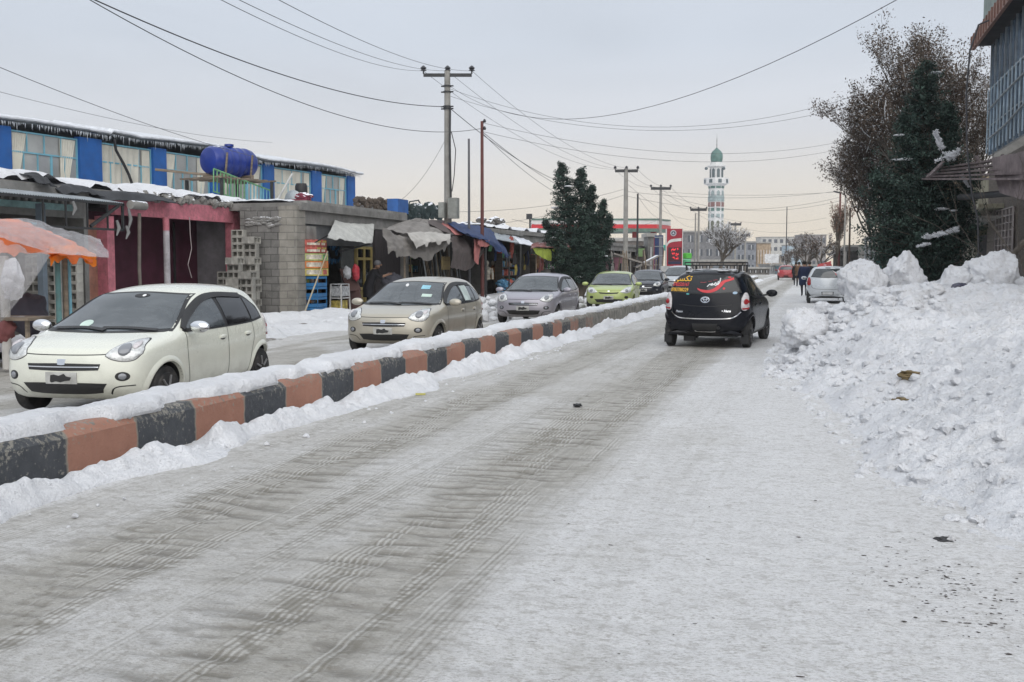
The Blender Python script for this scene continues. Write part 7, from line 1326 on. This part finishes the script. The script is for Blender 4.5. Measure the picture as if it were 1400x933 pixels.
zf = lambda v: pt(921, v, 84).z; cc = o_ + ux * (W_s * .42); mb = MB()
n = 24; mb.add([cc + ux * (math.cos(q) * .24) + Vector((0, 0, zf(319) + math.sin(q) * .24)) + nf * .02 for q in np.linspace(0, 2 * PI, n, False)], [tuple(range(n))]); em = part('emblem', mb, M('emblem_grey', (.45, .45, .48), .5), ps_)
mb = MB(); mb.add([cc + ux * (math.cos(q) * .17) + Vector((0, 0, zf(319) + math.sin(q) * .17)) + nf * .035 for q in np.linspace(0, 2 * PI, n, False)], [tuple(range(n))]); part('emblem_centre', mb, M('emblem_dark', (.06, .07, .10), .5), em); mb = MB(); mb.add([cc + ux * x + Vector((0, 0, zf(319) + z)) + nf * .05 for x, z in ((-.1, -.08), (.1, -.08), (0, .12))], [(0, 1, 2)]); part('emblem_mark', mb, MATS['emblem_grey'], em)
cur = [(.0, 336), (.12, 332), (.35, 329.5), (.95, 328)]; P2 = cat([(x * W_s, zf(v)) for x, v in cur], 14); mb = MB().grid([[o_ + ux * x + Vector((0, 0, z + .13)) + nf * .02 for x, z in P2], [o_ + ux * x + Vector((0, 0, z - .10)) + nf * .02 for x, z in P2]][::-1]); part('white_swoosh', mb, WHB, ps_)
part('dark_panel', sg(MB(), .12, W_s * .95, zf(357), zf(338.5), .003, .03), M('led_panel', (.05, .012, .02), .4), ps_); part('dark_panel', sg(MB(), .12, W_s * .95, zf(361.5), zf(357.5), .003, .03), M('led_panel_off', (.02, .02, .06), .4), ps_)
LED = emit('led_red', (1, .05, .06), .8)
for txt, v, sz in (('\ufee1\ufe8d\ufeee\ufeea \u06f4\u06f0', 341, .24), ('\u06f7\u06f4 \ufea6\ufe98', 347.3, .24), ('\u06f6\u06f9 \ufea0\ufe8e', 353.2, .25)): lettering(txt, sz, 'B', 0, 0, .045, LED, 'price_figures', ps_, sx=.95, frame=(ux * (W_s * .55) + Vector((0, 0, zf(v))), ux, Vector((0, 0, 1))))
lettering('\ufe98\ufe8e\ufee7\ufeb4', .33, 'B', 0, 0, .03, WHB, 'station_lettering', ps_, frame=(ux * (W_s * .6) + Vector((0, 0, zf(365.5))), ux, Vector((0, 0, 1))))
# stalls, wrapped panel and containers before the fuel station
t, *_ = block('patched_stall', 'ramshackle two level stall with snowy ledges left of the blue panel', 834, 884, 330, 96, 2, 5, M('patched_board', (.15, .13, .115), .85, var=.5, vs=1.5), DARKW, dep=5); t, *_ = block('pink_kiosk', 'small pink kiosk with dark doorway beside the conifer', 829, 858, 352, 86, 1, 2, M('pink_board', (.42, .20, .25), .8), DARKW, dep=3, catg='kiosk'); t, *_ = block('grey_tower_stall', 'narrow grey concrete wall left of the blue wrapped panel', 886, 894, 324, 90, 1, 1, CONC2, CONC2, dep=3)
a, b = pt(894.5, 368, 88), pt(907, 322, 88); bp = thing('navy_hoarding', 'tall navy blue and grey panelled board beside the price sign', 'hoarding', (a.x, a.y, 0)); part('board', MB().box(a.x, b.x, a.y, a.y + .2, 0, b.z), M('navy_board', (.02, .04, .12), .5), bp); 
for z in np.linspace(a.z + .3, b.z - .2, 4): part('rail', MB().box(a.x, b.x, a.y - .05, a.y - .003, z, z + .08), GALV, bp)
part('grey_strip', MB().box(a.x + .38, b.x - .05, a.y - .02, a.y - .004 + .0, a.z, b.z - .1), M('grey_strip', (.22, .22, .24), .6), bp)
for k, (u0, u1, v0, v1, d, c_, lab, nm) in enumerate([(933, 946, 346, 354, 92, (.09, .42, .05), 'bright green stacked tank beside the red price sign', 'green_tank'), (933, 945, 354.5, 366, 91, (.10, .40, .20), 'paler green tank below the bright green one', 'green_tank'), (907, 911, 335, 343, 90, (.05, .40, .32), 'small turquoise sheet left of the price sign', 'turquoise_sheet'), (871, 882, 340, 351, 89, (.20, .33, .14), 'faded green poster board on the patched stall', 'poster_board'), (903, 913, 364, 372, 75, (.45, .45, .45), 'white roofed small van behind the parked cars', 'small_van')]):
    a, b = pt(u0, v1, d), pt(u1, v0, d); cx_ = (a.x + b.x) / 2; hh = b.z - a.z; w_ = b.x - a.x
    if 'tank' in nm: mb = MB().lathe([(w_ * .42, 0), (w_ * .5, hh * .1), (w_ * .52, hh * .5), (w_ * .5, hh * .9), (w_ * .3, hh)], (cx_, a.y, a.z), 20)
    else: mb = MB().box(a.x, b.x, a.y, a.y + (.1 if k < 4 else 2.5), a.z, b.z)
    if k == 1 or 'van' in nm: mb.box(cx_ - w_ * .45, cx_ + w_ * .45, a.y + .1, a.y + .9, -.1, a.z + .01)
    solo(nm, mb, M('tone_' + nm + 'abcde'[k], c_, .6, var=.25, snow=.4 if k in (0, 4) else 0), lab, nm.replace('_', ' '), smooth=True, sharp=40)
solo('tank_rack', MB().box(pt(933, 366, 91.6).x, pt(946, 366, 91.6).x, pt(933, 366, 91.6).y, pt(933, 366, 91.6).y + 1.2, 0, pt(933, 366, 91).z), DWOOD, 'dark timber base under the green tanks', 'base') if False else None
for k in range(16):
    u = random.uniform(826, 905); a = pt(u, random.uniform(348, 372), random.uniform(72, 84)); b = pt(u + random.uniform(-14, 14), random.uniform(355, 362), 76); solo('stall_timber', MB().beam((a.x, a.y, 0), (a.x + random.uniform(-.4, .4), a.y, random.uniform(1.6, 3.0)), .09), random.choice((WOOD, DWOOD, CPOLE)), 'weathered timber upright among the stalls by the fuel station', 'timber', (a.x, a.y, 0), 'timber uprights by the fuel station')
for k, (L, lab) in enumerate([([(838, 347), (870, 356), (890, 364)], 'snowy sloping stall roof in front of the pink kiosk'), ([(868, 366), (888, 356), (899, 350)], 'sloping plank with snow right of the snowy stall roof')]): solo('stall_roof', MB().beam(pt(*L[0], 78), pt(*L[-1], 78), 1.6, .12), M('snowy_plank', (.25, .23, .21), .85, snow=1.1), lab, 'roof')
# low shops on the left beyond the conifer
shop('left_far_shop', 'low dark shops beyond the conifer on the left', -14.3, Y4s + 3.2, 96, 3.0, 4, wall=CONC2)
# ================================================================ PEOPLE
SKIN = M('skin', (.30, .17, .11), .6, bump=0); HAIRM = M('black_hair', (.015, .012, .01), .7, bump=0)
def person(label, loc, rz, cloth_m, leg_m, pose='walk', hgt=1.74, bulk=1., head_m=None, seed=0, skirt=False, arms=None, lean=0.):
    v = []; e = []; r = []
    def add(p, rad, par=None): v.append(p); r.append(rad); 
    J = {}
    def j(n, p, rad, par=None):
        J[n] = len(v); v.append(p); r.append(rad)
        if par: e.append((J[par], J[n]))
    s = hgt / 1.74; st_ = .16 if pose == 'walk' else .03; L_ = lambda x, y, z: (x, y + lean * max(0, z - .95), z)
    j('pelvis', L_(0, 0, .95), .15 * bulk); j('waist', L_(0, .0, 1.08), .145 * bulk, 'pelvis'); j('chest', L_(0, .01, 1.27), .17 * bulk, 'waist'); j('up', L_(0, 0, 1.42), .13 * bulk, 'chest'); j('neck', L_(0, .01, 1.50), .06, 'up'); j('jaw', L_(0, .03, 1.56), .075, 'neck'); j('head', L_(0, .02, 1.65), .10, 'jaw'); j('crown', L_(0, .01, 1.71), .075, 'head')
    for sd, k in ((-1, 'l'), (1, 'r')):
        f = sd * st_; j('hip' + k, (sd * .10, 0, .88), .11 * bulk, 'pelvis'); j('knee' + k, (sd * .11, f * .55 + .04, .48), .07, 'hip' + k); j('ankle' + k, (sd * .11, f - .03, .09), .045, 'knee' + k); j('toe' + k, (sd * .12, f + .14, .035), .035, 'ankle' + k)
        j('sh' + k, L_(sd * .19, 0, 1.41), .075 * bulk, 'up'); 
        if arms == 'reach' and sd > 0: el_, wr = (.30, .22, 1.22), (.28, .46, 1.30)
        elif arms == 'pocket': el_, wr = (sd * .30, -.02, 1.14), (sd * .22, .12, .98)
        else: el_, wr = (sd * .27, -f * .3 - .02, 1.14), (sd * .28, -f * .8 + .06, .89)
        j('el' + k, L_(*el_), .052 * bulk, 'sh' + k); j('wr' + k, L_(*wr), .032, 'el' + k); w_ = Vector(L_(*wr)); d_ = (w_ - Vector(L_(*el_))).normalized(); j('palm' + k, tuple(w_ + d_ * .07), .030, 'wr' + k)
        q = w_ + d_ * .08; sdv = d_.cross(Vector((1, 0, 0))).normalized()
        for i, (o_, ln) in enumerate(((-.028, .065), (-.010, .08), (.010, .075), (.027, .058))): b_ = q + sdv * o_; j('f%s%d' % (k, i), tuple(b_ + d_ * .03), .0085, 'palm' + k); j('g%s%d' % (k, i), tuple(b_ + d_ * ln + Vector((-sd * .012, 0, 0))), .0075, 'f%s%d' % (k, i))
        j('th' + k, tuple(w_ + d_ * .04 - sdv * .04), .010, 'wr' + k); j('th2' + k, tuple(w_ + d_ * .075 - sdv * .055), .009, 'th' + k)
    me = bpy.data.meshes.new('person'); me.from_pydata(v, e, []); o = bpy.data.objects.new('tmp', me); COL.objects.link(o); m_ = o.modifiers.new('s', 'SKIN'); lay = me.skin_vertices[0].data if me.skin_vertices else None
    if lay is None:
        bpy.data.objects.remove(o); return None
    for i, x in enumerate(r): lay[i].radius = (x, x * (.8 if i in (0, 1, 2, 3) else 1))
    lay[0].use_root = True; m2 = o.modifiers.new('b', 'SUBSURF'); m2.levels = m2.render_levels = 2; dg = bpy.context.evaluated_depsgraph_get(); bm_ = bpy.data.meshes.new_from_object(o.evaluated_get(dg)); bpy.data.objects.remove(o)
    bm_.transform(Matrix.Scale(s, 4)); bm_.materials.clear()
    for mm in (cloth_m, leg_m, SKIN, BLK): bm_.materials.append(mm)
    for p in bm_.polygons:
        c = p.center / s; p.use_smooth = True; hand = abs(c.x) > .2 and (c.z < .90) or (arms == 'reach' and c.y > .44) or (arms == 'pocket' and c.y > .17 and c.z < 1.0)
        p.material_index = 3 if c.z < .085 else (2 if (c.z > 1.49 or hand) else (1 if c.z < .93 else 0))
    b = link('person', bm_, None, loc); b.rotation_euler.z = rz; tag(b, label, 'person')
    mb = MB(); y0_ = lean * .7; mb.blob((0, (-.005 + y0_) * s, 1.685 * s), .112 * s, .06, 3, seed, 3, (1, 1.05, .92)); h = link('hair', mb.mesh('hair', head_m or HAIRM, smooth=True), b)
    mb = MB(); mb.blob((0, (.125 + y0_) * s, 1.625 * s), .022 * s, .05, 2, 1, 2, (.8, 1.1, 1.3)); link('nose', mb.mesh('nose', SKIN, smooth=True), b)
    # coat with collar and hem over the body
    hem = .55 if skirt else .80; pr_ = [(.20, hem), (.205, .9), (.185, 1.08), (.20, 1.27), (.19, 1.40), (.10, 1.47), (.075, 1.50)]
    cm = MB(); n = 20; vv = []
    for r_, z in pr_:
        for q in range(n): a = 2 * PI * q / n; ww = 1 + .05 * math.sin(a * 5 + seed + z * 4); vv.append((r_ * bulk * math.cos(a) * 1.08 * ww * s, (r_ * bulk * .72 * math.sin(a) * ww + lean * max(0, z - .95)) * s, z * s))
    cm.add(vv, [(i * n + q, i * n + (q + 1) % n, (i + 1) * n + (q + 1) % n, (i + 1) * n + q) for i in range(len(pr_) - 1) for q in range(n)]); link('coat', cm.mesh('coat', cloth_m, smooth=True), b)
    return b
NVY = M('navy_coat', (.012, .02, .055), .85, bump=.2); BKC = M('black_coat', (.010, .010, .013), .85, bump=.2); BRC = M('brown_coat', (.14, .08, .045), .85, bump=.2); DTR = M('dark_trousers', (.015, .015, .022), .85, bump=.1); RDC = M('red_jacket', (.35, .03, .03), .8, bump=.2)
def gp(u, v): q = atZ(u, v); return (q.x, q.y, .02)
person('person in a long navy coat walking away, nearest of the group on the road', gp(1099, 405.5), R(6), NVY, DTR, skirt=True, bulk=1.15, seed=1); person('person in black at the left of the walking group', gp(1088, 391), R(0), BKC, DTR, bulk=1.1, seed=2, skirt=True); person('person in a brown coat walking behind the navy coated one', gp(1092, 392.5), R(-5), BRC, DTR, seed=3); person('person in dark clothes right of the navy coated one', gp(1106, 398), R(10), BKC, DTR, seed=4, bulk=1.05)
person('person in a red jacket standing beyond the parked silver car', (1.75, 49.6, .02), R(30), RDC, DTR, 'stand', seed=5); person('person in black standing before the low shop on the right', (2.9, 47.5, .02), R(80), BKC, DTR, 'stand', seed=6)
sk = person('person dressed in black with grey cap bending over a bag at the grocery front', (-13.95, 32.1, .0), R(-60), BKC, DTR, 'stand', bulk=1.2, seed=7, arms='reach', lean=.45, head_m=M('grey_cap', (.16, .16, .17), .85), skirt=True, hgt=1.7)
q = Vector((-14.1, 31.45, 1.35)); solo('red_white_packet', MB().blob((q.x, q.y, q.z), .12, .25, 2, 3, 3, (1, 1.1, 2.2)), M('red_white_wrap', (.50, .05, .07), .5, var=.6, vs=5, bump=.3), 'red and white packet hanging just left of the person in black', 'packet', smooth=True, sharp=0)
solo('grey_cloth_bag', MB().blob((-13.5, 33.0, 1.05), .33, .35, 2, 8, 4, (1, 1, .8)), M('grey_cloth', (.10, .10, .12), .9, bump=.5, bs=8), 'grey cloth bundle the person in black is handling', 'bundle', smooth=True, sharp=0)
# shop dummies
for k, (u, v, d, m_, lab) in enumerate([(666, 395, 47, SHM[3], 'shop dummy in a light patterned shirt beside the blue tarp'), (681, 398, 50, M('navy_vest', (.02, .03, .07), .8), 'shop dummy wearing a white shirt and navy vest'), (674, 396, 48.5, SHM[5], 'shop dummy in a rust coloured garment')]):
    q = pt(u, v, d); t = thing('shop_dummy', lab, 'shop dummy', (q.x, q.y, 0)); part('torso', MB().lathe([(.03, .9), (.15, .95), (.13, 1.1), (.18, 1.3), (.20, 1.42), (.07, 1.5), (.05, 1.56)], (q.x, q.y, 0), 16), m_, t, True); part('head', MB().blob((q.x, q.y, 1.66), .1, .03, 2, 1, 3, (.85, .95, 1.2)), SHM[3], t, True); part('stand', MB().tube([(q.x, q.y, 0), (q.x, q.y, .92)], .02, 8).lathe([(.16, 0), (.15, .02)], (q.x, q.y, .02), 16), STEEL, t)
    for s in (-1, 1): part('sleeve', MB().tube([(q.x + s * .19, q.y, 1.42), (q.x + s * .25, q.y, 1.15), (q.x + s * .25, q.y, .95)], [.07, .055, .04], 8), SHM[3], t, True)

# ================================================================ THE COLD AIR
hz = MB().box(-425, 425, -65, 705, -1.3, 45).mesh('haze', [SNOW])
hm = bpy.data.materials.new('cold_haze'); hm.use_nodes = True; nt = hm.node_tree; nt.nodes.clear(); out = nt.nodes.new('ShaderNodeOutputMaterial'); pv = nt.nodes.new('ShaderNodeVolumePrincipled')
pv.inputs['Color'].default_value = (.92, .92, .93, 1); pv.inputs['Density'].default_value = .0004; pv.inputs['Anisotropy'].default_value = .3; nt.links.new(pv.outputs[0], out.inputs['Volume'])
hz.materials.clear(); hz.materials.append(hm); o = link('haze', hz); o['kind'] = 'stuff'; o['label'] = 'thin cold haze over the whole street'
